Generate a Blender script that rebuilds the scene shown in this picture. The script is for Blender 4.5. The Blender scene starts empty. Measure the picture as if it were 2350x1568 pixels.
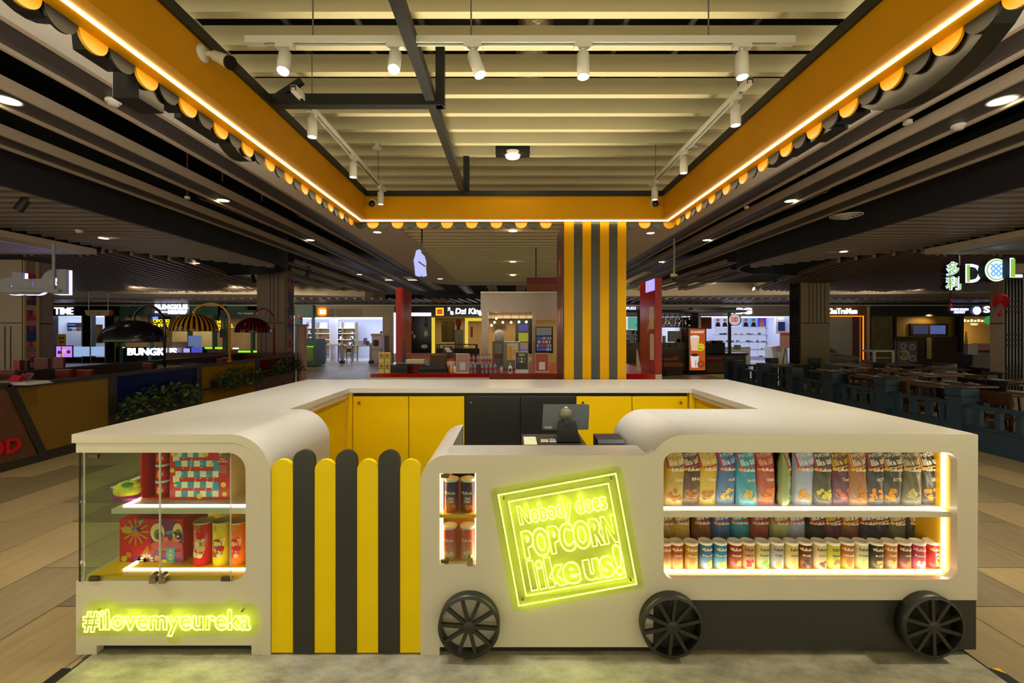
import bpy, bmesh, math, random
from mathutils import Vector, Matrix
from mathutils.geometry import tessellate_polygon

# ------------------------------------------------------------------ camera, world, exposure
SC = bpy.context.scene
COL = SC.collection
F, CX, CY, H = 1044.0, 1172.0, 762.0, 1.63      # focal length and horizon of the photograph, eye height
PI = math.pi
cd = bpy.data.cameras.new('camera')
cd.sensor_width = 36.0
cd.lens = F / 2350.0 * 36.0
cd.shift_x = 3.0 / 2350.0
cd.shift_y = -22.0 / 2350.0
cd.clip_start = 0.02
cd.clip_end = 200
cam = bpy.data.objects.new('camera', cd)
cam.location = (0, 0, H)
cam.rotation_euler = (PI / 2, 0, 0)
COL.objects.link(cam)
SC.camera = cam
SC.view_settings.view_transform = 'Standard'
SC.view_settings.look = 'None'
SC.view_settings.gamma = 1.0
SC.view_settings.exposure = 1.2
SC.view_settings.use_curve_mapping = False
W = bpy.data.worlds.new('mall_ambient')
SC.world = W
W.use_nodes = True
_n, _l = W.node_tree.nodes, W.node_tree.links
_n['Background'].inputs[0].default_value = (1.0, 0.92, 0.60, 1)
_tc = _n.new('ShaderNodeTexCoord'); _sp = _n.new('ShaderNodeSeparateXYZ'); _mr = _n.new('ShaderNodeMapRange')
_l.new(_tc.outputs['Generated'], _sp.inputs[0]); _l.new(_sp.outputs['Z'], _mr.inputs[0])
_mr.inputs[1].default_value = -0.5; _mr.inputs[2].default_value = 0.5      # the lit floor of the hall below, its dark ceiling above
_mr.inputs[3].default_value = 1.0; _mr.inputs[4].default_value = 0.34
_l.new(_mr.outputs[0], _n['Background'].inputs[1])
SC.cycles.use_denoising = True
SC.cycles.max_bounces = 6
SC.cycles.diffuse_bounces = 4
SC.cycles.glossy_bounces = 3
SC.cycles.transmission_bounces = 4
SC.cycles.transparent_max_bounces = 16
SC.cycles.sample_clamp_indirect = 3.0
SC.cycles.caustics_reflective = False
SC.cycles.caustics_refractive = False


def px(x, Y): return (x - CX) * Y / F
def pz(y, Y): return H - (y - CY) * Y / F
def yz(y, Z): return (H - Z) * F / (y - CY)          # depth of a point of height Z seen at image row y
def fy(Y): return CY + H * F / Y                       # image row of the floor at depth Y
def at(x, y, Y): return Vector((px(x, Y), Y, pz(y, Y)))
WARM = (1.0, 0.80, 0.55)
NEUT = (1.0, 0.90, 0.76)
COOL = (0.82, 0.88, 1.0)


def lamp(kind, loc, power, color, size=0.1, target=None, spot=60, blend=0.6, name='lamp'):
    d = bpy.data.lights.new(name, kind)
    d.energy = power
    d.color = color
    if kind == 'SPOT':
        d.spot_size = math.radians(spot); d.spot_blend = blend; d.shadow_soft_size = size
    elif kind == 'POINT':
        d.shadow_soft_size = size
    elif kind == 'AREA':
        if isinstance(size, tuple):
            d.shape = 'RECTANGLE'; d.size, d.size_y = size
        else:
            d.size = size
    o = bpy.data.objects.new(name, d)
    o.location = loc
    if target is not None:
        o.rotation_euler = (Vector(target) - Vector(loc)).to_track_quat('-Z', 'Y').to_euler()
    COL.objects.link(o)
    return o


# big lights of the hall: ceiling downlights behind the camera and over the aisles
for x, p in ((-1.7, 9), (0.1, 9), (1.9, 8)):
    lamp('SPOT', (x, 0.15, 3.02), p, (1.0, 0.97, 0.50), 0.05, (x * 0.95, 2.6, 0.75), 95, 0.8, 'track_spot_light')
for x, y, p in ((-4.0, 1.6, 120), (-4.0, 5.5, 22), (3.9, 2.2, 130), (3.9, 5.5, 50), (-8.5, 7.5, 22), (8.8, 8.5, 26), (-1.2, 7.2, 42), (1.4, 7.2, 30), (-2.4, 8.5, 30), (2.5, 8.5, 30), (-2.6, 12.5, 40), (2.6, 12.5, 40), (-9, 17, 60), (9, 17, 60), (0, 19, 60), (-16, 20, 60), (17, 20, 60)):
    lamp('SPOT', (x, y, 3.35), p, (1.0, 0.88, 0.62), 0.08, (x, y, 0), 130, 0.7, 'downlight_light')

for x in (-13, -9.5, 3.5, 7.5, 11.5, 15):                    # added spots without fixtures, put in to brighten the bulkheads
    lamp('SPOT', (x, 16.6 if x > 0 else 15.6, 3.05), 75 if x > 0 else 230, (1.0, 0.87, 0.64), 0.1, (x, 20.2 if x > 0 else 18.9, 3.5), 100, 0.9, 'added_bulkhead_light')

# upward lamp without a fixture, added to brighten the slats of the canopy opening
lamp('SPOT', (0.06, 3.45, 0.5), 210, (1.0, 0.92, 0.64), 0.25, (0.06, 3.3, 3.4), 62, 0.45, 'added_slat_light')

# ------------------------------------------------------------------ colour and materials
def lin(v):
    v /= 255.0
    return v / 12.92 if v <= 0.04045 else ((v + 0.055) / 1.055) ** 2.4
def C(r, g, b): return (lin(r), lin(g), lin(b), 1.0)

MATS = {}
def mat(name, col, rough=0.5, metal=0.0, spec=0.5, emit=0.0, ecol=None, var=0.0, scale=8.0, coat=0.0, bump=0.0):
    if name in MATS: return MATS[name]
    m = bpy.data.materials.new(name); m.use_nodes = True
    nt = m.node_tree; b = nt.nodes['Principled BSDF']
    c = C(*col)
    b.inputs['Base Color'].default_value = c
    b.inputs['Roughness'].default_value = rough
    b.inputs['Metallic'].default_value = metal
    b.inputs['Specular IOR Level'].default_value = spec
    if coat: b.inputs['Coat Weight'].default_value = coat
    if emit:
        b.inputs['Emission Color'].default_value = C(*(ecol or col))
        b.inputs['Emission Strength'].default_value = emit
    if var or bump:
        tc = nt.nodes.new('ShaderNodeTexCoord')
        n = nt.nodes.new('ShaderNodeTexNoise'); n.inputs['Scale'].default_value = scale; n.inputs['Detail'].default_value = 4
        nt.links.new(tc.outputs['Object'], n.inputs['Vector'])
        if var:
            r = nt.nodes.new('ShaderNodeMapRange')
            r.inputs[1].default_value = 0.3; r.inputs[2].default_value = 0.7
            r.inputs[3].default_value = 1 - var; r.inputs[4].default_value = 1 + var
            nt.links.new(n.outputs['Fac'], r.inputs[0])
            mx = nt.nodes.new('ShaderNodeVectorMath'); mx.operation = 'SCALE'
            mx.inputs[0].default_value = c[:3]
            nt.links.new(r.outputs[0], mx.inputs['Scale'])
            nt.links.new(mx.outputs[0], b.inputs['Base Color'])
        if bump:
            bp = nt.nodes.new('ShaderNodeBump'); bp.inputs['Strength'].default_value = bump; bp.inputs['Distance'].default_value = 0.01
            nt.links.new(n.outputs['Fac'], bp.inputs['Height']); nt.links.new(bp.outputs[0], b.inputs['Normal'])
    MATS[name] = m
    return m

def cmat(r, g, b, rough=0.5, **k):
    key = 'paint_%d_%d_%d_%d' % (r, g, b, int(rough * 100))
    return mat(key, (r, g, b), rough, var=0.03, scale=12, **k)

GK = [1.0]
def glow(name, col, strength):
    strength *= GK[0]
    if name in MATS: return MATS[name]
    m = bpy.data.materials.new(name); m.use_nodes = True
    nt = m.node_tree; nt.nodes.clear()
    e = nt.nodes.new('ShaderNodeEmission'); o = nt.nodes.new('ShaderNodeOutputMaterial')
    e.inputs[0].default_value = C(*col); e.inputs[1].default_value = strength
    nt.links.new(e.outputs[0], o.inputs[0])
    MATS[name] = m
    return m

def glass(name, tint=(255, 255, 255), rough=0.02, refl=0.12, haze=0.0, hcol=(220, 220, 180)):
    if name in MATS: return MATS[name]
    m = bpy.data.materials.new(name); m.use_nodes = True
    nt = m.node_tree; nt.nodes.clear()
    t = nt.nodes.new('ShaderNodeBsdfTransparent'); t.inputs[0].default_value = C(*tint)
    g = nt.nodes.new('ShaderNodeBsdfGlossy'); g.inputs['Roughness'].default_value = rough
    lw = nt.nodes.new('ShaderNodeLayerWeight'); lw.inputs[0].default_value = 0.5
    pw = nt.nodes.new('ShaderNodeMath'); pw.operation = 'POWER'; pw.inputs[1].default_value = 5.0
    fr = nt.nodes.new('ShaderNodeMath'); fr.operation = 'MULTIPLY_ADD'; fr.inputs[1].default_value = 0.6; fr.inputs[2].default_value = 0.03
    nt.links.new(lw.outputs['Facing'], pw.inputs[0]); nt.links.new(pw.outputs[0], fr.inputs[0])
    mx = nt.nodes.new('ShaderNodeMixShader')
    nt.links.new(fr.outputs[0], mx.inputs[0]); nt.links.new(t.outputs[0], mx.inputs[1]); nt.links.new(g.outputs[0], mx.inputs[2])
    o = nt.nodes.new('ShaderNodeOutputMaterial')
    last = mx
    if haze:
        d = nt.nodes.new('ShaderNodeBsdfTranslucent'); d.inputs[0].default_value = C(*hcol)
        d2 = nt.nodes.new('ShaderNodeBsdfDiffuse'); d2.inputs[0].default_value = C(*hcol)
        ad = nt.nodes.new('ShaderNodeMixShader'); nt.links.new(d.outputs[0], ad.inputs[1]); nt.links.new(d2.outputs[0], ad.inputs[2])
        m2 = nt.nodes.new('ShaderNodeMixShader'); m2.inputs[0].default_value = haze
        nt.links.new(mx.outputs[0], m2.inputs[1]); nt.links.new(ad.outputs[0], m2.inputs[2]); last = m2
    nt.links.new(last.outputs[0], o.inputs[0])
    MATS[name] = m
    return m

# ------------------------------------------------------------------ mesh building
class MB:
    def __init__(s): s.v = []; s.f = []; s.m = []; s.cur = 0; s.sm = []
    def mi(s, i): s.cur = i; return s
    def add(s, vs, fs, smooth=False):
        b = len(s.v); s.v += [tuple(p) for p in vs]
        for f in fs: s.f.append(tuple(i + b for i in f)); s.m.append(s.cur); s.sm.append(smooth)
        return s
    def box(s, x0, x1, y0, y1, z0, z1, bev=0.0):
        if bev:
            bm = bmesh.new(); bmesh.ops.create_cube(bm, size=1)
            for v in bm.verts:
                v.co = Vector(((x0 + x1) / 2 + v.co.x * (x1 - x0), (y0 + y1) / 2 + v.co.y * (y1 - y0), (z0 + z1) / 2 + v.co.z * (z1 - z0)))
            bmesh.ops.bevel(bm, geom=list(bm.edges), offset=bev, segments=2, affect='EDGES', profile=0.5)
            bm.verts.index_update()
            s.add([v.co for v in bm.verts], [[v.index for v in f.verts] for f in bm.faces]); bm.free()
            return s
        vs = [(x0, y0, z0), (x1, y0, z0), (x1, y1, z0), (x0, y1, z0), (x0, y0, z1), (x1, y0, z1), (x1, y1, z1), (x0, y1, z1)]
        return s.add(vs, [(0, 3, 2, 1), (4, 5, 6, 7), (0, 1, 5, 4), (1, 2, 6, 5), (2, 3, 7, 6), (3, 0, 4, 7)])
    def quad(s, a, b, c, d): return s.add([a, b, c, d], [(0, 1, 2, 3)])
    def hexa(s, p): return s.add(p, [(0, 3, 2, 1), (4, 5, 6, 7), (0, 1, 5, 4), (1, 2, 6, 5), (2, 3, 7, 6), (3, 0, 4, 7)])
    def bar(s, a, b, w, h=None, up=(0, 0, 1)):
        a = Vector(a); b = Vector(b); h = h or w
        d = (b - a).normalized(); u = Vector(up)
        if abs(d.dot(u)) > 0.98: u = Vector((0, 1, 0))
        r = d.cross(u).normalized() * w / 2; t = r.cross(d).normalized() * h / 2
        P = [a - r - t, a + r - t, b + r - t, b - r - t, a - r + t, a + r + t, b + r + t, b - r + t]
        return s.hexa(P)
    def prism(s, outer, holes=(), axis='y', d0=0.0, d1=0.1):
        """2-D outline (with holes) pushed along an axis. axis y: (x,z); z: (x,y); x: (y,z)"""
        loops = [list(outer)] + [list(h) for h in holes]
        def P(p, d):
            return (p[0], d, p[1]) if axis == 'y' else ((p[0], p[1], d) if axis == 'z' else (d, p[0], p[1]))
        flat = [p for l in loops for p in l]; n = len(flat)
        tris = tessellate_polygon([[Vector((p[0], p[1], 0)) for p in l] for l in loops])
        vs = [P(p, d0) for p in flat] + [P(p, d1) for p in flat]
        fs = []
        for t in tris:
            fs.append(tuple(t)); fs.append(tuple(i + n for i in reversed(t)))
        b = 0
        for l in loops:
            k = len(l)
            for i in range(k):
                j = (i + 1) % k; fs.append((b + i, b + j, b + j + n, b + i + n))
            b += k
        return s.add(vs, fs)
    def cyl(s, a, b, r, n=16, r2=None, caps=True, smooth=True):
        a = Vector(a); b = Vector(b); d = (b - a).normalized()
        u = Vector((0, 0, 1)) if abs(d.z) < 0.9 else Vector((1, 0, 0))
        e1 = d.cross(u).normalized(); e2 = d.cross(e1)
        r2 = r if r2 is None else r2
        vs = []
        for P, R in ((a, r), (b, r2)):
            for i in range(n):
                t = 2 * PI * i / n; vs.append(P + (e1 * math.cos(t) + e2 * math.sin(t)) * R)
        s.add(vs, [(i, (i + 1) % n, n + (i + 1) % n, n + i) for i in range(n)], smooth)
        if caps:
            s.add(vs[:n], [tuple(range(n - 1, -1, -1))]); s.add(vs[n:], [tuple(range(n))])
        return s
    def lathe(s, prof, c=(0, 0, 0), n=24, axis='z', smooth=True, a0=0.0, a1=2 * PI):
        full = abs(a1 - a0 - 2 * PI) < 1e-6
        m = n if full else n + 1
        vs = []
        for i in range(m):
            t = a0 + (a1 - a0) * i / n
            for r, h in prof:
                x, y = r * math.cos(t), r * math.sin(t)
                p = (x, y, h) if axis == 'z' else ((x, h, y) if axis == 'y' else (h, x, y))
                vs.append((p[0] + c[0], p[1] + c[1], p[2] + c[2]))
        k = len(prof); fs = []
        for i in range(n):
            j = (i + 1) % m
            for q in range(k - 1): fs.append((i * k + q, j * k + q, j * k + q + 1, i * k + q + 1))
        return s.add(vs, fs, smooth)
    def tube(s, pts, r, n=8, closed=False, smooth=True):
        pts = [Vector(p) for p in pts]; N = len(pts); vs = []; fs = []
        ref = None
        for i in range(N):
            if closed: t = (pts[(i + 1) % N] - pts[i]).normalized() + (pts[i] - pts[i - 1]).normalized()
            else:
                t = (pts[min(i + 1, N - 1)] - pts[max(i - 1, 0)])
            if t.length < 1e-9: t = Vector((1, 0, 0))
            t.normalize()
            if ref is None:
                ref = Vector((0, 0, 1)) if abs(t.z) < 0.9 else Vector((1, 0, 0))
            e1 = t.cross(ref)
            if e1.length < 1e-4: e1 = t.cross(Vector((0.3, 0.9, 0.1)))
            e1.normalize(); e2 = e1.cross(t); ref = e2
            for k in range(n):
                a = 2 * PI * k / n; vs.append(pts[i] + (e1 * math.cos(a) + e2 * math.sin(a)) * r)
        M = N if closed else N - 1
        for i in range(M):
            j = (i + 1) % N
            for k in range(n): fs.append((i * n + k, j * n + k, j * n + (k + 1) % n, i * n + (k + 1) % n))
        if not closed:
            fs.append(tuple(range(n - 1, -1, -1))); fs.append(tuple((N - 1) * n + k for k in range(n)))
        return s.add(vs, fs, smooth)
    def ellipsoid(s, c, r, nu=16, nv=10, jit=0.0, rnd=None):
        vs = []; fs = []
        for j in range(nv + 1):
            ph = PI * j / nv
            for i in range(nu):
                th = 2 * PI * i / nu
                k = 1 + (rnd.uniform(-jit, jit) if rnd and 0 < j < nv else 0)
                vs.append((c[0] + r[0] * k * math.sin(ph) * math.cos(th), c[1] + r[1] * k * math.sin(ph) * math.sin(th), c[2] - r[2] * k * math.cos(ph)))
        for j in range(nv):
            for i in range(nu):
                fs.append((j * nu + i, j * nu + (i + 1) % nu, (j + 1) * nu + (i + 1) % nu, (j + 1) * nu + i))
        return s.add(vs, fs, True)
    def mesh(s, me, M=None):
        M = M or Matrix()
        return s.add([M @ v.co for v in me.vertices], [tuple(p.vertices) for p in me.polygons])
    def move(s, d): s.v = [(p[0] + d[0], p[1] + d[1], p[2] + d[2]) for p in s.v]; return s
    def warp(s, fn): s.v = [tuple(fn(*p)) for p in s.v]; return s
    def build(s, name, mats, parent=None, org=None):
        """link as one mesh object; a top-level mesh gets its origin at its base"""
        if not isinstance(mats, (list, tuple)): mats = [mats]
        if parent is None:
            if org is None:
                xs = [p[0] for p in s.v]; ys = [p[1] for p in s.v]; zs = [p[2] for p in s.v]
                org = ((min(xs) + max(xs)) / 2, (min(ys) + max(ys)) / 2, min(zs))
            o0 = Vector(org)
        else:
            o0 = ORG[parent.name]
        me = bpy.data.meshes.new(name)
        me.from_pydata([(p[0] - o0.x, p[1] - o0.y, p[2] - o0.z) for p in s.v], [], s.f)
        for m in mats: me.materials.append(m)
        me.polygons.foreach_set('material_index', s.m)
        me.polygons.foreach_set('use_smooth', s.sm)
        me.update()
        if not any(s.sm) or True:
            bm = bmesh.new(); bm.from_mesh(me)
            bmesh.ops.recalc_face_normals(bm, faces=bm.faces); bm.to_mesh(me); bm.free()
        o = bpy.data.objects.new(name, me); COL.objects.link(o)
        if parent is None: o.location = o0
        else: o.parent = parent
        ORG[o.name] = o0
        return o

ORG = {}
def tag(o, label=None, cat=None, group=None, kind=None):
    if label: o['label'] = label
    if cat: o['category'] = cat
    if group: o['group'] = group
    if kind: o['kind'] = kind
    return o
def thing(name, label, cat, loc=(0, 0, 0), group=None):
    o = bpy.data.objects.new(name, None); COL.objects.link(o); o.location = loc; o.empty_display_size = 0.1
    ORG[o.name] = Vector(loc)
    return tag(o, label, cat, group)
def struct(name, mb, m, label=None):
    o = mb.build(name, m, None, (0, 0, 0)); o['kind'] = 'structure'
    if label: o['label'] = label
    return o
def copy_tree(o, parent=None):
    c = o.copy(); COL.objects.link(c)
    if parent is not None: c.parent = parent
    for ch in list(o.children): copy_tree(ch, c)
    return c
def place(o, loc, rz=0.0, label=None, group=None):
    o.location = loc; o.rotation_euler = (0, 0, rz)
    if label: o['label'] = label
    if group: o['group'] = group
    return o

def arc(cx, cz, r, a0, a1, n=12):
    return [(cx + r * math.cos(math.radians(a0 + (a1 - a0) * i / n)), cz + r * math.sin(math.radians(a0 + (a1 - a0) * i / n))) for i in range(n + 1)]
def rrect(x0, x1, z0, z1, r, n=6):
    return arc(x1 - r, z0 + r, r, -90, 0, n) + arc(x1 - r, z1 - r, r, 0, 90, n) + arc(x0 + r, z1 - r, r, 90, 180, n) + arc(x0 + r, z0 + r, r, 180, 270, n)

# ------------------------------------------------------------------ lettering
TXT = {}
def text_mesh(s, fill='BOTH', offset=0.0, shear=0.0, res=3, align='CENTER', space=1.0):
    """flat lettering in the x-y plane, cap size 1"""
    key = (s, fill, offset, shear, res, align, space)
    if key in TXT: return TXT[key]
    cu = bpy.data.curves.new('lettering', 'FONT')
    cu.body = s; cu.size = 1.0; cu.resolution_u = res; cu.align_x = align; cu.fill_mode = fill; cu.shear = shear
    cu.offset = offset; cu.space_character = space
    o = bpy.data.objects.new('lettering', cu); COL.objects.link(o)
    me = bpy.data.meshes.new_from_object(o.evaluated_get(bpy.context.evaluated_depsgraph_get()))
    bpy.data.objects.remove(o); bpy.data.curves.remove(cu)
    TXT[key] = me
    return me
def text_bbox(me):
    xs = [v.co.x for v in me.vertices]; ys = [v.co.y for v in me.vertices]
    return min(xs), max(xs), min(ys), max(ys)
def text_fit(mb, s, x0, x1, z0, z1, y, depth=0.006, offset=0.0, shear=0.0, fn=None, res=3):
    """lettering fitted to a box of the x-z plane facing -y, front at y, depth behind it"""
    me = text_mesh(s, 'BOTH', offset, shear, res)
    a, b, c, d = text_bbox(me)
    sx = (x1 - x0) / max(b - a, 1e-6); sz = (z1 - z0) / max(d - c, 1e-6)
    P = [(x0 + (v.co.x - a) * sx, y, z0 + (v.co.y - c) * sz) for v in me.vertices]
    n = len(P)
    fs = [tuple(p.vertices) for p in me.polygons]
    if depth <= 0:
        mb.add([fn(*p) for p in P] if fn else P, fs); return mb
    Q = [(p[0], p[1] + depth, p[2]) for p in P]
    cnt = {}
    for f in fs:
        for i in range(len(f)):
            e = (f[i], f[(i + 1) % len(f)]); cnt[e] = 1
    side = [(a_, b_, b_ + n, a_ + n) for (a_, b_) in cnt if (b_, a_) not in cnt]
    V = P + Q
    if fn: V = [fn(*p) for p in V]
    mb.add(V, fs + [tuple(i + n for i in reversed(f)) for f in fs] + side)
    return mb
def text_loops(s, res=4, space=1.0):
    """closed outlines of lettering as lists of (x, y)"""
    me = text_mesh(s, 'NONE', 0.0, 0.0, res, 'CENTER', space)
    nb = {}
    for e in me.edges:
        a, b = e.vertices; nb.setdefault(a, []).append(b); nb.setdefault(b, []).append(a)
    seen = set(); loops = []
    for st in nb:
        if st in seen: continue
        lp = [st]; seen.add(st); cur = st
        while True:
            nx = [q for q in nb[cur] if q not in seen]
            if not nx: break
            cur = nx[0]; seen.add(cur); lp.append(cur)
        P = [(me.vertices[i].co.x, me.vertices[i].co.y) for i in lp]
        if len(P) > 2: loops.append(P)
    return loops
def grow_loops(loops, grow):
    if grow:
        def area(P): return sum(P[i - 1][0] * P[i][1] - P[i][0] * P[i - 1][1] for i in range(len(P))) / 2
        def inside(p, P):
            r = False
            for i in range(len(P)):
                (x0, y0), (x1, y1) = P[i - 1], P[i]
                if (y0 > p[1]) != (y1 > p[1]) and p[0] < (x1 - x0) * (p[1] - y0) / (y1 - y0) + x0: r = not r
            return r
        out = []
        for i, P in enumerate(loops):
            hole = sum(inside(P[0], Q) for j, Q in enumerate(loops) if j != i) % 2
            sg = (1 if area(P) > 0 else -1) * (-1 if hole else 1)
            N = len(P); R = []
            for k in range(N):
                a, b, c = P[k - 1], P[k], P[(k + 1) % N]
                d1 = Vector((b[0] - a[0], b[1] - a[1])); d2 = Vector((c[0] - b[0], c[1] - b[1]))
                if d1.length < 1e-7 or d2.length < 1e-7: R.append(b); continue
                d1.normalize(); d2.normalize()
                n1 = Vector((d1.y, -d1.x)); n2 = Vector((d2.y, -d2.x)); n = n1 + n2
                if n.length < 0.2: n = n1
                n.normalize(); k_ = min(1.6, 1 / max(0.4, n.dot(n1)))
                R.append((b[0] + n.x * grow * sg * k_, b[1] + n.y * grow * sg * k_))
            out.append(R)
        loops = out
    return loops
def simplify(P, eps):
    out = [P[0]]
    for p in P[1:]:
        if math.hypot(p[0] - out[-1][0], p[1] - out[-1][1]) > eps: out.append(p)
    if len(out) > 3 and math.hypot(out[0][0] - out[-1][0], out[0][1] - out[-1][1]) <= eps: out.pop()
    return out
# ------------------------------------------------------------------ shared materials
WHITE = mat('solid_surface_white', (208, 200, 182), 0.22, spec=0.5, var=0.02, scale=3)
SOFFIT = mat('soffit_plaster', (214, 206, 196), 0.8, var=0.02)
YEL = mat('kiosk_yellow', (234, 188, 0), 0.42, spec=0.2, var=0.02, scale=5)
YELF = mat('fascia_yellow', (218, 152, 0), 0.42, spec=0.2, var=0.02, scale=5)
BLK = mat('kiosk_black', (34, 34, 32), 0.35, var=0.05, scale=6)
BLKM = mat('black_steel', (26, 25, 23), 0.5, var=0.06)
DARK = mat('dark_void', (14, 13, 12), 0.9, var=0.1)
CHAR = mat('charcoal_panel', (38, 36, 38), 0.5, var=0.05)
SLAT = mat('slat_beige', (214, 200, 158), 0.55, var=0.03, scale=4)
SLATB = mat('slat_brown', (128, 110, 96), 0.4, var=0.04, scale=4)
TRIM = mat('channel_trim', (176, 158, 134), 0.5, var=0.03)
BEIGE = mat('bulkhead_beige', (196, 176, 148), 0.7, var=0.03, scale=2)
STEEL = mat('brushed_steel', (190, 186, 180), 0.32, 1.0, var=0.04)
CHROME = mat('lock_metal', (170, 160, 140), 0.25, 1.0, var=0.05)
WPLAS = mat('white_plastic', (222, 218, 208), 0.4, var=0.02)
LED = glow('led_strip_white', (255, 238, 205), 4.5)
LEDC = glow('canopy_led_white', (255, 236, 186), 8.0)
BULB = glow('spot_lens_white', (240, 246, 255), 14.0)
DLIT = glow('downlight_lens', (255, 236, 200), 5.0)
PANEL = glow('shop_ceiling_light', (226, 232, 255), 0.9)

# ------------------------------------------------------------------ floor
def floor_mat():
    m = bpy.data.materials.new('plank_tile_floor'); m.use_nodes = True
    nt = m.node_tree; b = nt.nodes['Principled BSDF']; L = nt.links
    tc = nt.nodes.new('ShaderNodeTexCoord'); mp = nt.nodes.new('ShaderNodeMapping')
    mp.inputs['Rotation'].default_value = (0, 0, PI / 2)
    mp.inputs['Location'].default_value = (0.3, 0.02, 0)
    L.new(tc.outputs['Object'], mp.inputs[0])
    br = nt.nodes.new('ShaderNodeTexBrick')
    br.offset = 0.37; br.offset_frequency = 2; br.squash = 1.0
    br.inputs['Color1'].default_value = C(176, 154, 112); br.inputs['Color2'].default_value = C(120, 107, 85)
    br.inputs['Mortar'].default_value = C(58, 46, 36)
    br.inputs['Scale'].default_value = 1.0; br.inputs['Mortar Size'].default_value = 0.003; br.inputs['Mortar Smooth'].default_value = 0.1
    br.inputs['Brick Width'].default_value = 1.2; br.inputs['Row Height'].default_value = 0.535; br.inputs['Bias'].default_value = -0.15
    L.new(mp.outputs[0], br.inputs['Vector'])
    m2 = nt.nodes.new('ShaderNodeMapping'); m2.inputs['Scale'].default_value = (9, 1.2, 1); L.new(tc.outputs['Object'], m2.inputs[0])
    n = nt.nodes.new('ShaderNodeTexNoise'); n.inputs['Scale'].default_value = 2.2; n.inputs['Detail'].default_value = 6; L.new(m2.outputs[0], n.inputs['Vector'])
    r = nt.nodes.new('ShaderNodeMapRange'); r.inputs[1].default_value = 0.25; r.inputs[2].default_value = 0.75; r.inputs[3].default_value = 0.86; r.inputs[4].default_value = 1.14
    L.new(n.outputs['Fac'], r.inputs[0])
    mx = nt.nodes.new('ShaderNodeVectorMath'); mx.operation = 'SCALE'; L.new(br.outputs['Color'], mx.inputs[0]); L.new(r.outputs[0], mx.inputs['Scale'])
    L.new(mx.outputs[0], b.inputs['Base Color'])
    b.inputs['Roughness'].default_value = 0.38
    return m
mb = MB().box(-36, 36, -2.2, 24.0, -0.1, 0)
struct('floor', mb, floor_mat())
mb = MB().box(-36, 36, 24.0, 30.5, -0.1, 0.002)
struct('floor', mb, mat('shop_tile_floor', (186, 178, 172), 0.25, var=0.03, scale=2))

# ------------------------------------------------------------------ ceiling
struct('ceiling', MB().box(-36, 36, -5, 31, 5.2, 5.3), DARK)
ZS = 3.45
mb = MB()
for k in range(-12, 47):
    y = 2.585 + 0.3 * k
    if y > 16.2: break
    mb.box(-1.95, 2.13, y, y + 0.058, ZS, ZS + 0.125)
struct('ceiling', mb, SLAT, 'beige slats over the kiosk')
outer = [(-2.93, -4)] + [(3.03, -4)] + arc(1.53, 16.3, 1.5, 0, 90, 8) + arc(-1.43, 16.3, 1.5, 90, 180, 8)
mb = MB().prism(outer, [[(-1.95, -3.9), (2.13, -3.9), (2.13, 16.4), (-1.95, 16.4)]], 'z', ZS, ZS + 0.12)
struct('ceiling', mb, SOFFIT, 'pale soffit ring around the slats')

def channel(x0, x1, y0, y1, z=ZS, h=0.1):
    t = 0.028
    m_ = MB()
    m_.mi(0).box(x0, x0 + t, y0, y1, z, z + h).box(x1 - t, x1, y0, y1, z, z + h)
    m_.mi(1).box(x0 + t, x1 - t, y0, y1, z + 0.03, z + h)
    return m_
TROUGH = mat('trough_charcoal', (66, 60, 60), 0.45, var=0.04)
for a, b, y0, y1 in ((-3.29, -2.945, -4, 20), (-4.15, -3.80, -4, 20.5), (-5.05, -4.70, -4, 21), (3.045, 3.38, -4, 20), (3.68, 4.05, -4, 20.5), (4.62, 5.0, -4, 21),
                     (-5.98, -5.68, 12, 21), (-6.8, -6.5, 13.5, 21), (-7.7, -7.4, 14.5, 21), (5.68, 5.98, 12, 21), (6.5, 6.8, 13.5, 21), (7.4, 7.7, 14.5, 21),
                     (-2.1, -1.75, 18.2, 22), (-0.95, -0.6, 18.2, 22), (0.25, 0.6, 18.2, 22), (1.45, 1.8, 18.2, 22), (2.65, 3.0, 18.2, 22)):
    struct('ceiling', channel(a, b, y0, y1), [TRIM, TROUGH])
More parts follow.
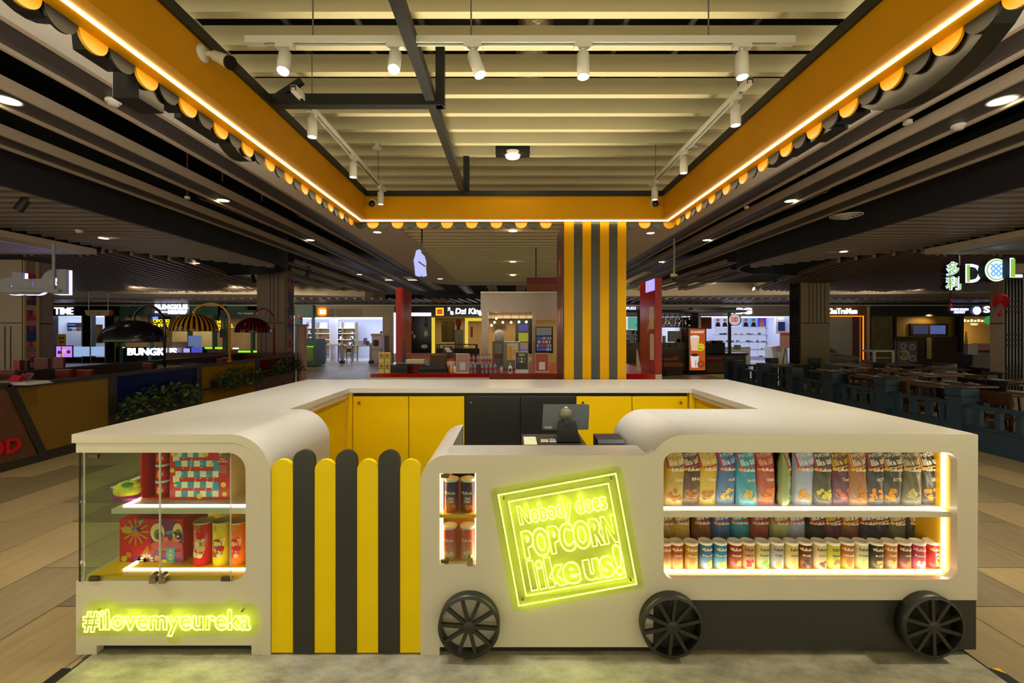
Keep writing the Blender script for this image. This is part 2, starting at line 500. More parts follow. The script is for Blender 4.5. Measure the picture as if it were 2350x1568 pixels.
# dropped fascia boards and the lower slatted ceilings at both sides
for s in (-1, 1):
    X = 5.42 if s < 0 else 5.5
    pts = [(X, -4), (X, 10.6)] + [(X + 1.7 - 1.7 * math.cos(math.radians(t)), 10.6 + 1.9 * math.sin(math.radians(t))) for t in range(8, 91, 8)] + [(X + 3.2, 12.9)]
    poly = [(s * x, y) for x, y in pts] + [(s * (x + 0.06), y - 0.05) for x, y in reversed(pts)]
    struct('ceiling', MB().prism(poly, (), 'z', 3.2, 4.0), CHAR, 'dark fascia of the lower ceiling')
    mb = MB()
    k = 0
    y = 1.7
    while y < 12.3:
        xr = X + 0.08 + max(0.0, y - 10.6) * 0.55
        xl = X + 2.45 if y < 8.9 else X + 2.45 - (y - 8.9) * 0.76
        if y < 4.2: xl = X + 0.6 + 0.0 * y
        if xl > xr + 0.1: mb.box(min(s * xr, s * xl), max(s * xr, s * xl), y, y + 0.05, 3.23, 3.36)
        y += 0.228
    struct('ceiling', mb, SLATB, 'brown slats of the lower ceiling')
    mb = MB()
    d = Vector((s * 0.25, 0.97, 0))
    for i in range(-4, 62):
        p = Vector((s * (X + 2.45 + 0.23 * i), 8.95, 3.24))
        if i < 0: p += d * (-i * 0.32)
        else: p += d * 0.12 * (i % 5)
        q = p + d * (8.6 - (max(0, -i) * 0.32))
        mb.bar(p, q, 0.06, 0.11)
    struct('ceiling', mb, SLATB, 'angled brown slats beyond')
    struct('ceiling', MB().box(min(s * 5.6, s * 24), max(s * 5.6, s * 24), -3, 19.5, 3.75, 3.8), DARK)
    # bulkhead band
    if s < 0:
        pts = [(-24, 18.3), (-11, 19.2), (-8, 19.9), (-6.6, 20.6), (-6.35, 21.0)]
    else:
        pts = [(24, 18.3), (12, 19.4), (8, 20.0), (3.2, 20.4), (1.2, 20.5)]
    poly = pts + [(pts[-1][0], 23)] + [(pts[0][0], 23)]
    struct('ceiling', MB().prism(poly, (), 'z', 3.22, 4.3), BEIGE, 'beige bulkhead')
mb = MB()
for i in range(120):
    x = -24 + 0.4 * i
    mb.bar((x, 21.0, 3.17), (x + 0.3, 23.9, 3.17), 0.12, 0.05)
struct('ceiling', mb, SLATB)
struct('wall_back', MB().box(-30, 30, 24.02, 24.2, 3.05, 3.6), mat('upper_fascia', (24, 22, 22), 0.6, var=0.05))
struct('trim_1', MB().box(-30, 30, 23.9, 24.0, 2.99, 3.06), mat('fascia_trim', (170, 156, 140), 0.5, var=0.03))
struct('wall_back', MB().box(-34, 34, 29.8, 30, 0, 5), mat('deep_back_wall', (60, 54, 50), 0.8, var=0.05))
struct('wall_left', MB().box(-34, -33.8, -4, 30, 0, 5), mat('deep_side_wall', (70, 60, 50), 0.8, var=0.05))
struct('wall_right', MB().box(33.8, 34, -4, 30, 0, 5), MATS['deep_side_wall'])

# canopy slabs of the two restaurants
for s in (-1, 1):
    mb = MB()
    a, b = sorted((s * 7.69, s * 14))
    mb.mi(0).box(a, b, 3.0, 8.45, 3.07, 3.17)
    mb.mi(1).box(a + 0.35, b - 0.35, 3.3, 8.15, 3.052, 3.07)
    o = mb.build('restaurant_canopy', [BEIGE, mat('canopy_soffit_%d' % s, (196, 190, 206) if s < 0 else (150, 136, 120), 0.5, var=0.02)])  # left soffit is white; violet light from the sign is put into its colour
    tag(o, 'beige canopy slab above the mirrored script sign' if s < 0 else 'beige canopy slab above the green and white letter sign', 'canopy')
# services above the slats
mb = MB()
rnd = random.Random(5)
for i in range(9):
    x = -1.6 + 0.42 * i
    mb.cyl((x, -1, 3.8 + 0.1 * (i % 3)), (x + rnd.uniform(-0.3, 0.3), 9, 3.8 + 0.1 * (i % 3)), 0.025, 8)
struct('ceiling', mb, mat('conduit_dark', (50, 44, 40), 0.6, var=0.1), 'conduits above the slats')
FOIL = mat('foil_duct', (200, 190, 165), 0.3, 1.0, bump=1.0, scale=30)
for x0, y0, x1, y1, r, lab in ((0.2, 1.8, 0.14, 4.4, 0.11, 'silver foil duct above the slats near the centre'),
                         (-4.42, 6.6, -4.5, 8.6, 0.17, 'crumpled foil duct above the left ceiling channels'),
                         (-3.5, 7.6, -3.62, 10, 0.15, 'smaller foil duct in the left ceiling gap farther back'),
                         (4.3, 6.3, 4.45, 8.2, 0.16, 'silver foil duct between the right ceiling channels')):
    mb = MB(); pts = []
    N = 46
    prof = []
    for i in range(N):
        t = i / (N - 1)
        prof.append((r * (1 + 0.09 * (i % 2) + 0.04 * rnd.random()), t))
    A = Vector((x0, y0, 3.72)); B = Vector((x1, y1, 3.8))
    d = (B - A); e1 = d.normalized().cross(Vector((0, 0, 1))).normalized(); e2 = e1.cross(d.normalized())
    vs = []; n = 18
    for R, t in prof:
        for k in range(n):
            q = 2 * PI * k / n; vs.append(A + d * t + (e1 * math.cos(q) + e2 * math.sin(q)) * R * (1 + rnd.uniform(-0.04, 0.04)))
    mb.add(vs, [(i * n + k, i * n + (k + 1) % n, (i + 1) * n + (k + 1) % n, (i + 1) * n + k) for i in range(N - 1) for k in range(n)], True)
    for q in (.2, .8): p = A + d * q; mb.cyl((p.x, p.y, p.z + r * .9), (p.x, p.y, 5.2), .006, 6)
    tag(mb.build('foil_duct', FOIL), lab, 'duct')
# ------------------------------------------------------------------ kiosk platform
def vinyl():
    m = bpy.data.materials.new('grey_vinyl'); m.use_nodes = True
    nt = m.node_tree; b = nt.nodes['Principled BSDF']; L = nt.links
    tc = nt.nodes.new('ShaderNodeTexCoord')
    mp = nt.nodes.new('ShaderNodeMapping'); mp.inputs['Scale'].default_value = (1, 1.8, 1); mp.inputs['Rotation'].default_value = (0, 0, 0.5)
    L.new(tc.outputs['Object'], mp.inputs[0])
    n = nt.nodes.new('ShaderNodeTexNoise'); n.inputs['Scale'].default_value = 5; n.inputs['Detail'].default_value = 9; n.inputs['Roughness'].default_value = 0.7
    L.new(mp.outputs[0], n.inputs['Vector'])
    cr = nt.nodes.new('ShaderNodeValToRGB'); cr.color_ramp.elements[0].position = 0.3; cr.color_ramp.elements[0].color = C(112, 107, 92)
    cr.color_ramp.elements[1].position = 0.72; cr.color_ramp.elements[1].color = C(184, 179, 158)
    L.new(n.outputs['Fac'], cr.inputs[0]); L.new(cr.outputs[0], b.inputs['Base Color'])
    b.inputs['Roughness'].default_value = 0.5
    return m
ZP = 0.03
mb = MB()
mb.mi(0).box(-2.08, 2.27, -1.5, 2.30, 0.0, ZP)
mb.mi(1).box(-2.085, -2.075, -1.5, 2.3, 0.0, ZP + 0.001).box(2.265, 2.275, -1.5, 2.3, 0, ZP + 0.001)
pf = mb.build('floor_platform', [vinyl(), BLKM]); tag(pf, 'low grey stone-look platform in front of the snack kiosk', 'platform')
TAPE = bpy.data.materials.new('hazard_tape'); TAPE.use_nodes = True
def tape_mat():
    nt = TAPE.node_tree; b = nt.nodes['Principled BSDF']; L = nt.links
    tc = nt.nodes.new('ShaderNodeTexCoord'); w = nt.nodes.new('ShaderNodeTexWave')
    w.wave_type = 'BANDS'; w.bands_direction = 'DIAGONAL'; w.inputs['Scale'].default_value = 1.1
    L.new(tc.outputs['Object'], w.inputs[0])
    cr = nt.nodes.new('ShaderNodeValToRGB'); cr.color_ramp.interpolation = 'CONSTANT'
    cr.color_ramp.elements[0].color = C(22, 20, 18); cr.color_ramp.elements[1].position = 0.5; cr.color_ramp.elements[1].color = C(236, 190, 20)
    L.new(w.outputs['Fac'], cr.inputs[0]); L.new(cr.outputs[0], b.inputs['Base Color']); b.inputs['Roughness'].default_value = 0.5
tape_mat()
for x0, x1, w in ((-2.17, -2.09, 'left'), (2.28, 2.36, 'right')):
    o = MB().box(x0, x1, -1.5, 2.2, 0.0005, 0.0035).build('hazard_tape', TAPE)
    tag(o, 'black and yellow hazard tape along the %s edge of the grey platform' % w, 'tape')

YF = 2.25                                         # plane of the kiosk front
def fx(x): return (x - CX) * YF / F
def fz(y): return H - (y - CY) * YF / F
ZT = 1.123                                        # worktop height
# ------------------------------------------------------------------ worktop
XL, XR, XLI, XRI, YB, YBI, YM = -2.172, 2.312, -1.45, 1.63, 4.856, 4.10, 2.99
poly = [(XL, YM), (XLI, YM), (XLI, YBI), (XRI, YBI), (XRI, YM), (XR, YM), (XR, YB), (XL, YB)]
mb = MB().prism(poly, (), 'z', ZT - 0.043, ZT)
wt = mb.build('worktop', WHITE); tag(wt, 'long white U-shaped solid worktop running round the kiosk', 'worktop')
# apron boards below the worktop at the two sides
for x0, x1, side in ((XLI - 0.045, XLI - 0.012, 'left'), (XRI + 0.012, XRI + 0.045, 'right')):
    MB().box(x0, x1, YM, YBI, ZT - 0.083, ZT - 0.043).build('apron', WHITE, wt)
# ------------------------------------------------------------------ back and side storage cabinets
doors = [(-1.432, YEL), (-0.925, YEL), (-0.419, BLK), (0.088, BLK), (0.594, YEL), (1.101, YEL)]
for i in range(3):
    x0 = doors[2 * i][0]
    lab = ['yellow two-door storage cabinet under the back worktop, left of the black one', 'black two-door storage cabinet under the back worktop', 'yellow two-door storage cabinet behind the till monitor'][i]
    t = thing('storage_cabinet', lab, 'cabinet', (x0 + 0.506, 4.5, 0.03), 'storage cabinets under the back worktop')
    MB().box(x0, x0 + 1.012, 4.15, 4.84, 0.03, ZT - 0.044).build('body', BLK, t)
    for j in range(2):
        xa = doors[2 * i + j][0]
        d = MB().box(xa + 0.003, xa + 0.503, 4.125, 4.148, 0.08, 1.045, 0.002).build('door', doors[2 * i + j][1], t)
        xl = xa + 0.06 if (j == 0) else xa + 0.44
        if (i, j) in ((0, 0), (1, 0), (2, 0), (2, 1)):
            MB().cyl((xl, 4.125, 0.99), (xl, 4.112, 0.99), 0.011, 14).cyl((xl, 4.112, 0.99), (xl, 4.110, 0.99), 0.006, 10).build('lock', CHROME, d)
for s, xf, lab in ((-1, XLI - 0.035, 'yellow side cabinet along the left inner side of the kiosk'), (1, XRI + 0.035, 'yellow side cabinet along the right inner side of the kiosk')):
    t = thing('side_cabinet', lab, 'cabinet', (xf + s * 0.3, 3.55, 0.03), 'side cabinets of the kiosk')
    x0, x1 = sorted((xf, xf + s * 0.62))
    MB().box(x0, x1, YM + 0.02, 4.10, 0.03, ZT - 0.086).build('body', YEL, t)
    for j in range(2):
        a, b = sorted((xf, xf - s * 0.018))
        MB().box(a, b, 3.03 + 0.5 * j, 3.52 + 0.5 * j, 0.08, ZT - 0.12, 0.002).build('door', YEL, t)
    MB().box(min(xf, -s * 0 + (-1.4335 if s < 0 else 1.6145)), max(xf, -1.4335 if s < 0 else 1.6145), 4.105, 4.145, 0.03, ZT - 0.0445).build('filler', YEL, t)
    x0, x1 = sorted((s * 2.12 if s < 0 else 2.268, s * 2.15 if s < 0 else 2.30))
    MB().box(x0, x1, YM, 4.84, 0.03, ZT - 0.044).build('outer_panel', WHITE, t)
o = MB().box(-1.44, 1.62, YM, 4.12, 0.0, 0.032).build('kiosk_inner_floor', vinyl().copy() if False else cmat(96, 90, 80, 0.6)); tag(o, 'grey floor panel inside the snack kiosk', 'floor panel'); o['kind'] = 'structure'

# ------------------------------------------------------------------ left display cabinet
t = thing('display_cabinet', 'white display cabinet with glass doors and a rounded waterfall end, left of the striped gate', 'cabinet', ((XL - 1.189) / 2, 2.6, ZP))
R = 0.2; XE = -1.189; th = 0.043
out = [(XL, ZT)] + arc(XE - R, ZT - R, R, 90, 0, 40) + [(XE, ZP)]
inn = [(XE - th, ZP)] + arc(XE - R, ZT - R, R - th, 0, 90, 40) + [(XL, ZT - th)]
MB().prism(out + inn, (), 'y', YF, YM).build('waterfall_top', WHITE, t)
R2 = R - th - 0.003; x2 = XE - th - 0.002
out = [(-2.155, ZT - th - 0.002)] + arc(XE - R, ZT - R, R2, 90, 0, 12) + [(x2, ZP), (-1.285, ZP), (-1.285, 0.075), (-2.053, 0.075), (-2.053, ZP), (-2.155, ZP)]
xo, zb, zt_ = -1.314, 0.394, 1.031
opening = [(-2.155, zb)] + arc(xo - 0.07, zb + 0.07, 0.07, -90, 0, 8) + arc(xo - 0.09, zt_ - 0.09, 0.09, 0, 90, 8) + [(-2.155, zt_)]
MB().prism(out + opening, (), 'y', YF + 0.005, YF + 0.05).build('front_frame', WHITE, t)
MB().box(-2.155, x2, YF + 0.05, 2.96, 0.08, zb).build('lower_box', WHITE, t)
MB().box(-2.06, -1.28, YF + 0.045, 2.6, 0.033, 0.078).build('toe_kick', BLKM, t)
for xx in (-2.11,):
    MB().box(-2.09, -2.05, YF + 0.01, YF + 0.2, 0.0, 0.031).build('foot', BLKM, t)
MB().box(-2.155, XE - 0.125, YF + 0.05, 2.96, zt_ + 0.012, ZT - th - 0.002).build('soffit_panel', WHITE, t)
MB().box(-2.05, -1.3, 2.92, 2.945, zb, zt_ + 0.01).build('back_panel', YEL, t)
MB().box(-1.312, -1.29, YF + 0.05, 2.92, zb, zt_ + 0.01).build('side_panel', YEL, t)
fl = MB().box(-2.12, -1.31, YF + 0.03, 2.92, zb, zb + 0.012).build('display_floor', YEL, t)
GL = glass('display_glass', (238, 246, 238))
GLE = mat('glass_edge_green', (18, 52, 40), 0.1, var=0.05)
mb = MB(); mb.mi(0).box(-2.136, -2.130, YF + 0.004, 2.93, zb, zt_ + 0.006); mb.mi(1).box(-2.1365, -2.1295, YF + 0.0, YF + 0.004, zb, zt_)
mb.build('side_glass', [GL, GLE], t)
for x0, x1 in ((fx(190), fx(363.6)), (fx(365.4), fx(527))):
    g = MB().box(x0, x1, YF + 0.006, YF + 0.011, zb + 0.004, zt_ + 0.004).build('glass_door', GL, t)
    MB().box(x0 - 0.0012, x0 + 0.0012, YF + 0.005, YF + 0.012, zb + 0.004, zt_).box(x1 - 0.0012, x1 + 0.0012, YF + 0.005, YF + 0.012, zb + 0.004, zt_).build('polished_edge', mat('polished_edge', (200, 206, 190), 0.1, var=0.03), g)
    hx = x0 + 0.05 if x0 < -2 else x1 - 0.022
    for hz in (zb + 0.012, zt_ - 0.018):
        MB().box(hx - 0.022, hx + 0.022, YF - 0.001, YF + 0.016, hz - 0.011, hz + 0.011, 0.002).build('hinge', mat('hinge_bronze', (98, 88, 62), 0.35, 0.9, var=0.05), g)
    lx = fx(353) if x0 < -2 else fx(374.5)
    lk = MB().prism(arc(lx, zb + 0.027, 0.0155, 0, 180, 10) + [(lx - 0.0155, zb - 0.004), (lx + 0.0155, zb - 0.004)], (), 'y', YF - 0.012, YF + 0.018)
    lk.cyl((lx, YF - 0.012, zb + 0.026), (lx, YF - 0.017, zb + 0.026), 0.009, 14).box(lx - 0.0015, lx + 0.0015, YF - 0.018, YF - 0.016, zb + 0.02, zb + 0.032)
    lk.build('lock', CHROME, g)
# shelf
zs1 = 0.735
sh = MB().box(-2.02, -1.312, 2.30, 2.9, zs1 - 0.026, zs1, 0.002).build('shelf', WHITE, t)
ledp = MB().box(-1.99, -1.32, 2.335, 2.346, zs1, zs1 + 0.006).box(-1.99, -1.979, 2.346, 2.85, zs1, zs1 + 0.006).build('led_strip', LED, sh)
MB().box(-1.99, -1.32, 2.335, 2.347, zb + 0.012, zb + 0.019).box(-1.99, -1.978, 2.347, 2.86, zb + 0.012, zb + 0.019).build('led_strip', LED, fl)

# ------------------------------------------------------------------ striped gate
PLY = mat('gate_yellow', (238, 206, 0), 0.42, spec=0.2, var=0.02); PLB = mat('gate_black', (44, 44, 36), 0.32, var=0.05)
t = thing('striped_gate', 'gate of seven round-topped yellow and black planks in the kiosk front', 'gate', (fx(793), YF + 0.03, ZP))
pe = [621, 671, 720.3, 769, 818, 867, 917, 965.4]
for i in range(7):
    x0, x1 = fx(pe[i]) + 0.0008, fx(pe[i + 1]) - 0.0008
    r = (x1 - x0) / 2; zt = fz(1034.5) if i % 2 else fz(1056)
    pr = [(x0, ZP + 0.008), (x1, ZP + 0.008)] + arc((x0 + x1) / 2, zt - r, r, 0, 180, 22)
    MB().prism(pr, (), 'y', YF + (0.004 if i % 2 else 0.007), YF + 0.032).build('plank', PLB if i % 2 else PLY, t)
MB().box(fx(623), fx(963), YF + 0.033, YF + 0.055, 0.25, 0.33).box(fx(623), fx(963), YF + 0.033, YF + 0.055, 0.72, 0.80).build('rail', PLY, t)

# ------------------------------------------------------------------ centre and right front
t = thing('display_counter', 'white front counter with a snack window and a low till ledge', 'counter', (0.93, 2.6, ZP))
XC0, ZL = -0.4465, 1.02
R = 0.2; xv = 0.673
rl = 0.135
# meeting of the big arc with the lower ledge
import_x = xv + R - math.sqrt(R * R - (R - (ZT - ZL)) ** 2)
a_m = math.degrees(math.acos((xv + R - import_x) / R))
fil = 0.03
top = arc(XC0 + rl, ZL - rl, rl, 180, 90, 14) + [(import_x - 0.05, ZL), (import_x - 0.022, ZL + 0.003), (import_x - 0.004, ZL + 0.014)] + arc(xv + R, ZT - R, R, 180 - a_m - 7, 90, 14)
outer = [(XC0, ZP)] + top + [(XR - 0.004, ZT), (XR, ZT - 0.004), (XR - 0.004, 0.303), (0.705, 0.303), (0.705, 0.0705), (-0.352, 0.0705), (-0.352, ZP)]
wx0, wx1, wz0, wz1 = fx(1523), fx(2197), fz(1330), fz(1039)
nx0, nx1, nz0, nz1 = fx(1009), fx(1092), fz(1296), fz(1087)
win = rrect(wx0, wx1, wz0, wz1, 0.055, 8)
nic = [(nx0, nz0), (nx1, nz0), (nx1, nz1), (nx0, nz1)]
MB().prism(outer, [list(reversed(win)), list(reversed(nic))], 'y', YF, YF + 0.035).build('front_panel', WHITE, t)
MB().box(0.705, XR - 0.006, YF + 0.004, YF + 0.05, 0.055, 0.302).box(XR - 0.05, XR - 0.006, YF + 0.05, 4.84, 0.055, 0.302).build('base_plinth', mat('plinth_black', (46, 44, 40), 0.4, var=0.04), t)
MB().box(-0.352, 0.72, YF + 0.03, YF + 0.06, 0.031, 0.0695).build('toe_kick', BLKM, t)
MB().box(XR - 0.09, XR - 0.05, YF + 0.03, YF + 0.1, 0.0, 0.056).build('foot', BLKM, t)
# till ledge
MB().box(XC0 + 0.12, import_x - 0.02, YF + 0.035, 2.45, ZL - 0.04, ZL).build('till_ledge', WHITE, t)
out = [(XC0, ZP)] + arc(XC0 + rl, ZL - rl, rl, 180, 90, 36) + [(-0.315, ZL)]
re_ = MB().prism(out + [(-0.315, ZP)], (), 'y', 2.452, YM)
re_.prism(out + [(-0.315, ZL - 0.03), (nx0 - 0.02, ZL - 0.07), (nx0 - 0.02, ZP)], (), 'y', YF + 0.035, 2.452)
re_.build('rounded_end', WHITE, t)
MB().box(-0.315, 0.673, 2.45, 3.05, 0.81, 0.85).build('work_shelf', WHITE, t)
MB().box(-0.315, 0.673, 2.44, 2.45, 0.85, ZL - 0.04).build('ledge_back', WHITE, t)
# right waterfall top
th = 0.043
out = [(XR, ZT)] + list(reversed(arc(xv + R, ZT - R, R, 180, 90, 40))) + [(xv, ZP)]
inn = [(xv + th, ZP)] + arc(xv + R, ZT - R, R - th, 180, 90, 40) + [(XR, ZT - th)]
MB().prism(out + inn, (), 'y', YF + 0.035, YM).build('waterfall_top', WHITE, t)
MB().box(XR - 0.045, XR - 0.004, YF + 0.035, YM, 0.303, ZT - th).build('side_panel', WHITE, t)
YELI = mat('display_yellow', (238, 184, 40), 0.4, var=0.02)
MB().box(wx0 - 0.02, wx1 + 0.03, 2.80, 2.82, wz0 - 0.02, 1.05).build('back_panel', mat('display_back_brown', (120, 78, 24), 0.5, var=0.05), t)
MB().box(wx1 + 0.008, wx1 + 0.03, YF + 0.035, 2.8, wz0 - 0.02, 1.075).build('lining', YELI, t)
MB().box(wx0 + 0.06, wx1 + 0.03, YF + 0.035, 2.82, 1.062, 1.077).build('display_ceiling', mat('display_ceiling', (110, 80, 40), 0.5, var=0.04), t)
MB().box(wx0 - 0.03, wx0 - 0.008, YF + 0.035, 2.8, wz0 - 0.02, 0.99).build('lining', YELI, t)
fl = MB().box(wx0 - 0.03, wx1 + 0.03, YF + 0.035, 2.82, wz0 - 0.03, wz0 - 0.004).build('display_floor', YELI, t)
MB().box(wx0 - 0.006, wx1 - 0.008, 2.320, 2.334, wz0 - 0.004, wz0 + 0.006).build('led_strip', LED, fl)
ZSH = 0.725
sh = MB().box(wx0 - 0.006, wx1 + 0.008, 2.288, 2.79, ZSH - 0.028, ZSH, 0.002).build('shelf', WHITE, t)
MB().box(wx0 - 0.006, wx1 - 0.008, 2.326, 2.338, ZSH, ZSH + 0.007).build('led_strip', LED, sh)
MB().box(wx1 - 0.002, wx1 + 0.008, 2.318, 2.334, wz0 + 0.006, ZSH - 0.03).box(wx1 - 0.002, wx1 + 0.008, 2.318, 2.334, ZSH + 0.007, 1.06).build('led_strip', LED, t)
# snack niche in the middle
d = 0.2
n_ = MB()
n_.box(nx0 - 0.012, nx0 - 0.001, YF + 0.035, YF + d, nz0 - 0.01, nz1 + 0.01).box(nx1 + 0.001, nx1 + 0.012, YF + 0.035, YF + d, nz0 - 0.01, nz1 + 0.01)
n_.box(nx0, nx1, YF + 0.035, YF + d, nz1, nz1 + 0.01).box(nx0, nx1, YF + 0.0355, YF + d, nz0 - 0.01, nz0).box(nx0, nx1, YF + d - 0.01, YF + d, nz0, nz1)
ni = n_.build('niche_lining', YELI, t)
ZN = 0.718
MB().box(nx0, nx1, YF + 0.02, YF + d - 0.01, ZN - 0.016, ZN).build('niche_shelf', YELI, ni)
MB().box(nx0 + 0.003, nx0 + 0.009, YF + 0.05, YF + 0.058, nz0, nz1).box(nx1 - 0.009, nx1 - 0.003, YF + 0.05, YF + 0.058, nz0, nz1).build('led_strip', glow('niche_led', (255, 226, 170), 6.0), ni)
g = MB().box(nx0 + 0.002, nx1 - 0.002, YF + 0.006, YF + 0.011, nz0 + 0.002, nz1 - 0.002).build('glass_door', GL, t)
for hz in (nz0 + 0.014, nz1 - 0.014):
    MB().box(nx0 + 0.006, nx0 + 0.044, YF - 0.001, YF + 0.016, hz - 0.009, hz + 0.009, 0.002).build('hinge', MATS['hinge_bronze'], g)
lx = nx1 - 0.028
MB().prism(arc(lx, nz0 + 0.027, 0.014, 0, 180, 10) + [(lx - 0.014, nz0 - 0.002), (lx + 0.014, nz0 - 0.002)], (), 'y', YF - 0.012, YF + 0.018).cyl((lx, YF - 0.012, nz0 + 0.026), (lx, YF - 0.017, nz0 + 0.026), 0.008, 14).build('lock', CHROME, g)

# ------------------------------------------------------------------ wheels
WB = mat('wheel_black', (38, 38, 32), 0.4, var=0.06)
def wheel(label, x, rot):
    y0, y1, r = 2.192, YF - 0.001, 0.149
    z = 0.203
    t = thing('cart_wheel', label, 'wheel', (x, 2.22, z - r), 'decorative cart wheels on the kiosk front')
    MB().lathe([(r - 0.013, y0), (r, y0 + 0.001), (r, y1), (r - 0.013, y1), (r - 0.013, y0)], (x, 0, z), 56, 'y').build('rim', WB, t)
    for k in range(10):
        a = math.radians(rot + 36 * k)
        ca, sa = math.cos(a), math.sin(a)
        MB().bar((x + ca * 0.012, y0 + 0.012, z + sa * 0.012), (x + ca * (r - 0.012), y0 + 0.012, z + sa * (r - 0.012)), 0.0165, 0.017, (0, 1, 0)).build('spoke', WB, t)
    MB().lathe([(0, y0 + 0.002), (0.024, y0 + 0.002), (0.030, y0 + 0.008), (0.030, y0 + 0.022), (0, y0 + 0.022)], (x, 0, z), 24, 'y').build('hub', WB, t)
wheel('black spoked cart wheel under the snack niche, beside the striped gate', px(1076, 2.2), -4)
wheel('black spoked cart wheel where the white panel meets the black plinth', px(1543, 2.2), 12)
wheel('black spoked cart wheel at the right end of the black plinth', px(2142, 2.2), 20)

# ------------------------------------------------------------------ neon signs
NEON = glow('neon_tube_yellow', (240, 255, 60), 4.8)
ACR = glass('acrylic_backing', (250, 255, 225), 0.03, haze=0.05, hcol=(220, 236, 110))
def neon(mb, loops, fn, r, y, eps):
    for P in loops:
        Q = simplify([fn(*p) for p in P], eps)
        if len(Q) > 2: mb.tube([(q[0], y, q[1]) for q in Q], r, 6, True)
def back_off(mb, y):
    """the flex glows to the front only: faces turned to the wall take the opaque jacket"""
    for i, f in enumerate(mb.f):
        if sum(mb.v[k][1] for k in f) / len(f) > y + 0.0004: mb.m[i] = 1
    return mb
JACK = mat('neon_jacket', (226, 222, 200), 0.5, var=0.02)
def fit_loops(s, x0, x1, z0, z1, grow, res=4, space=1.0):
    L = text_loops(s, res, space)
    xs = [p[0] for P in L for p in P]; ys = [p[1] for P in L for p in P]
    a, b, c, d = min(xs), max(xs), min(ys), max(ys)
    g = grow
    return grow_loops([[(x0 + g + (p[0] - a) * (x1 - x0 - 2 * g) / (b - a), z0 + g + (p[1] - c) * (z1 - z0 - 2 * g) / (d - c)) for p in P] for P in L], g)
t = thing('neon_sign', 'glowing yellow neon hashtag lettering on clear acrylic below the left glass display', 'neon sign', (fx(390), YF, fz(1460)))
x0, x1, zc0, zc1 = fx(200), fx(580), fz(1442.5), fz(1394.5)
mb = MB()
neon(mb, fit_loops('#ilovemyeureka', x0, x1, zc0 - 0.024, zc1, 0.0035, 4, 1.06), lambda a, b: (a, b), 0.0040, YF - 0.020, 0.003)
back_off(mb, YF - 0.020).build('neon_tube', [NEON, JACK], t)
zl, zh = zc0 - 0.028, zc1 + 0.022
ol = [(x0 - 0.03, zl)] + [(x0 + 0.37, zl)] + arc(fx(403), zl - 0.005, 0.035, 180, 360, 8) + [(x1 + 0.02, zl)] + arc(x1 - 0.005, zl + 0.04, 0.037, -60, 0, 4) + arc(x1 - 0.01, zh - 0.04, 0.042, 0, 90, 5) + arc(fx(535), zh - 0.01, 0.03, 20, 160, 6) + [(fx(300), zh), (fx(275), zh)] + arc(fx(262), zh + 0.0, 0.018, 0, 90, 4) + arc(fx(222), zh - 0.02, 0.04, 90, 180, 5) + [(x0 - 0.04, zl + 0.03)]
MB().prism(ol, (), 'y', YF - 0.016, YF - 0.011).build('acrylic_backing', ACR, t)
for xx in (fx(230), fx(560)):
    MB().cyl((xx, YF - 0.018, zh - 0.03), (xx, YF, zh - 0.03), 0.005, 10).build('standoff', CHROME, t)

t = thing('neon_sign', 'tilted square neon sign with glowing yellow slogan on the white counter front', 'neon sign', (fx(1300), YF, fz(1390)))
A = Vector((fx(1143), fz(1133))); B = Vector((fx(1411), fz(1085))); Cc = Vector((fx(1458), fz(1335))); D = Vector((fx(1191), fz(1385)))
ex = ((B - A) + (Cc - D)) / 2; ez = ((A - D) + (B - Cc)) / 2; o0 = (A + B + Cc + D) / 4 - ex / 2 - ez / 2
def sq(u, v): q = o0 + ex * u + ez * v; return (q.x, q.y)
mb = MB()
def ring(m): return [sq(m, m), sq(1 - m, m), sq(1 - m, 1 - m), sq(m, 1 - m)]
for m in (0.0, 0.075):
    mb.tube([(q[0], YF - 0.020, q[1]) for q in ring(m)], 0.0046, 6, True)
back_off(mb, YF - 0.020).build('neon_border', [NEON, JACK], t)
for s, u0, u1, v0, v1, g in (('Nobody does', 0.135, 0.88, 0.655, 0.868, 0.007), ('POPCORN', 0.128, 0.925, 0.395, 0.645, 0.011), ('like', 0.128, 0.555, 0.105, 0.375, 0.014), ('us!', 0.59, 0.915, 0.105, 0.375, 0.014)):
    mb = MB()
    neon(mb, fit_loops(s, u0, u1, v0, v1, g, 4, 1.08), sq, 0.0038, YF - 0.020, 0.003)
    back_off(mb, YF - 0.020).build('neon_lettering', [NEON, JACK], t)
bo = [sq(-0.06, -0.06), sq(1.06, -0.06), sq(1.06, 1.06), sq(-0.06, 1.06)]
rr = []
for i in range(4):
    p = Vector(bo[i]); a = Vector(bo[i - 1]); b = Vector(bo[(i + 1) % 4])
    for k in range(5):
        w = k / 4; q = p + (a - p).normalized() * 0.03 * (1 - w) ** 2 + (b - p).normalized() * 0.03 * w ** 2; rr.append((q.x, q.y))
MB().prism(rr, (), 'y', YF - 0.016, YF - 0.011).build('acrylic_backing', ACR, t)
for u in (0.04, 0.96):
    for v in (0.04, 0.96):
        q = sq(u, v); MB().cyl((q[0], YF - 0.018, q[1]), (q[0], YF, q[1]), 0.005, 10).build('standoff', CHROME, t)

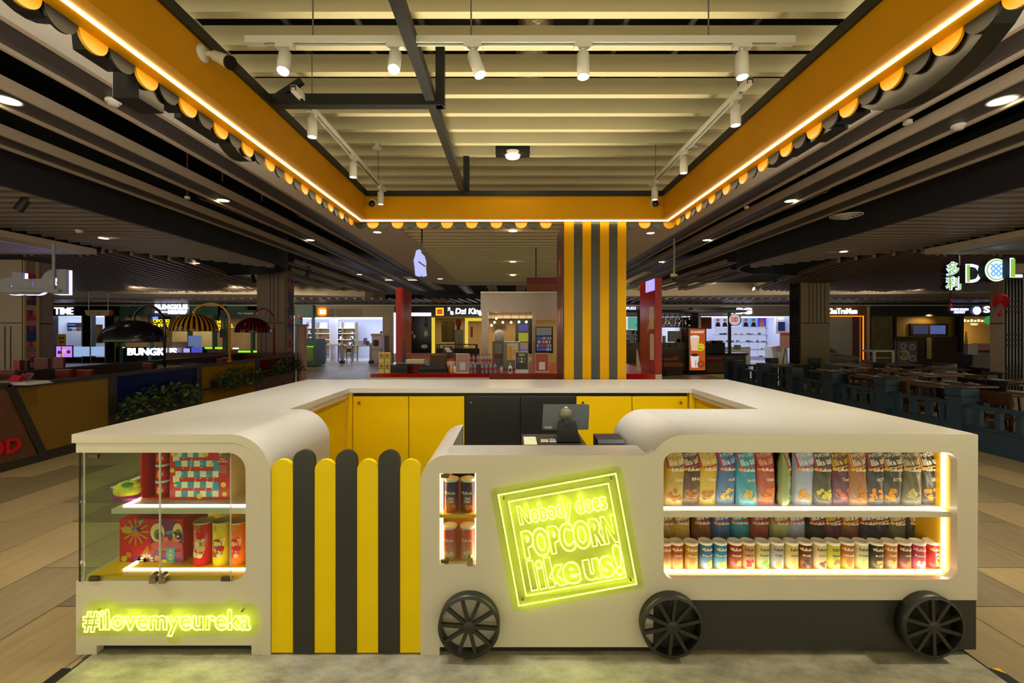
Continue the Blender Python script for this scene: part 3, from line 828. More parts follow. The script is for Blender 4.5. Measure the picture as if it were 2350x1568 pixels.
# ------------------------------------------------------------------ till
BP = mat('till_black', (40, 42, 42), 0.4, var=0.05)
o = MB().box(0.072, 0.458, 2.6, 3.02, 0.852, 0.952, 0.004).build('cash_drawer', mat('drawer_black', (52, 44, 38), 0.45, var=0.05)); tag(o, 'black cash drawer under the till monitor on the work shelf', 'cash drawer')
paper = [('yellowed paper note on the left of the black cash drawer', [(1201, 1003), (1229, 1003), (1233, 1021), (1203, 1021)], (226, 222, 170)),
         ('small cream card on the black cash drawer', [(1241, 1008), (1258, 1008), (1259, 1014.5), (1241, 1014.5)], (236, 228, 170)),
         ('white slip of paper by the monitor foot on the cash drawer', [(1260, 1007), (1279, 1007), (1279, 1015), (1262, 1015)], (232, 230, 226))]
for lab, P, c in paper:
    pts = [(px(x, yz(y, 0.953)), yz(y, 0.953)) for x, y in P]
    o = MB().prism(pts, (), 'z', 0.953, 0.954).build('paper_note', cmat(*c, 0.7)); tag(o, lab, 'paper')
t = thing('till_monitor', 'black till monitor seen from behind on a slanted stand', 'monitor', (0.33, 2.84, 0.952))
Y = 2.76
st = [(px(1283, Y), pz(969, Y)), (px(1322, Y), pz(969, Y)), (px(1333, Y), 0.956), (px(1278, Y), 0.956)]
MB().prism(st, (), 'y', Y + 0.0, Y + 0.05).box(px(1278, Y), px(1333, Y), Y, Y + 0.16, 0.952, 0.962).build('stand', BP, t)
sc = MB().prism(rrect(px(1246, Y), px(1354, Y), pz(990, Y), pz(933, Y), 0.008), (), 'y', Y + 0.05, Y + 0.075)
sc.warp(lambda x, y, z: (x + (z - 1.06) * 0.06, y + (z - 1.1) * 0.12, z + (x - 0.33) * 0.0))
mo = sc.build('screen_housing', mat('monitor_back', (66, 72, 72), 0.35, var=0.05), t)
MB().lathe([(0, Y + 0.03), (0.034, Y + 0.036), (0.042, Y + 0.05), (0.042, Y + 0.06)], (px(1301, Y), 0, pz(955, Y)), 24, 'y').build('hinge_cover', mat('hinge_grey', (110, 108, 84), 0.35, var=0.04), t)
MB().box(px(1294, Y), px(1308, Y), Y - 0.004, Y + 0.04, pz(977, Y), pz(963, Y), 0.003).build('hinge', BP, t)
MB().box(px(1298, Y), px(1305, Y), Y + 0.045, Y + 0.051, pz(939.5, Y), pz(937, Y)).build('status_label', cmat(230, 230, 225), mo)
MB().box(px(1251, Y), px(1268, Y), Y + 0.036, Y + 0.05, pz(987, Y), pz(982, Y)).build('serial_sticker', cmat(150, 152, 140), mo)
t = thing('receipt_printer', 'black receipt printer beside the till monitor', 'printer', (0.59, 2.7, 0.852))
prf = [(2.62, 0.852), (2.62, 0.955), (2.635, 0.985), (2.66, 1.0), (2.80, 1.004), (2.80, 0.852)]
MB().prism(prf, (), 'x', 0.508, 0.662).build('housing', BP, t)
m_ = MB(); text_fit(m_, 'EPSON', px(1404, 2.62), px(1417, 2.62), 0.969 - 0.03, 0.9725 - 0.03 + 0.006, 2.6185, 0.001)
m_.build('lettering', cmat(220, 220, 215), t)
# ------------------------------------------------------------------ canopy
XI0, XI1, XO0, XO1, YI, YO = -1.52, 1.60, -1.68, 1.76, 4.78, 4.95
ZC0, ZC1 = 2.82, 3.055
YN = -1.6
t = thing('kiosk_canopy', 'yellow square canopy frame with scalloped edge and glowing light line above the kiosk', 'canopy', (0.04, 2, ZC0))
fr = MB()
def ringbox(mb, xi0, xi1, yi0, yi1, xo0, xo1, yo0, yo1, z0, z1):
    return mb.prism([(xo0, yo0), (xo1, yo0), (xo1, yo1), (xo0, yo1)], [[(xi0, yi0), (xi0, yi1), (xi1, yi1), (xi1, yi0)]], 'z', z0, z1)
ringbox(fr, XI0, XI1, YN, YI, XO0, XO1, YN - 0.16, YO, ZC0, ZC1)
fr.build('fascia', YELF, t)
mb = MB()
ringbox(mb, XI0 + 0.02, XI1 - 0.02, YN, YI - 0.02, XO0, XO1, YN - 0.16, YO, ZC1, ZC1 + 0.055)
mb.build('top_frame', BLKM, t)
lx0, lx1, ly = -1.60, 1.68, 4.865
mb = MB()
ringbox(mb, lx0 + 0.006, lx1 - 0.006, YN + 0.1, ly - 0.006, lx0 - 0.006, lx1 + 0.006, YN + 0.088, ly + 0.006, ZC0 - 0.006, ZC0 + 0.001)
mb.build('light_line', LEDC, t)
SCY = mat('scallop_yellow', (240, 168, 8), 0.35, var=0.03); SCB = mat('scallop_black', (13, 13, 12), 0.5, var=0.06)
R = 0.0665
def scallop_mesh(m):
    pr = arc(0, 0, R - 0.002, 180, 360, 14) + [(R - 0.002, 0.02), (-R + 0.002, 0.02)]
    return MB().prism(pr, (), 'y', -0.006, 0.006)
protos = {}
def scallop(x, y, rz, black):
    if black not in protos:
        k = scallop_mesh(0).build('scallop', SCB if black else SCY, t)
        # mesh was built at the world origin: shift so that the child can be placed freely
        for v in k.data.vertices: v.co += ORG[t.name]
        protos[black] = k
    else:
        k = protos[black].copy(); COL.objects.link(k)
    k.location = Vector((x, y, ZC0)) - ORG[t.name]; k.rotation_euler = (0, 0, rz)
n = 0
y = 4.93 - 0.134
while y > 0.2:
    scallop(XO0 - 0.007, y, PI / 2, n % 2 == 1); scallop(XO1 + 0.007, y, PI / 2, n % 2 == 1); y -= 0.1345; n += 1
x = XO0 + 0.045; n = 1
while x < XO1:
    if not (0.50 < x < 1.28): scallop(x, YO + 0.007, 0, n % 2 == 1)
    x += 0.1345; n += 1
# backs of the big sign letters that hang outside the fascia
LB = mat('sign_letter_black', (12, 12, 13), 0.35, var=0.05)
LIT = glow('sign_letter_lit_face', (255, 246, 232), 4.0)
def letter(poly, xa, xb):
    k = MB().prism(poly, (), 'x', xa, xb).build('sign_letter', LB, t)
    xf = (xa - 0.004, xa) if xa < 0 else (xb, xb + 0.004)
    cy, cz = sum(p[0] for p in poly) / len(poly), sum(p[1] for p in poly) / len(poly)
    MB().prism([(cy + (p[0] - cy) * .94, cz + (p[1] - cz) * .94) for p in poly], (), 'x', *xf).build('lit_face', LIT, k)
def blob(yc, zc, ry, rz, n=26): return [(yc + ry * math.cos(2 * PI * i / n), zc + rz * math.sin(2 * PI * i / n)) for i in range(n)]
xa, xb = XO0 - 0.11, XO0 - 0.02
letter(blob(2.92, 2.93, 0.22, 0.19), xa, xb)
letter([(2.42, 2.77), (2.75, 2.77), (2.75, 3.05), (2.42, 3.05)], xa, xb)
letter([(2.08, 2.70), (2.23, 2.70), (2.23, 3.05), (2.08, 3.05)], xa - 0.03, xb)
letter([(2.29, 2.775), (2.38, 2.775), (2.38, 3.05), (2.29, 3.05)], xa, xb)
letter([(1.86, 2.785), (2.02, 2.785), (2.04, 3.05), (1.83, 3.05)], xa, xb)
letter(blob(1.66, 2.95, 0.16, 0.165), xa, xb)
letter(blob(1.38, 2.97, 0.14, 0.175), xa, xb)
for y_ in (0.4, 0.85, 3.3, 3.7, 4.1, 4.5): letter([(y_, 2.86), (y_ + .26, 2.86), (y_ + .26, 3.1), (y_, 3.1)], xa, xb)
xa, xb = XO1 + 0.02, XO1 + 0.11
letter(blob(2.0, 3.0, 0.42, 0.34), xa, xb)
letter([(2.52, 2.755), (2.7, 2.755), (2.7, 3.05), (2.52, 3.05)], xa, xb)
letter([(2.74, 2.775), (2.98, 2.775), (2.98, 3.05), (2.74, 3.05)], xa, xb)
letter([(2.36, 2.77), (2.5, 2.77), (2.5, 3.05), (2.36, 3.05)], xa, xb)
for y_ in (0.5, 1.0, 3.4, 3.8, 4.2, 4.6): letter([(y_, 2.86), (y_ + .26, 2.86), (y_ + .26, 3.1), (y_, 3.1)], xa, xb)
letter([(3.02, 2.785), (3.2, 2.785), (3.2, 3.05), (3.02, 3.05)], xa, xb)

# steel tubes of the canopy roof
t = thing('steel_truss', 'black steel tube truss crossing under the beige ceiling slats', 'frame', (-0.5, 2.5, 3.08))
MB().box(-0.535, -0.475, YN, YI + 0.05, 3.08, 3.14).build('long_tube', BLKM, t)
MB().box(-1.60, -0.43, 2.86, 2.92, 3.06, 3.13).build('cross_tube', BLKM, t)
MB().box(-0.475, -0.42, 2.87, 2.92, 3.06, 3.5).build('hanger', BLKM, t)
MB().box(-0.49, -0.43, 4.70, 4.76, 3.10, 3.5).build('hanger', BLKM, t)
MB().bar((-1.5, 2.88, 3.1), (-1.32, 2.88, 3.22), 0.035).build('brace', BLKM, t)

# ------------------------------------------------------------------ pillar
PX0, PX1, PY0 = 0.577, 1.246, 4.905
t = thing('striped_pillar', 'square pillar striped yellow and black behind the worktop', 'pillar', ((PX0 + PX1) / 2, PY0 + 0.36, 0))
t['kind'] = 'thing'
pe = [1295, 1317, 1337, 1356.5, 1377, 1397.5, 1417, 1437]
for i in range(7):
    x0 = PX0 + (pe[i] - 1295) / 142 * (PX1 - PX0); x1 = PX0 + (pe[i + 1] - 1295) / 142 * (PX1 - PX0)
    MB().box(x0, x1, PY0, PY0 + 0.02, 0, ZC0 - 0.002).build('stripe', PLB if i % 2 else mat('pillar_yellow', (192, 138, 0), 0.5, spec=0.1, var=0.02), t)
MB().box(PX0 + 0.01, PX1, PY0 + 0.02, PY0 + 0.72, 0, ZC0 - 0.004).build('core', PLY, t)
mb = MB()
mb.mi(0).box(PX0 - 0.006, PX0 + 0.01, PY0 + 0.06, PY0 + 0.72, 0, 2.81)
mb.mi(1)
for z in (2.35, 1.85):
    o_ = [(PY0 + 0.4 + 0.13 * math.cos(a * PI / 10), z + 0.2 * math.sin(a * PI / 10)) for a in range(20)]
    i_ = [(PY0 + 0.4 + 0.11 * math.cos(a * PI / 10), z + 0.18 * math.sin(a * PI / 10)) for a in range(20)]
    mb.prism(o_, [list(reversed(i_))], 'x', PX0 - 0.009, PX0 - 0.006)
mb.mi(2)
for z in (2.38, 1.8):
    mb.prism([(PY0 + 0.35, z - 0.12), (PY0 + 0.45, z - 0.05), (PY0 + 0.42, z + 0.1), (PY0 + 0.36, z + 0.05)], (), 'x', PX0 - 0.009, PX0 - 0.006)
mb.build('side_panel', [mat('maroon_poster', (96, 36, 34), 0.4, var=0.12, scale=6), mat('poster_red', (190, 50, 40), 0.4, var=0.05), mat('poster_pale', (170, 150, 130), 0.4, var=0.1)], t)

# ------------------------------------------------------------------ track lights and fittings
TZ = 3.10
def track(label, a, b, drops):
    t = thing('light_track', label, 'track', a)
    d = (Vector(b) - Vector(a)).normalized()
    e = d.cross(Vector((0, 0, 1))) * 0.5
    a_, b_ = Vector(a), Vector(b)
    m_ = MB(); m_.mi(0).bar(a_ + Vector((0, 0, 0.016)), b_ + Vector((0, 0, 0.016)), 0.036, 0.006).bar(a_ + e * 0.03, b_ + e * 0.03, 0.006, 0.03).bar(a_ - e * 0.03, b_ - e * 0.03, 0.006, 0.03)
    m_.mi(1).bar(a_ + Vector((0, 0, 0.008)), b_ + Vector((0, 0, 0.008)), 0.022, 0.008)
    m_.build('rail', [WPLAS, BLKM], t)
    for e_ in ((a_, d), (b_, -d)): MB().bar(e_[0], e_[0] + e_[1] * 0.09, 0.037, 0.034).build('end_cap', WPLAS, t)
    for p in drops: MB().cyl(p, (p[0], p[1], 3.46), 0.004, 8).build('drop_rod', cmat(110, 104, 92, 0.4), t)
track('white light track across the front of the canopy opening', (-1.335, 2.30, TZ), (1.43, 2.30, TZ), [(-1.0, 2.3, TZ + .02), (-0.2, 2.3, TZ + .02), (1.0, 2.3, TZ + .02)])
track('white light track along the left side of the canopy opening', (-1.31, 2.74, TZ), (-1.31, 4.72, TZ), [(-1.31, 3.0, TZ + .02), (-1.31, 4.5, TZ + .02)])
track('white light track along the right side of the canopy opening', (1.40, 2.66, TZ), (1.40, 4.55, TZ), [(1.4, 2.8, TZ + .02), (1.4, 4.4, TZ + .02)])
def spot(label, x, y, aim, power=9, rot=0.0, beam=None):
    t = thing('track_spotlight', label, 'spotlight', (x, y, TZ - 0.19), 'white track spotlights')
    e = Vector((math.cos(rot), math.sin(rot), 0))
    p = Vector((x, y, TZ))
    MB().bar(p - e * 0.045 - Vector((0, 0, 0.022)), p + e * 0.045 - Vector((0, 0, 0.022)), 0.034, 0.03).build('adapter', WPLAS, t)
    MB().bar(p + Vector((0, 0, -0.037)), p + Vector((0, 0, -0.085)), 0.014, 0.008).build('arm', WPLAS, t)
    top = p + Vector((0, 0, -0.062)); d = (Vector(aim) - top).normalized(); L = 0.125; r = 0.031
    e1 = d.cross(Vector((0.3, 1, 0))).normalized(); e2 = d.cross(e1)
    vs = []; n_ = 24
    prof = [(0, 0), (r * 0.9, 0), (r, 0.005), (r, L), (r - 0.003, L), (r - 0.006, L - 0.02)]
    for R_, h in prof:
        for k in range(n_):
            q = 2 * PI * k / n_; vs.append(top + d * h + (e1 * math.cos(q) + e2 * math.sin(q)) * R_)
    MB().add(vs, [(i * n_ + k, i * n_ + (k + 1) % n_, (i + 1) * n_ + (k + 1) % n_, (i + 1) * n_ + k) for i in range(5) for k in range(n_)], True).build('head', WPLAS, t)
    b = top + d * (L - 0.02)
    MB().cyl(b, b + d * 0.002, r - 0.006, 20).build('lens', BULB, t)
    lamp('SPOT', b + d * 0.03, power * 3.8, (0.98, 0.99, 1.0), 0.03, beam or b + d, 84, 0.8, 'track_spot_light')
spot('white track spotlight glaring at the camera, first from the left on the front track', px(655, 2.3), 2.3, (-1.05, 1.9, 2.0), 9)
spot('white track spotlight glaring at the camera beside the black tube', px(908, 2.3), 2.3, (-0.54, 1.8, 2.0), 9)
spot('white track spotlight tilted to the right, middle of the front track', px(1085, 2.3), 2.3, (0.02, 2.22, 2.4), 9, beam=(-0.7, 4.13, 0.6))
spot('upright white track spotlight right of the middle of the front track', px(1338, 2.3), 2.3, (px(1338, 2.3), 2.25, 2.4), 9, beam=(0.5, 4.13, 0.6))
spot('white track spotlight near the right end of the front track', px(1702, 2.3), 2.3, (px(1702, 2.3), 2.25, 2.2), 9, beam=(1.3, 3.9, 0.7))
for i, (x_, y_) in enumerate(((-1.31, 3.0), (-1.31, 3.78), (-1.31, 4.58))):
    spot(['nearest', 'middle', 'farthest'][i] + ' white spotlight on the left light track', x_, y_, (-1.28, y_ - 0.02, 1.2), 7, PI / 2)
for i, (x_, y_) in enumerate(((1.40, 2.83), (1.40, 3.68), (1.40, 4.42))):
    spot(['nearest', 'middle', 'farthest'][i] + ' white spotlight on the right light track', x_, y_, (1.38, y_ - 0.02, 1.2), 5, PI / 2)
# recessed adjustable downlight in the slats
t = thing('recessed_downlight', 'bright tilting downlight in a black square housing between the slats', 'downlight', (0.02, 4.56, 3.40))
MB().box(-0.15, 0.19, 4.50, 4.62, 3.40, 3.50).build('housing', BLKM, t)
MB().lathe([(0.0, 3.385), (0.06, 3.383), (0.075, 3.39), (0.085, 3.41), (0.085, 3.43)], (0.02, 4.56, 0), 24).build('bezel', WPLAS, t)
MB().cyl((0.02, 4.555, 3.378), (0.02, 4.555, 3.384), 0.066, 24).build('lens', glow('adjustable_lens', (255, 240, 205), 9.0), t)
for x_, y_, lab in ((px(865, 4.4), 4.4, 'small white disc sensor under the slats at the left'), (px(1590, 4.4), 4.4, 'small white disc sensor under the slats at the right')):
    t = thing('ceiling_sensor', lab, 'sensor', (x_, y_, 3.36))
    MB().cyl((x_, y_, pz(342, y_)), (x_, y_, pz(342, y_) + 0.012), 0.045, 20).build('disc', WPLAS, t)
    MB().cyl((x_, y_, pz(342, y_) + 0.012), (x_, y_, 3.46), 0.02, 12).build('stem', WPLAS, t)
# cameras
t = thing('bullet_camera', 'white bullet security camera fixed to the left yellow fascia', 'security camera', (-1.5, 2.2, 2.9))
P = Vector((XI0 + 0.012, px(0, 1) * 0 + 2.28, 2.98))
Yc = 1.52 * F / (CX - 462)
zc = pz(123, Yc)
MB().lathe([(0, XI0 + 0.001), (0.042, XI0 + 0.001), (0.042, XI0 + 0.012), (0.028, XI0 + 0.02), (0, XI0 + 0.022)], (0, Yc, zc), 24, 'x').build('mount', WPLAS, t)
MB().tube([(XI0 + 0.02, Yc, zc), (XI0 + 0.05, Yc, zc - 0.003), (XI0 + 0.07, Yc + 0.0, zc - 0.015)], 0.014, 10).build('arm', WPLAS, t)
a = Vector((XI0 + 0.065, Yc, zc - 0.01)); b = a + Vector((0.085, -0.02, -0.045))
MB().cyl(a, b, 0.024, 18, 0.033).build('housing', WPLAS, t)
MB().cyl(b, b + (b - a).normalized() * 0.012, 0.033, 18).build('lens', mat('camera_lens', (40, 30, 28), 0.1, var=0.05), t)
for x_, lab in ((855, 'small dome camera in the left far corner of the yellow canopy'), (1503, 'small dome camera in the right far corner of the yellow canopy')):
    Y = 4.74; x = px(x_, Y); z = pz(467, Y)
    t = thing('corner_camera', lab, 'security camera', (x, Y, z - 0.04))
    MB().cyl((x, YI - 0.001, z + 0.015), (x, YI - 0.045, z + 0.005), 0.04, 18).build('housing', WPLAS, t)
    MB().ellipsoid((x, YI - 0.06, z - 0.008), (0.034, 0.03, 0.034)).build('lens', MATS['camera_lens'], t)
# downlights in soffit, channels and slats
def downlight(x, y, z, label, r=0.075, lit=True):
    t = thing('downlight', label, 'downlight', (x, y, z), 'round ceiling downlights')
    MB().lathe([(r, z - 0.004), (r + 0.012, z - 0.006), (r + 0.014, z), (r, z)], (x, y, 0), 28).build('ring', WPLAS, t)
    MB().cyl((x, y, z - 0.002), (x, y, z - 0.001), r, 24).build('lens', DLIT if lit else cmat(150, 140, 130, 0.3), t)
dl = [(15, 230, 3.48, 'at the far left edge of the ceiling channel', .085), (512, 460, 3.48, 'in the left ceiling channel above the striped lamp', .075), (712, 551, 3.48, 'farther back in the left ceiling channel', .075),
      (2300, 231, 3.48, 'large and close in the right ceiling channel', .085), (1815, 461, 3.48, 'in the right ceiling channel beyond the canopy corner', .075), (1622, 551, 3.48, 'farther back in the right ceiling channel', .075),
      (866, 533, 3.45, 'in the pale soffit left of the pillar', .07), (1493, 535, 3.45, 'in the pale soffit right of the pillar', .07), (1010, 640, 3.45, 'at the far end of the pale soffit', .09),
      (1519, 601, 3.48, 'small and far in the right channel beside the pillar', .08), (825, 630, 3.48, 'small and far in the left channel by the red post', .08)]
for x_, y_, z, lab, r in dl:
    Y = yz(y_, z); downlight(px(x_, Y), Y, z, 'round white downlight ' + lab, r)
for i, y_ in enumerate((530, 601, 632)):
    Y = yz(y_, 3.44); x = px(1177, Y)
    downlight(x, Y, 3.44, ['nearest', 'second', 'farthest'][i] + ' of the downlights in the slats behind the canopy', .08)
for x_, y_, lab in ((238, 547, 'in the brown slats above the restaurant canopy at the left'), (1936, 578, 'in the brown slats above the right column'), (450, 604, 'in the brown slats left of the patterned column')):
    Y = yz(y_, 3.225); downlight(px(x_, Y), Y, 3.225, 'small downlight ' + lab, .07)
def detector(x_, y_, z, lab):
    Y = yz(y_, z); x = px(x_, Y)
    t = thing('smoke_detector', 'white smoke detector ' + lab, 'smoke detector', (x, Y, z - 0.05))
    MB().lathe([(0, z - 0.055), (0.028, z - 0.054), (0.036, z - 0.045), (0.04, z - 0.028)], (x, Y, 0), 24).build('sensor_cap', cmat(190, 184, 172, 0.4), t)
    MB().lathe([(0.04, z - 0.028), (0.052, z - 0.026), (0.055, z - 0.012), (0.05, z), (0, z)], (x, Y, 0), 24).build('base', WPLAS, t)
detector(260, 228, 3.48, 'in the left ceiling channel'); detector(2200, 285, 3.48, 'in the right ceiling channel near the downlight')
detector(182, 528, 3.23, 'under the brown slats at the left')
def sprink(x_, y_, lab):
    z = 3.5; Y = yz(y_, z); x = px(x_, Y)
    t = thing('ceiling_sprinkler', lab, 'sprinkler', (x, Y, z))
    MB().cyl((x, Y, z), (x, Y, 4.2), 0.012, 8).build('pipe', cmat(110, 40, 34, 0.5), t)
    MB().cyl((x, Y, z - 0.01), (x, Y, z + 0.02), 0.035, 14).build('plate', WPLAS, t)
sprink(2083, 282, 'red-piped sprinkler between the right ceiling channels'); sprink(1713, 477, 'sprinkler between the right channels close to the canopy edge'); sprink(430, 455, 'red-piped sprinkler between the left ceiling channels')
for x_, y_, r in ((1942, 495, .22),):
    z = 3.42; Y = yz(y_, z); x = px(x_, Y)
    mb = MB()
    for k in range(5): mb.lathe([(r * (1 - k * .2), z - .012 * k), (r * (1 - k * .2) - .012, z - .012 * k - .012), (max(0.001, r * (1 - k * .2) - .03), z - .012 * k - .006)], (x, Y, 0), 30)
    tag(mb.build('air_diffuser', WPLAS), 'round ringed air diffuser in the right ceiling gap', 'air diffuser')
def bspot(x_, y_, Y, lab, dx):
    x = px(x_, Y); z = pz(y_, Y)
    t = thing('ceiling_spotlight', lab, 'spotlight', (x, Y, z - .1), 'black ceiling spotlights')
    MB().box(x - 0.05, x + 0.05, Y - 0.02, Y + 0.02, z + 0.16, z + 0.19).cyl((x, Y, z + .17), (x, Y, z + .08), .012, 8).build('bracket', BLKM, t)
    MB().cyl((x + dx, Y, z + 0.09), (x - dx, Y - .05, z - 0.1), 0.05, 18).build('head', BLKM, t)
bspot(58, 468, 5.6, 'black spotlight under the slats at the far left', .04)
bspot(1775, 640, 12.5, 'black spotlight left of the right column', -.04)
bspot(708, 628, 12.0, 'black spotlight right of the patterned column', .04)
bspot(583, 640, 13.0, 'black spotlight left of the patterned column', -.04)
t = thing('dome_camera', 'grey dome camera hanging from the ceiling right of the pillar', 'security camera', at(1547, 640, 9))
p = at(1547, 636, 9)
MB().cyl(p, (p.x, p.y, 5.2), .02, 10).cyl(p, p + Vector((0, 0, .06)), .07, 20).build('mount', cmat(150, 140, 125, .5), t)
MB().ellipsoid(p + Vector((0, 0, -.02)), (.055, .055, .055)).build('dome', MATS['camera_lens'], t)
GK[0] = 0.42
# ------------------------------------------------------------------ helpers for the far shops
def R(mb, x0, y0, x1, y1, Y, d=0.05):
    """slab whose front fills a rectangle of the picture at depth Y"""
    return mb.box(px(x0, Y), px(x1, Y), Y, Y + d, pz(y1, Y), pz(y0, Y))
def slab(name, x0, y0, x1, y1, Y, m, parent=None, d=0.05):
    return R(MB(), x0, y0, x1, y1, Y, d).build(name, m, parent)
def solo(name, label, cat, x0, y0, x1, y1, Y, m, d=0.05, group=None):
    return tag(slab(name, x0, y0, x1, y1, Y, m, None, d), label, cat, group)
def words3d(s, x0, y0, x1, y1, Y, m, parent=None, d=0.03, name='lettering', offset=0.012, shear=0.0):
    mb = MB(); text_fit(mb, s, px(x0, Y), px(x1, Y), pz(y1, Y), pz(y0, Y), Y, d, offset, shear)
    return mb.build(name, m, parent)
def base(x0, x1, Y, z=0.0): return ((px(x0, Y) + px(x1, Y)) / 2, Y, z)
SIGNW = glow('sign_white_light', (214, 222, 255), 5.0)
SIGNB = glow('sign_blue_white', (176, 176, 255), 3.0)
SIGNY = glow('sign_yellow_light', (255, 196, 30), 2.4)
SIGNO = glow('sign_orange_light', (255, 140, 24), 1.6)
SCRB = glow('screen_blue', (90, 110, 190), 0.8)
GRN = mat('shop_green', (38, 74, 62), 0.5, var=0.05)
WOODC = mat('counter_wood', (96, 66, 40), 0.45, var=0.12, scale=14)
SHOPW = mat('shop_white', (226, 226, 232), 0.5, var=0.02)
BLKG = mat('gloss_black', (16, 15, 16), 0.15, var=0.05)
GOLD = mat('gold_trim', (190, 160, 80), 0.35, 0.7, var=0.05)
REDG = mat('gloss_red', (150, 15, 10), 0.2, spec=0.25, var=0.04)
Y0 = 24.0
def shopbox(t, x0, x1, y0, Y, wallm, ceilm, depth=3.2, power=60, col=COOL, yb=None):
    power *= 0.13
    """room behind a shop front: side walls, back wall, lit ceiling"""
    a, b, zt = px(x0, Y), px(x1, Y), pz(y0, Y)
    MB().box(a - .06, a, Y, Y + depth, 0.003, zt).build('side_wall', wallm, t)
    MB().box(b, b + .06, Y, Y + depth, 0.003, zt).build('side_wall', wallm, t)
    MB().box(a, b, Y + depth, Y + depth + .06, 0.003, zt).build('back_wall', wallm, t)
    MB().box(a, b, Y + .02, Y + depth, zt, zt + .06).build('ceiling_panel', ceilm, t)
    if power: lamp('AREA', ((a + b) / 2, Y + depth * .45, zt - .03), power, col, ((b - a) * .8, depth * .6), ((a + b) / 2, Y + depth * .45, 0), name='shop_light')

# ------------------------------------------------------------------ far left: clock-word shop
t = thing('watch_shop', 'black-fronted lit shop with white block lettering at the far left', 'shop', base(120, 270, Y0))
slab('fascia', 100, 703, 268, 725, Y0, BLKG, t, .3)
words3d('TIME', 124, 706, 167, 722, Y0 - .04, SIGNW, t)
slab('pillar', 187, 725, 208, 836, Y0, BLKG, t, .3); slab('pillar', 240, 725, 263, 836, Y0, BLKG, t, .3); slab('pillar', 100, 725, 121, 836, Y0, BLKG, t, .3)
for x in (187.5, 207, 240, 263): slab('gold_trim', x, 725, x + 1.5, 832, Y0 - .03, GOLD, t, .02)
slab('plinth', 121, 820, 240, 838, Y0, BLKG, t, .2)
slab('window_pane', 121, 725, 187, 820, Y0 + .1, glass('shop_glass', (235, 240, 245)), t, .02); slab('window_pane', 208, 725, 240, 820, Y0 + .1, MATS['shop_glass'], t, .02)
shopbox(t, 100, 265, 724, Y0 + .3, SHOPW, PANEL, 3, 90)
slab('counter_front', 122, 760, 240, 795, Y0 + 1.6, SHOPW, t, .4); slab('dark_header', 122, 741, 186, 752, Y0 + 1.6, CHAR, t, .1)
for x0, x1, c in ((150, 172, (70, 90, 170)), (122, 130, (60, 150, 150))): slab('header_sign', x0, 744.5, x1, 747, Y0 + 1.55, glow('hdr_%d' % x0, c, 2.5), t, .02)
rnd = random.Random(3)
for i, (x, w, c) in enumerate(((124, 6, (200, 120, 60)), (133, 8, (90, 90, 120)), (143, 6, (230, 230, 240)), (153, 8, (60, 80, 130)), (165, 7, (190, 170, 150)), (176, 6, (120, 60, 60)))):
    slab('goods_box', x, 752 + rnd.uniform(0, 3), x + w, 760, Y0 + 1.6, cmat(*c), t, .2)
solo('poster_stand', 'yellow sale poster on a thin stand before the black-fronted shop', 'poster', 130, 767, 151, 793, Y0 - 1.2, cmat(214, 178, 30), .02)
p_ = bpy.data.objects['poster_stand']; slab('pole', 140, 793, 141, 833.5, Y0 - 1.19, BLKM, p_, .02); slab('print', 134, 774, 147, 778, Y0 - 1.205, cmat(120, 40, 90), p_, .004); slab('print', 136, 783, 146, 788, Y0 - 1.205, cmat(170, 40, 30), p_, .004)
t2 = thing('window_screen', 'pink and violet advertising screen low in the window of the black-fronted shop', 'screen', base(128, 166, Y0 - .05, pz(821, Y0)))
slab('bezel', 127, 793, 167, 822, Y0 - .06, BLKG, t2, .05); slab('picture', 129, 795, 165, 820, Y0 - .07, glow('screen_pink', (200, 130, 235), 1.1), t2, .008)
for x, y, r_, c in ((136, 809, 4, (60, 50, 70)), (147, 806, 5, (240, 200, 220)), (157, 808, 4, (60, 50, 80)), (142, 815, 3, (250, 220, 60))):
    p = at(x, y, Y0 - .08); MB().cyl(p, p + Vector((0, .005, 0)), r_ * Y0 / F, 14).build('picture_dot', glow('dot%d%d' % (x, y), c, .8), t2)
solo('window_screen', 'pale blue advertising screen low in the window beside the violet one', 'screen', 169, 796, 204, 818, Y0 - .06, glow('screen_pale', (150, 180, 225), 1.0), .04)
solo('window_screen', 'narrow pale blue screen low in the right window of the black-fronted shop', 'screen', 209, 796, 236, 817, Y0 - .06, MATS['screen_pale'], .04)
solo('window_poster', 'tall portrait poster in the right window of the black-fronted shop', 'poster', 219, 745, 235, 788, Y0 + .05, glow('poster_pale', (170, 180, 180), .7), .02)
t = thing('direction_board', 'cream boat-shaped direction board hanging on two thin rods', 'sign', at(225, 725, 18))
bx0, bx1, bz0, bz1 = px(194, 18), px(253, 18), pz(725, 18), pz(712, 18)
MB().prism([(bx0, bz1), (bx0 + .05, bz0 + .04), (bx0 + .16, bz0), (bx1 - .1, bz0), (bx1, bz1)], (), 'y', 18, 18.06).build('board', cmat(206, 180, 140), t)
MB().prism([(bx1 + .01, bz1), (bx1 - .08, bz0), (bx1 + .03, bz0), (bx1 + .1, bz0 + .06), (bx1 + .08, bz1)], (), 'y', 18.005, 18.055).build('red_end', cmat(150, 40, 30), t)
for x in (202, 246): MB().cyl((px(x, 18), 18.03, bz1 - .03), (px(x, 18), 18.03, 3.75), .008, 8).build('rod', STEEL, t)
words3d('EXIT   TOILET', 206, 715, 238, 718, 17.995, cmat(90, 70, 50), t, .004); words3d('LIFT LOBBY', 206, 720, 232, 723, 17.995, cmat(90, 70, 50), t, .004)

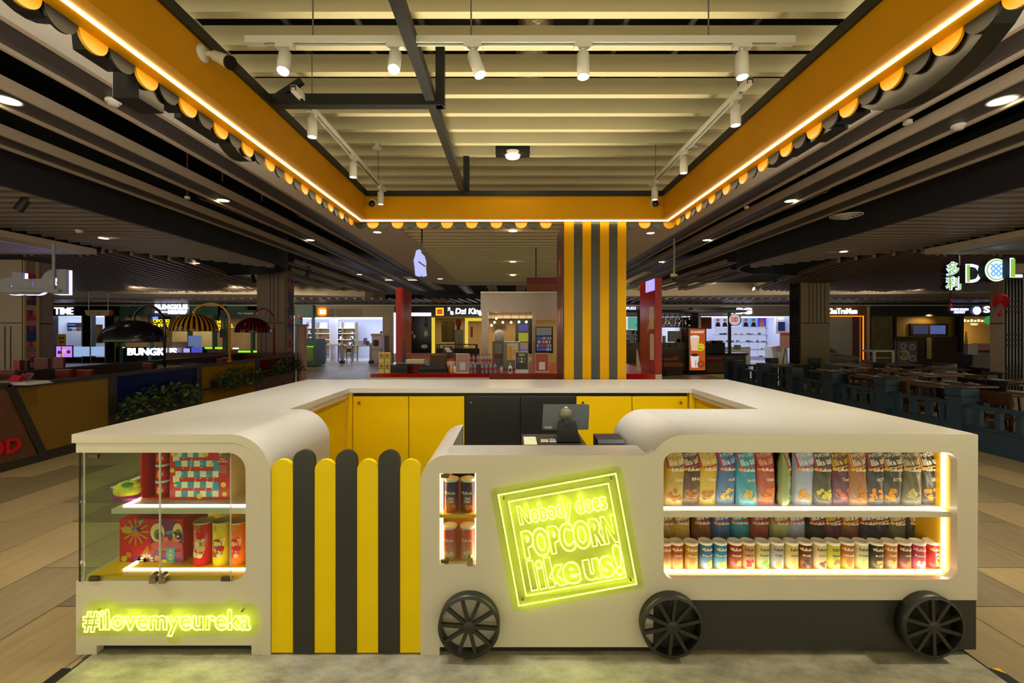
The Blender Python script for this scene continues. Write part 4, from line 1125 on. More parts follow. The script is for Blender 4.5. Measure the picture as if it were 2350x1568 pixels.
# ------------------------------------------------------------------ green cafe front
t = thing('cafe_front', 'green cafe front with glowing white lettering', 'shop', base(275, 590, Y0))
slab('fascia', 274, 697, 520, 724, Y0, GRN, t, .3); slab('fascia', 500, 699, 560, 724, Y0, GRN, t, .3)
mb = MB()
for i in range(26): R(mb, 332 + i * 4, 699, 334.6 + i * 4, 722, Y0 - .05, .04)
mb.build('corrugated_panel', cmat(112, 108, 116, .4), t)
words3d('BUNGKUS', 355, 698.5, 430, 710.5, Y0 - .12, SIGNW, t, .05, offset=.03); words3d('rawraw', 385, 712, 428, 721, Y0 - .12, SIGNW, t, .05, offset=.02, shear=.15)
slab('sign_dash', 355, 715, 384, 717.5, Y0 - .12, SIGNW, t, .05)
words3d('KAFE', 281, 701, 298, 705, Y0 - .02, cmat(150, 150, 140), t); words3d('LIGHT BITES', 484, 700, 506, 703.5, Y0 - .02, cmat(140, 150, 140), t)
for x in (274, 340, 430, 487, 512, 575): slab('post', x, 724, x + 5, 836, Y0, GRN, t, .25)
shopbox(t, 276, 622, 724, Y0 + .3, cmat(150, 128, 96, .7), cmat(90, 76, 60), 3.5, 260, (1, .8, .5))
slab('inner_wall', 395, 758, 486, 800, Y0 + 2.5, cmat(206, 188, 140), t, .1)
slab('menu_panel', 342, 727, 391, 754, Y0 + .2, BLKG, t, .03); words3d('TOPOKKI', 345, 733, 388, 741, Y0 + .17, SIGNY, t, .02); words3d('BUFFET', 350, 743, 388, 751, Y0 + .17, SIGNY, t, .02)
slab('menu_panel', 489, 727, 509, 762, Y0 + .2, BLKG, t, .03)
for i, s in enumerate(('ICHI', 'RED', 'SET')): words3d(s, 491, 736 + i * 8.5, 506, 742.5 + i * 8.5, Y0 + .17, SIGNY, t, .02)
words3d('CL', 526, 744, 535, 752, Y0 + .17, SIGNY, t, .02)
slab('blue_screen', 342, 727, 362, 733, Y0 + .15, glow('cafe_blue', (120, 140, 230), 1.5), t, .02)
slab('awning', 505, 712, 600, 731, Y0 - 1.0, cmat(30, 44, 40), t, .9); words3d('The Original Lo', 545, 717.5, 591, 722, Y0 - 1.03, cmat(190, 196, 180), t)
slab('back_counter', 276, 797, 475, 836, Y0 + .1, BLKG, t, .5); slab('back_counter', 465, 803, 590, 836, Y0 + .1, GRN, t, .5)
slab('lime_strip', 470, 797, 513, 801, Y0 + .05, glow('lime_strip', (140, 220, 30), 1.6), t, .04); slab('lime_strip', 545, 805, 590, 810, Y0 + .05, MATS['lime_strip'], t, .04)
slab('lime_strip', 275, 797, 285, 799, Y0 + .05, MATS['lime_strip'], t, .04); slab('white_strip', 534, 798.5, 547, 801, Y0 + .04, SIGNW, t, .03)
words3d('BUNGKUS', 292, 799, 405, 816, Y0 - .6, SIGNW, None, .05, offset=.03, name='counter_letters'); o = bpy.context.scene.objects['counter_letters']; tag(o, 'glowing white letters standing on the cafe counter behind the black dome lamp', 'sign')
solo('menu_screen', 'blue menu screen at the right end of the glowing counter letters', 'screen', 439, 797, 463, 815, Y0 - .4, glow('menu_blue', (70, 80, 190), 1.1), .05)
solo('menu_screen', 'small white and violet menu screen beside the counter letters', 'screen', 421, 800, 434, 811, Y0 - .4, glow('menu_violet', (160, 150, 235), 1.3), .05)
solo('menu_screen', 'dim grey menu screen next to the counter letters', 'screen', 408, 798, 420, 811, Y0 - .4, cmat(80, 78, 76, .3), .05)
solo('picture_screen', 'blue picture screen under the yellow striped dome lamp', 'screen', 432, 771, 461, 795, Y0 - .5, glow('screen_sea', (110, 130, 180), .7), .05)
solo('cardboard_box', 'brown cardboard box on the cafe counter under the striped lamp', 'box', 395, 785, 433, 797, Y0 - .1, cmat(104, 74, 48, .8), .4)
for i, (x, y, c) in enumerate(((300, 727, (60, 50, 45)), (316, 730, (190, 180, 170)), (375, 728, (150, 60, 40)), (410, 727, (190, 190, 180)), (502, 729, (40, 38, 36)))):
    p = at(x, y, Y0 + .5); mb = MB().cyl(p, p + Vector((0, 0, .6)), .01, 6).lathe([(.02, .12), (.1, .02), (.14, -.05), (.12, -.05)], p, 14)
    tag(mb.build('pendant_lamp', cmat(*c)), ['dark pendant lamp at the left end of the cafe', 'pale pendant lamp second from the left in the cafe', 'rusty red pendant lamp above the yellow menu words', 'pale pendant lamp right of the yellow menu words', 'black pendant lamp by the right yellow menu'][i], 'pendant lamp')
for i, (x0, x1) in enumerate(((476, 493), (497, 515), (529, 545))):
    tt = thing('bar_chair', ['left', 'middle', 'right'][i] + ' one of the three dark red bar chairs at the cafe counter', 'chair', base(x0, x1, Y0 - 1.5))
    slab('backrest', x0, 803, x1, 818, Y0 - 1.5, cmat(96, 18, 22, .4), tt, .05); slab('seat', x0, 818, x1, 821, Y0 - 1.5, MATS['paint_96_18_22_40'], tt, .4)
    for a in (x0 + .5, x1 - 1): slab('leg', a, 821, a + .6, fy(Y0 - 1.48), Y0 - 1.48, BLKM, tt, .03)
solo('menu_easel', 'small black framed notice board beside the yellow lamp pole', 'notice', 504, 755, 518, 775, 16, cmat(30, 32, 30), .03); slab('pole', 510.5, 775, 511.5, 868, 16.01, BLKM, bpy.data.objects['menu_easel'], .02)

# ------------------------------------------------------------------ columns
CLAD = mat('column_clad', (150, 128, 108), 0.45, var=0.03, scale=3)
JOINT = mat('column_joint', (30, 26, 22), 0.6, var=0.05)
PATC = [(200, 150, 70), (170, 60, 70), (40, 40, 110), (190, 120, 130), (70, 66, 70), (60, 90, 140), (190, 50, 70), (40, 60, 130), (150, 120, 110)]
def patches(mb_list, rect, rows, rnd):
    u0, u1, v0, v1 = rect; n = rows; h = (v1 - v0) / n
    for i in range(n):
        k = 1 if i % 3 else 3
        for j in range(k):
            mb_list.append((u0 + (u1 - u0) * j / k, u0 + (u1 - u0) * (j + 1) / k, v0 + h * i, v0 + h * (i + 1), rnd.randrange(len(PATC))))
t = thing('clad_column', 'square clad column with a colourful patchwork strip at the left', 'column', (-7.36, 14.3, 0))
MB().box(-7.81, -6.95, 14.0, 14.6, 0, 3.6).build('cladding', CLAD, t)
for x in (620, 628, 638): slab('groove', x - .7, 622, x + .7, 742, 13.995, JOINT, t, .01)
slab('groove', 590, 741, 652, 742.5, 13.994, JOINT, t, .01)
for x in (600, 611): slab('groove', x - .5, 743, x + .5, 860, 13.995, JOINT, t, .01)
L = []; patches(L, (14.12, 14.5, 0.5, 3.3), 22, random.Random(4)); mb = MB()
for a, b, c, d_, k in L: mb.mi(k).box(-6.955, -6.94, a, b, c, d_)
mb.build('patchwork_strip', [cmat(*c) for c in PATC], t)
MB().box(-6.955, -6.93, 14.07, 14.12, .3, 3.5).box(-6.955, -6.93, 14.5, 14.55, .3, 3.5).build('strip_frame', cmat(180, 150, 90), t)
t = thing('clad_column', 'broad clad column with a patchwork strip at the far left edge', 'column', (-10.3, 9.3, 0))
MB().box(-11.2, -9.67, 9.0, 9.61, 0, 3.06).build('cladding', CLAD, t)
L = []; patches(L, (9.066, 9.262, .7, 2.8), 20, random.Random(8)); mb = MB()
for a, b, c, d_, k in L: mb.mi(k).box(-9.675, -9.66, a, b, c, d_)
mb.build('patchwork_strip', [cmat(*c) for c in PATC], t)
MB().box(-9.67, -9.645, 9.015, 9.062, .3, 3.05).box(-9.67, -9.645, 9.266, 9.315, .3, 3.05).build('strip_frame', cmat(196, 168, 100), t)
MB().box(-9.675, -9.664, 9.002, 9.012, .3, 3.05).box(-9.675, -9.664, 9.32, 9.34, .3, 3.05).box(-9.675, -9.664, 9.34, 9.61, 1.79, 1.81).build('groove', JOINT, t)
slab('groove', 0, 740.5, 50, 742.5, 8.99, JOINT, t, .01)
slab('groove', 10, 749, 11, 860, 8.99, JOINT, t, .01); slab('groove', 23, 749, 24, 860, 8.99, JOINT, t, .01)

def lattice(t, ax, a0, a1, z0, z1, off):
    """dark mirror panel with a cross-dotted metal grille; ax 'x' faces -y, ax 'y' faces -x"""
    m_ = MB(); g = MB()
    def bx(mb, u0, u1, v0, v1, w0, w1):
        if ax == 'x': mb.box(u0, u1, w0, w1, v0, v1)
        else: mb.box(w0, w1, u0, u1, v0, v1)
    bx(m_, a0, a1, z0, z1, off - .01, off + .02)
    n = 5
    for i in range(n + 1):
        u = a0 + (a1 - a0) * i / n; bx(g, u - .008, u + .008, z0, z1, off - .025, off - .01)
    for v0 in (z0 + .25, z0 + .95, z0 + 1.65, z0 + 2.35):
        for r_ in range(3):
            v = v0 + r_ * .11
            if v > z1 - .05: continue
            bx(g, a0, a1, v - .005, v + .005, off - .025, off - .01)
            for i in range(n + 1):
                u = a0 + (a1 - a0) * i / n
                bx(g, max(a0, u - .022), min(a1, u + .022), v - .022, v + .022, off - .03, off - .01)
    m_.build('mirror_panel', mat('dark_mirror', (70, 66, 74), 0.12, 0.9, var=0.2, scale=3), t); g.build('grille', BLKM, t)
t = thing('clad_column', 'square clad column with a dark latticed side panel beyond the blue fence', 'column', (9.7, 14.8, 0))
MB().box(9.25, 10.17, 14.5, 15.1, 0, 3.6).build('cladding', cmat(140, 118, 84, .45), t)
lattice(t, 'y', 14.56, 15.02, .3, 3.4, 9.245)
for x in (1857, 1866, 1875, 1884, 1893): slab('groove', x - .6, 625, x + .6, 742, 14.493, JOINT, t, .01)
slab('groove', 1840, 741, 1903, 742.8, 14.492, JOINT, t, .01)
t = thing('clad_column', 'clad column with a tall latticed mirror panel at the far right edge', 'column', (10.6, 9.9, 0))
MB().box(10.29, px(2440, 9.5), 9.5, 9.77, 0, 3.06).build('cladding', CLAD, t)
lattice(t, 'x', px(2306, 9.5), px(2343, 9.5), .4, 2.8, 9.49)
MB().box(10.284, 10.29, 9.5, 9.77, 1.80, 1.82).build('groove', JOINT, t)

# ------------------------------------------------------------------ gadget shop with orange emblem
t = thing('gadget_shop', 'beige gadget shop front with an orange rounded emblem', 'shop', base(726, 905, Y0))
slab('fascia', 680, 703, 906, 727, Y0, cmat(150, 132, 108, .6), t, .3); slab('fascia_lower', 680, 727, 878, 728, Y0, cmat(120, 104, 84), t, .3); slab('pier', 878, 727, 897, 833, Y0, cmat(160, 140, 104, .6), t, .3)
slab('pier', 897, 703, 906, 833, Y0 + .02, cmat(120, 104, 96, .5), t, .3)
mb = MB().prism(rrect(px(730, Y0), px(750, Y0), pz(725.5, Y0), pz(706, Y0), .14, 6), (), 'y', Y0 - .08, Y0); e = mb.build('emblem', SIGNO, t)
mb = MB(); R(mb, 734, 711, 743, 713, Y0 - .1, .02); R(mb, 734, 711, 736, 721, Y0 - .1, .02); R(mb, 741, 713, 743, 721, Y0 - .1, .02); R(mb, 737.6, 715, 739.4, 721, Y0 - .1, .02); R(mb, 745, 711, 747, 721, Y0 - .1, .02); mb.build('emblem_letters', SIGNW, e)
shopbox(t, 634, 878, 727.5, Y0 + .3, cmat(200, 206, 226, .6), PANEL, 4.5, 190)
YB = Y0 + 4.5
for i, x0 in enumerate((690, 704, 729, 773, 785)): slab('lit_poster', x0 + .5, 740, x0 + (13 if i < 2 else 22 if i == 2 else 11 if i == 3 else 29), 753, YB - .4, SHOPW, t, .05)
slab('shelf_back', 690, 753, 816, 812, YB - .3, cmat(140, 118, 76, .7), t, .1)
for y in (753, 765, 779, 792): slab('shelf_board', 690, y, 816, y + 1.5, YB - .6, SHOPW, t, .4)
for x in (703, 728, 772, 784, 815): slab('shelf_divider', x, 740, x + 1.5, 812, YB - .6, cmat(150, 128, 84), t, .4)
rnd = random.Random(12)
cols = [(225, 226, 232), (60, 60, 66), (190, 190, 198), (240, 240, 244), (150, 60, 60)]
for i in range(26):
    x = rnd.choice([691, 705, 731, 745, 774, 786, 800]) + rnd.uniform(0, 8); y = rnd.choice([765, 779, 792])
    w, h = rnd.uniform(2.5, 5.5), rnd.uniform(3, 8)
    slab('goods_box', x, y - h, x + w, y, YB - .55, cmat(*rnd.choice(cols)), t, .15)
o = MB().cyl((px(761, 25.5), 25.8, 0.003), (px(761, 25.5), 25.8, pz(728, 25.5)), .23, 24).build('round_pillar', cmat(206, 206, 226, .4)); tag(o, 'round white banner-wrapped pillar inside the gadget shop', 'pillar')
def table(name, label, x0, x1, yt, Y, topm, legm, depth=.9, cat='table', th=.05):
    t = thing(name, label, cat, base(x0, x1, Y))
    a, b, z = px(x0, Y), px(x1, Y), pz(yt, Y)
    MB().box(a, b, Y, Y + depth, z - th, z).build('tabletop', topm, t)
    for lx in (a + .03, b - .09):
        for ly in (Y + .04, Y + depth - .1): MB().box(lx, lx + .06, ly, ly + .06, .002, z - th).build('leg', legm, t)
    return t
GL_ = cmat(110, 116, 130, .4)
table('display_table', 'grey-legged display table at the left in the gadget shop', 731, 778, 791, Y0 + .6, cmat(180, 160, 120), GL_)
table('display_table', 'grey-legged display table at the right in the gadget shop', 806, 851, 793, Y0 + .6, cmat(180, 160, 120), GL_)
for i, (x, y, w, h, c, lab) in enumerate(((822, 782, 12, 9, (190, 200, 215), 'white tablet on the right display table'), (834, 776, 8, 14, (110, 90, 190), 'violet screen on the right display table'), (806, 778, 6, 7, (90, 170, 190), 'small teal screen on the right display table'),
                                         (732, 783, 9, 6, (235, 235, 240), 'white gadget at the left end of the left display table'), (745, 786, 5, 4, (50, 50, 54), 'small dark gadget on the left display table'), (755, 787, 4, 4, (210, 210, 220), 'small pale gadget on the left display table'), (841, 783, 6, 9, (60, 60, 70), 'dark gadget at the right end of the right display table'))):
    solo('gadget', lab, 'gadget', x, y, x + w, y + h + 1.2, Y0 + .7, cmat(*c, .3), .08)
t = thing('recycling_machine', 'pale pink recycling machine with a round hatch at the shop entrance', 'machine', base(853, 875, Y0 - .6))
slab('body', 853, 770, 876, 834.5, Y0 - .6, cmat(196, 168, 176, .4), t, .5); slab('header', 851, 766, 876, 772, Y0 - .62, cmat(176, 140, 130), t, .06)
mb = MB().prism(rrect(px(856, Y0 - .62), px(869, Y0 - .62), pz(795, Y0 - .6), pz(780, Y0 - .6), .1), (), 'y', Y0 - .62, Y0 - .6); mb.build('hatch', BLKG, t)
t = thing('cardboard_standee', 'life-size printed standee of a person behind the recycling machine', 'standee', base(868, 878, Y0 + .2))
mb = MB(); p = at(875, 763, Y0 + .2); mb.cyl(p, p + Vector((0, .02, 0)), .07, 14); mb.build('printed_head', cmat(60, 44, 40), t); slab('printed_body', 866, 768, 878, 832, Y0 + .2, cmat(150, 150, 165), t, .02)
for x, lab in ((783, 'left'), (850, 'right')):
    tt = thing('barrier_post', lab + ' barrier post at the gadget shop entrance', 'barrier', base(x - 2, x + 2, Y0 - 1.5)); Y = Y0 - 1.5
    slab('post', x - 2, 788, x + 2, 834, Y, cmat(170, 156, 140), tt, .08); slab('foot', x - 4, 828, x + 4, 836, Y - .1, BLKM, tt, .3)
slab_b = solo('barrier_board', 'pink notice board hung between the barrier posts', 'notice', 796, 792, 807, 800, Y0 - 1.5, cmat(206, 160, 150), .03); MB().bar((px(784, Y0 - 1.5), Y0 - 1.46, pz(792, Y0 - 1.5)), (px(849, Y0 - 1.5), Y0 - 1.46, pz(792, Y0 - 1.5)), .02).build('rope', cmat(150, 120, 100), slab_b)
t = thing('folding_chair', 'black folding chair at the gadget shop entrance', 'chair', base(795, 806, Y0 - 1.3)); Y = Y0 - 1.3
slab('backrest', 795, 800, 806, 808, Y, BLKM, t, .03); slab('seat', 795, 815, 806, 816.5, Y, BLKM, t, .35)
for x in (795, 805): slab('leg', x, 805, x + 1.2, fy(Y), Y, BLKM, t, .03); slab('leg', x, 816, x + 1.2, fy(Y + .32), Y + .32, BLKM, t, .03)

t = thing('green_booth', 'green boarded snack booth beside the patterned column', 'booth', base(680, 727, 21.5)); Y = 21.5
slab('roof_panel', 676, 700, 718, 729, Y, GRN, t, .3); slab('post', 676, 729, 688, 838, Y, GRN, t, .3); slab('post', 715, 729, 721, 838, Y, GRN, t, .1)
slab('counter', 688, 778, 727, 840, Y - .2, GRN, t, 1.0); slab('blue_top', 694, 776, 718, 780, Y - .25, cmat(40, 80, 130), t, .3)
slab('lime_panel', 703, 795, 719, 796.5, Y - .24, MATS['lime_strip'], t, .03); slab('lit_board', 703, 796.5, 719, 828, Y - .22, cmat(90, 120, 50), t, .02); slab('red_lamp', 683, 723, 688, 728, Y - .03, glow('small_red', (220, 20, 30), 1.5), t, .03)
t = thing('pink_plinth', 'tall pale pink draped stand by the red partition end', 'plinth', base(675, 697, 12.9)); Y = 12.9
mb = MB()
a, b = px(678, Y), px(698, Y); z1 = pz(748, Y); prf = []
for i in range(24): q = 2 * PI * i / 24; prf.append(((a + b) / 2 + (b - a) / 2 * math.cos(q) * (1 + .06 * (i % 2)), Y + .12 + .12 * math.sin(q) * (1 + .06 * (i % 2))))
MB().prism(prf, (), 'z', 0.002, z1).build('drape', cmat(206, 160, 156, .6), t); MB().box(a - .02, b + .02, Y - .02, Y + .26, z1, z1 + .04).build('cap', cmat(190, 130, 116), t)

# ------------------------------------------------------------------ amulet shop
t = thing('amulet_shop', 'dark amulet shop front with white slanted lettering and gold pillars', 'shop', base(905, 1290, Y0))
slab('fascia', 905, 703, 1300, 727, Y0, BLKG, t, .3); slab('pier', 904, 727, 914, 834, Y0, SHOPW, t, .2)
e = slab('emblem', 1000, 706.5, 1018, 724.5, Y0 - .06, glow('emblem_gold', (240, 180, 50), 1.6), t); slab('emblem_center', 1003, 710, 1015, 721, Y0 - .08, glow('emblem_red', (210, 60, 40), 1.3), e, .02)
words3d('Dzi King', 1045, 707.5, 1108, 725, Y0 - .08, SIGNW, t, .04, offset=.03, shear=.1)
words3d('天', 1027, 706, 1034, 714, Y0 - .08, SIGNW, t); words3d('珠', 1033, 714, 1041, 723, Y0 - .08, SIGNW, t)
slab('light_box', 941, 718, 989, 725.5, Y0 - .03, SIGNW, t, .1); slab('light_post', 904, 718, 909, 810, Y0 - .03, SIGNW, t, .1)
shopbox(t, 910, 1300, 727, Y0 + .3, cmat(170, 144, 92, .7), cmat(170, 150, 110), 3.5, 330, (1, .82, .5))
sc_ = slab('showcase', 938, 727, 990, 815, Y0 + .25, BLKG, t, .3)
for x0 in (990.5, 1150): slab('gold_pillar', x0, 729, x0 + 7, 814, Y0 + .1, glow('gold_lit', (235, 205, 70), 1.0), t, .1)
mb = MB(); R(mb, 1067, 730, 1112, 737, Y0 + .6, .1); R(mb, 1067, 737, 1074, 795, Y0 + .6, .1); mb.build('lit_portal', MATS['gold_lit'], t)
slab('wood_base', 1000, 800, 1100, 830, Y0 + .2, cmat(50, 34, 24), t, .2)
solo('thangka_painting', 'framed dark religious painting on the beige wall of the amulet shop', 'painting', 1013, 737, 1043, 785, Y0 + 1.0, cmat(86, 70, 40), .05)
p = solo('thangka_painting', 'x', 'painting', 1016, 742, 1040, 781, Y0 + .98, cmat(120, 96, 50), .02); p.parent = bpy.data.objects['thangka_painting']; p.name = 'canvas'
p.matrix_parent_inverse = Matrix.Translation(-ORG['thangka_painting']); del p['category']; del p['label']
t = thing('paper_lantern', 'red round lantern ornament with tassel in the amulet shop', 'lantern', at(1052, 759, Y0 + .5))
c = at(1052, 741, Y0 + .5); MB().ellipsoid(c, (.17, .05, .2)).build('medallion', cmat(170, 30, 24), t); slab('tassel', 1048, 746, 1056, 760, Y0 + .5, cmat(160, 24, 20), t, .04)
for x0, x1, lab in ((1043, 1063, 'black display stand with gold figures below the red lantern'), ): 
    t = thing('display_stand', lab, 'stand', base(x0, x1, Y0 + .3)); slab('cabinet', x0, 757, x1, 815, Y0 + .3, BLKG, t, .3)
    for x in (1047, 1055): slab('gold_figure', x, 772, x + 4.5, 798, Y0 + .28, cmat(196, 160, 80, .3), t, .02)
    slab('gold_plate', 1048, 760, 1060, 769, Y0 + .28, cmat(190, 150, 50, .3), t, .02)
for i, (x, y, w, h, c, lab) in enumerate(((972, 759, 11, 14, (214, 200, 180), 'pale round vase in the black showcase'), (949, 768, 5, 9, (230, 220, 190), 'small white figure in the black showcase'), (944, 760, 7, 8, (170, 90, 170), 'violet ornament in the black showcase'), (940, 728, 9, 14, (180, 20, 40), 'red garment ornament at the top of the showcase'), (973, 731, 9, 20, (70, 50, 44), 'tall brown vase at the top of the showcase'), (965, 791, 18, 9, (226, 216, 206), 'white ornaments on the bottom showcase shelf'))):
    cc = at(x + w / 2, y + h, Y0 + .2); r_ = w / 2 * Y0 / F; hh = h * Y0 / F
    tag(MB().lathe([(0, 0), (r_ * .5, 0), (r_, hh * .45), (r_ * .55, hh * .85), (r_ * .6, hh), (0, hh)], cc, 14).build('shop_ornament', cmat(*c, .3)), lab, 'ornament')
for x, lab in ((1080, 'left red paper couplet on the gold portal wall'), (1177, 'red paper couplet right of the gold portal')): solo('paper_couplet', lab, 'couplet', x, 750, x + 5, 774, Y0 + .9, cmat(170, 30, 20), .01)
o = table('tea_table', 'carved wooden table with gold ware in the amulet shop', 1000, 1095, 790, Y0 - .2, cmat(120, 100, 56), cmat(80, 60, 40))

# ------------------------------------------------------------------ hot snack kiosk behind the worktop
YK = 6.2
t = thing('red_counter', 'glossy red counter of the neighbouring hot snack kiosk', 'counter', base(850, 1520, YK))
a, b = px(850, YK), px(1519, YK)
MB().box(a, b, YK, YK + 2.2, 0.9, 1.06).build('counter_band', REDG, t)
MB().box(a + .05, b - .05, YK + .06, YK + 2.1, 0, .9).build('counter_body', cmat(70, 14, 14, .3), t)
MB().box(a - .04, px(1123, YK), YK - .03, YK, 0.985, 1.01).build('pale_strip', cmat(206, 180, 150, .4), t)
MB().box(px(1123, YK), px(1290, YK), YK - .004, YK, .93, 1.055).build('photo_band', cmat(120, 40, 20, .3), t)
wp = MB().box(px(1504, YK), px(1519, YK), YK - .004, YK, 0.98, 1.05).build('corner_patch', cmat(196, 180, 160), t)
t = thing('red_upright', 'tall glossy red upright panel of the snack kiosk, left of the lettered amulet shop', 'upright panel', (-1.87, 7.9, 1.06))
MB().box(px(908, 7.55), px(920, 7.55), 7.55, 8.35, 1.06, 2.37).build('panel', REDG, t)
t = thing('red_upright', 'tall glossy red upright panel with notices, right of the striped pillar', 'upright panel', (2.0, 6.5, 1.06))
xa, xb = px(1503.5, YK), px(1519, YK)
MB().box(xa, xb, YK, 6.92, 1.062, 2.37).build('panel', REDG, t)
for y0, y1, z0, z1, c in ((6.25, 6.45, 1.67, 1.98, (214, 190, 150)), (6.25, 6.42, 1.24, 1.6, (220, 200, 190)), (6.47, 6.53, 1.6, 1.75, (200, 160, 80)), (6.25, 6.5, 1.6, 1.66, (150, 30, 30))):
    MB().box(xa - .004, xa, y0, y1, z0, z1).build('notice', cmat(*c, .4), t)
MB().box(xa - .006, xa, 6.22, 6.62, 2.2, 2.36).build('lit_badge', glow('badge_violet', (180, 170, 255), 1.2), t)
def stuff_on(x0, x1, y0, y1, Y, m, name, label, cat, d=.1, group=None): return tag(slab(name, x0, y0, x1, y1, Y, m, None, d), label, cat, group)
ZR = 1.06
k = 0
for (x, zz, lab) in ((869, 0, 'lower left'), (882.5, 0, 'lower right'), (869, 1, 'upper left'), (882.5, 1, 'upper right')):
    Y = YK + .05; w = px(x + 12.5, Y) - px(x, Y); z0 = ZR + zz * .145
    tt = thing('sauce_box', lab + ' of the four yellow drink cartons stacked at the red counter end', 'carton', (px(x, Y) + w / 2, Y, z0), 'stacked yellow cartons')
    xx = px(x, Y)
    MB().box(xx, xx + w, Y, Y + .07, z0, z0 + .143, .003).build('carton', cmat(214, 186, 96, .5), tt); MB().box(xx + .004, xx + w - .004, Y - .002, Y, z0 + .06, z0 + .07).build('green_band', cmat(60, 110, 50), tt)
    MB().cyl((xx + w / 2, Y - .002, z0 + .1), (xx + w / 2, Y, z0 + .1), .026, 16).build('bowl_print', cmat(150, 100, 50), tt)
    words3d('NOODLE', x + 2, pz(0, 1) * 0 + 0, x + 10, 0, Y, cmat(90, 60, 30), None) if False else None
t = thing('heating_tray', 'dark glass-topped heating tray on the red counter', 'tray', base(898, 935, YK + .1, ZR)); Y = YK + .1
slab('tray_body', 898, 838, 935, 856, Y, cmat(40, 40, 38, .2), t, .35); slab('glass_top', 897, 834.5, 976, 836, Y - .02, cmat(90, 120, 110, .1), t, .3)
t = thing('heating_tray', 'wide dark food warmer in the middle of the red counter', 'tray', base(958, 1028, YK + .1, ZR)); Y = YK + .1
slab('tray_body', 960, 846, 1026, 857, Y, cmat(34, 34, 34, .2), t, .35); slab('tray_lid', 968, 838, 1020, 846, Y + .05, cmat(60, 62, 62, .15), t, .25)
stuff_on(931, 972, 826, 834.5, YK + .25, cmat(206, 186, 160, .8), 'paper_bags', 'stack of folded paper bags on the glass tray', 'paper bags', .15)
stuff_on(986, 1024, 815, 835, YK + .4, cmat(84, 58, 34, .7), 'brown_box', 'dark brown box behind the food warmer', 'box', .2)
t = thing('snack_jar', 'clear jar with a red lid beside the brown box', 'jar', (px(1035, YK + .3), YK + .3, ZR))
p = Vector((px(1035, YK + .3), YK + .3, ZR + .06)); MB().lathe([(0, 0), (.055, 0), (.06, .02), (.06, .08), (.05, .1), (0, .1)], p, 20).build('jar', cmat(200, 190, 180, .2), t); MB().cyl(p + Vector((0, 0, .1)), p + Vector((0, 0, .125)), .053, 20).build('lid', cmat(180, 30, 24), t); MB().box(p.x - .05, p.x + .05, p.y - .05, p.y + .05, ZR, ZR + .06).build('stand', cmat(60, 50, 46), t)
for i, (x, c, lab) in enumerate(((1036, (206, 170, 60), 'mustard yellow'), (1044, (220, 214, 196), 'white'), (1031, (170, 30, 20), 'red'))):
    Y = YK + .12 + .03 * (i == 2); p = Vector((px(x, Y), Y, ZR)); tt = thing('sauce_bottle', lab + ' squeeze sauce bottle left of the bottled water', 'bottle', p)
    MB().lathe([(0, 0), (.02, 0), (.022, .01), (.022, .075), (.008, .09), (0, .09)], p, 14).build('body', cmat(*c, .3), tt); MB().cyl(p + Vector((0, 0, .09)), p + Vector((0, 0, .115)), .007, 8, .003).build('nozzle', cmat(*c, .3), tt)
for i, (x0, x1, y0, y1, Y, lab, c1, c2) in enumerate(((1047, 1076, 812, 857, YK + .04, 'clear stand with a red and brown flyer at the left of the bottles', (170, 120, 110), (190, 190, 210)), (1183, 1212, 808, 857, YK + .03, 'upright payment flyer with green panel on the red counter', (40, 44, 38), (190, 160, 60)), (1229, 1259, 811, 855, YK + .03, 'upright flyer with pale printed card beside the pillar', (170, 70, 50), (225, 220, 215)))):
    tt = thing('flyer_stand', lab, 'flyer', base(x0, x1, Y, ZR)); slab('holder', x0 - .5, y0 - .5, x1 + .5, y1, Y, cmat(206, 196, 190, .3), tt, .012); slab('print', x0 + .5, y0 + 1, x1 - .5, y1 - (9 if i == 1 else 3), Y - .003, cmat(*c1, .4), tt, .003)
    slab('print_card', x0 + 8, y0 + 20 if i != 1 else y0 + 4, x1 - 8, y0 + 38 if i != 1 else y0 + 9, Y - .005, cmat(*c2, .4), tt, .002)
    if i == 1:
        for q in range(6): slab('print_icon', x0 + 5 + 7 * (q % 3), y0 + 13 + 7 * (q // 3), x0 + 9.5 + 7 * (q % 3), y0 + 17.5 + 7 * (q // 3), Y - .005, cmat(*[(60, 130, 170), (190, 190, 180), (60, 140, 90), (190, 60, 50), (220, 220, 210), (150, 60, 60)][q]), tt, .002)
BOT = glass('bottle_plastic', (232, 238, 240), 0.05, haze=.4, hcol=(214, 218, 222)); CAPR = cmat(176, 30, 30, .4)
def water_bottle():
    t = thing('water_bottle', 'x', 'bottle', (0, 0, 0), 'water bottles on the red counter')
    MB().lathe([(0, 0), (.022, .001), (.024, .008), (.021, .03), (.024, .035), (.024, .09), (.02, .11), (.01, .128), (.01, .135)], (0, 0, 0), 14).build('body', BOT, t)
    MB().lathe([(.0245, .045), (.0245, .075)], (0, 0, 0), 14).build('label_band', cmat(170, 60, 56, .4), t); MB().cyl((0, 0, .134), (0, 0, .149), .012, 12).build('cap', CAPR, t)
    return t
wb = water_bottle(); first = True
rows = [(YK + .10, [1081, 1090, 1099, 1107, 1116, 1126, 1136], 'front'), (YK + .22, [1078, 1087, 1097, 1106, 1115, 1124], 'back')]
for Y, xs, nm in rows:
    for i, x in enumerate(xs):
        o = wb if first else copy_tree(wb); first = False
        place(o, (px(x, Y), Y, ZR + (0 if nm == 'front' else .11)), 0, 'red-capped water bottle, %s from the left in the %s row on the red counter' % (['first', 'second', 'third', 'fourth', 'fifth', 'sixth', 'seventh'][i], nm))
o = MB().box(px(1073, YK + .16), px(1130, YK + .16), YK + .16, YK + .3, ZR, ZR + .109).build('bottle_riser', cmat(90, 60, 56, .5)); tag(o, 'low riser under the back row of water bottles', 'riser')
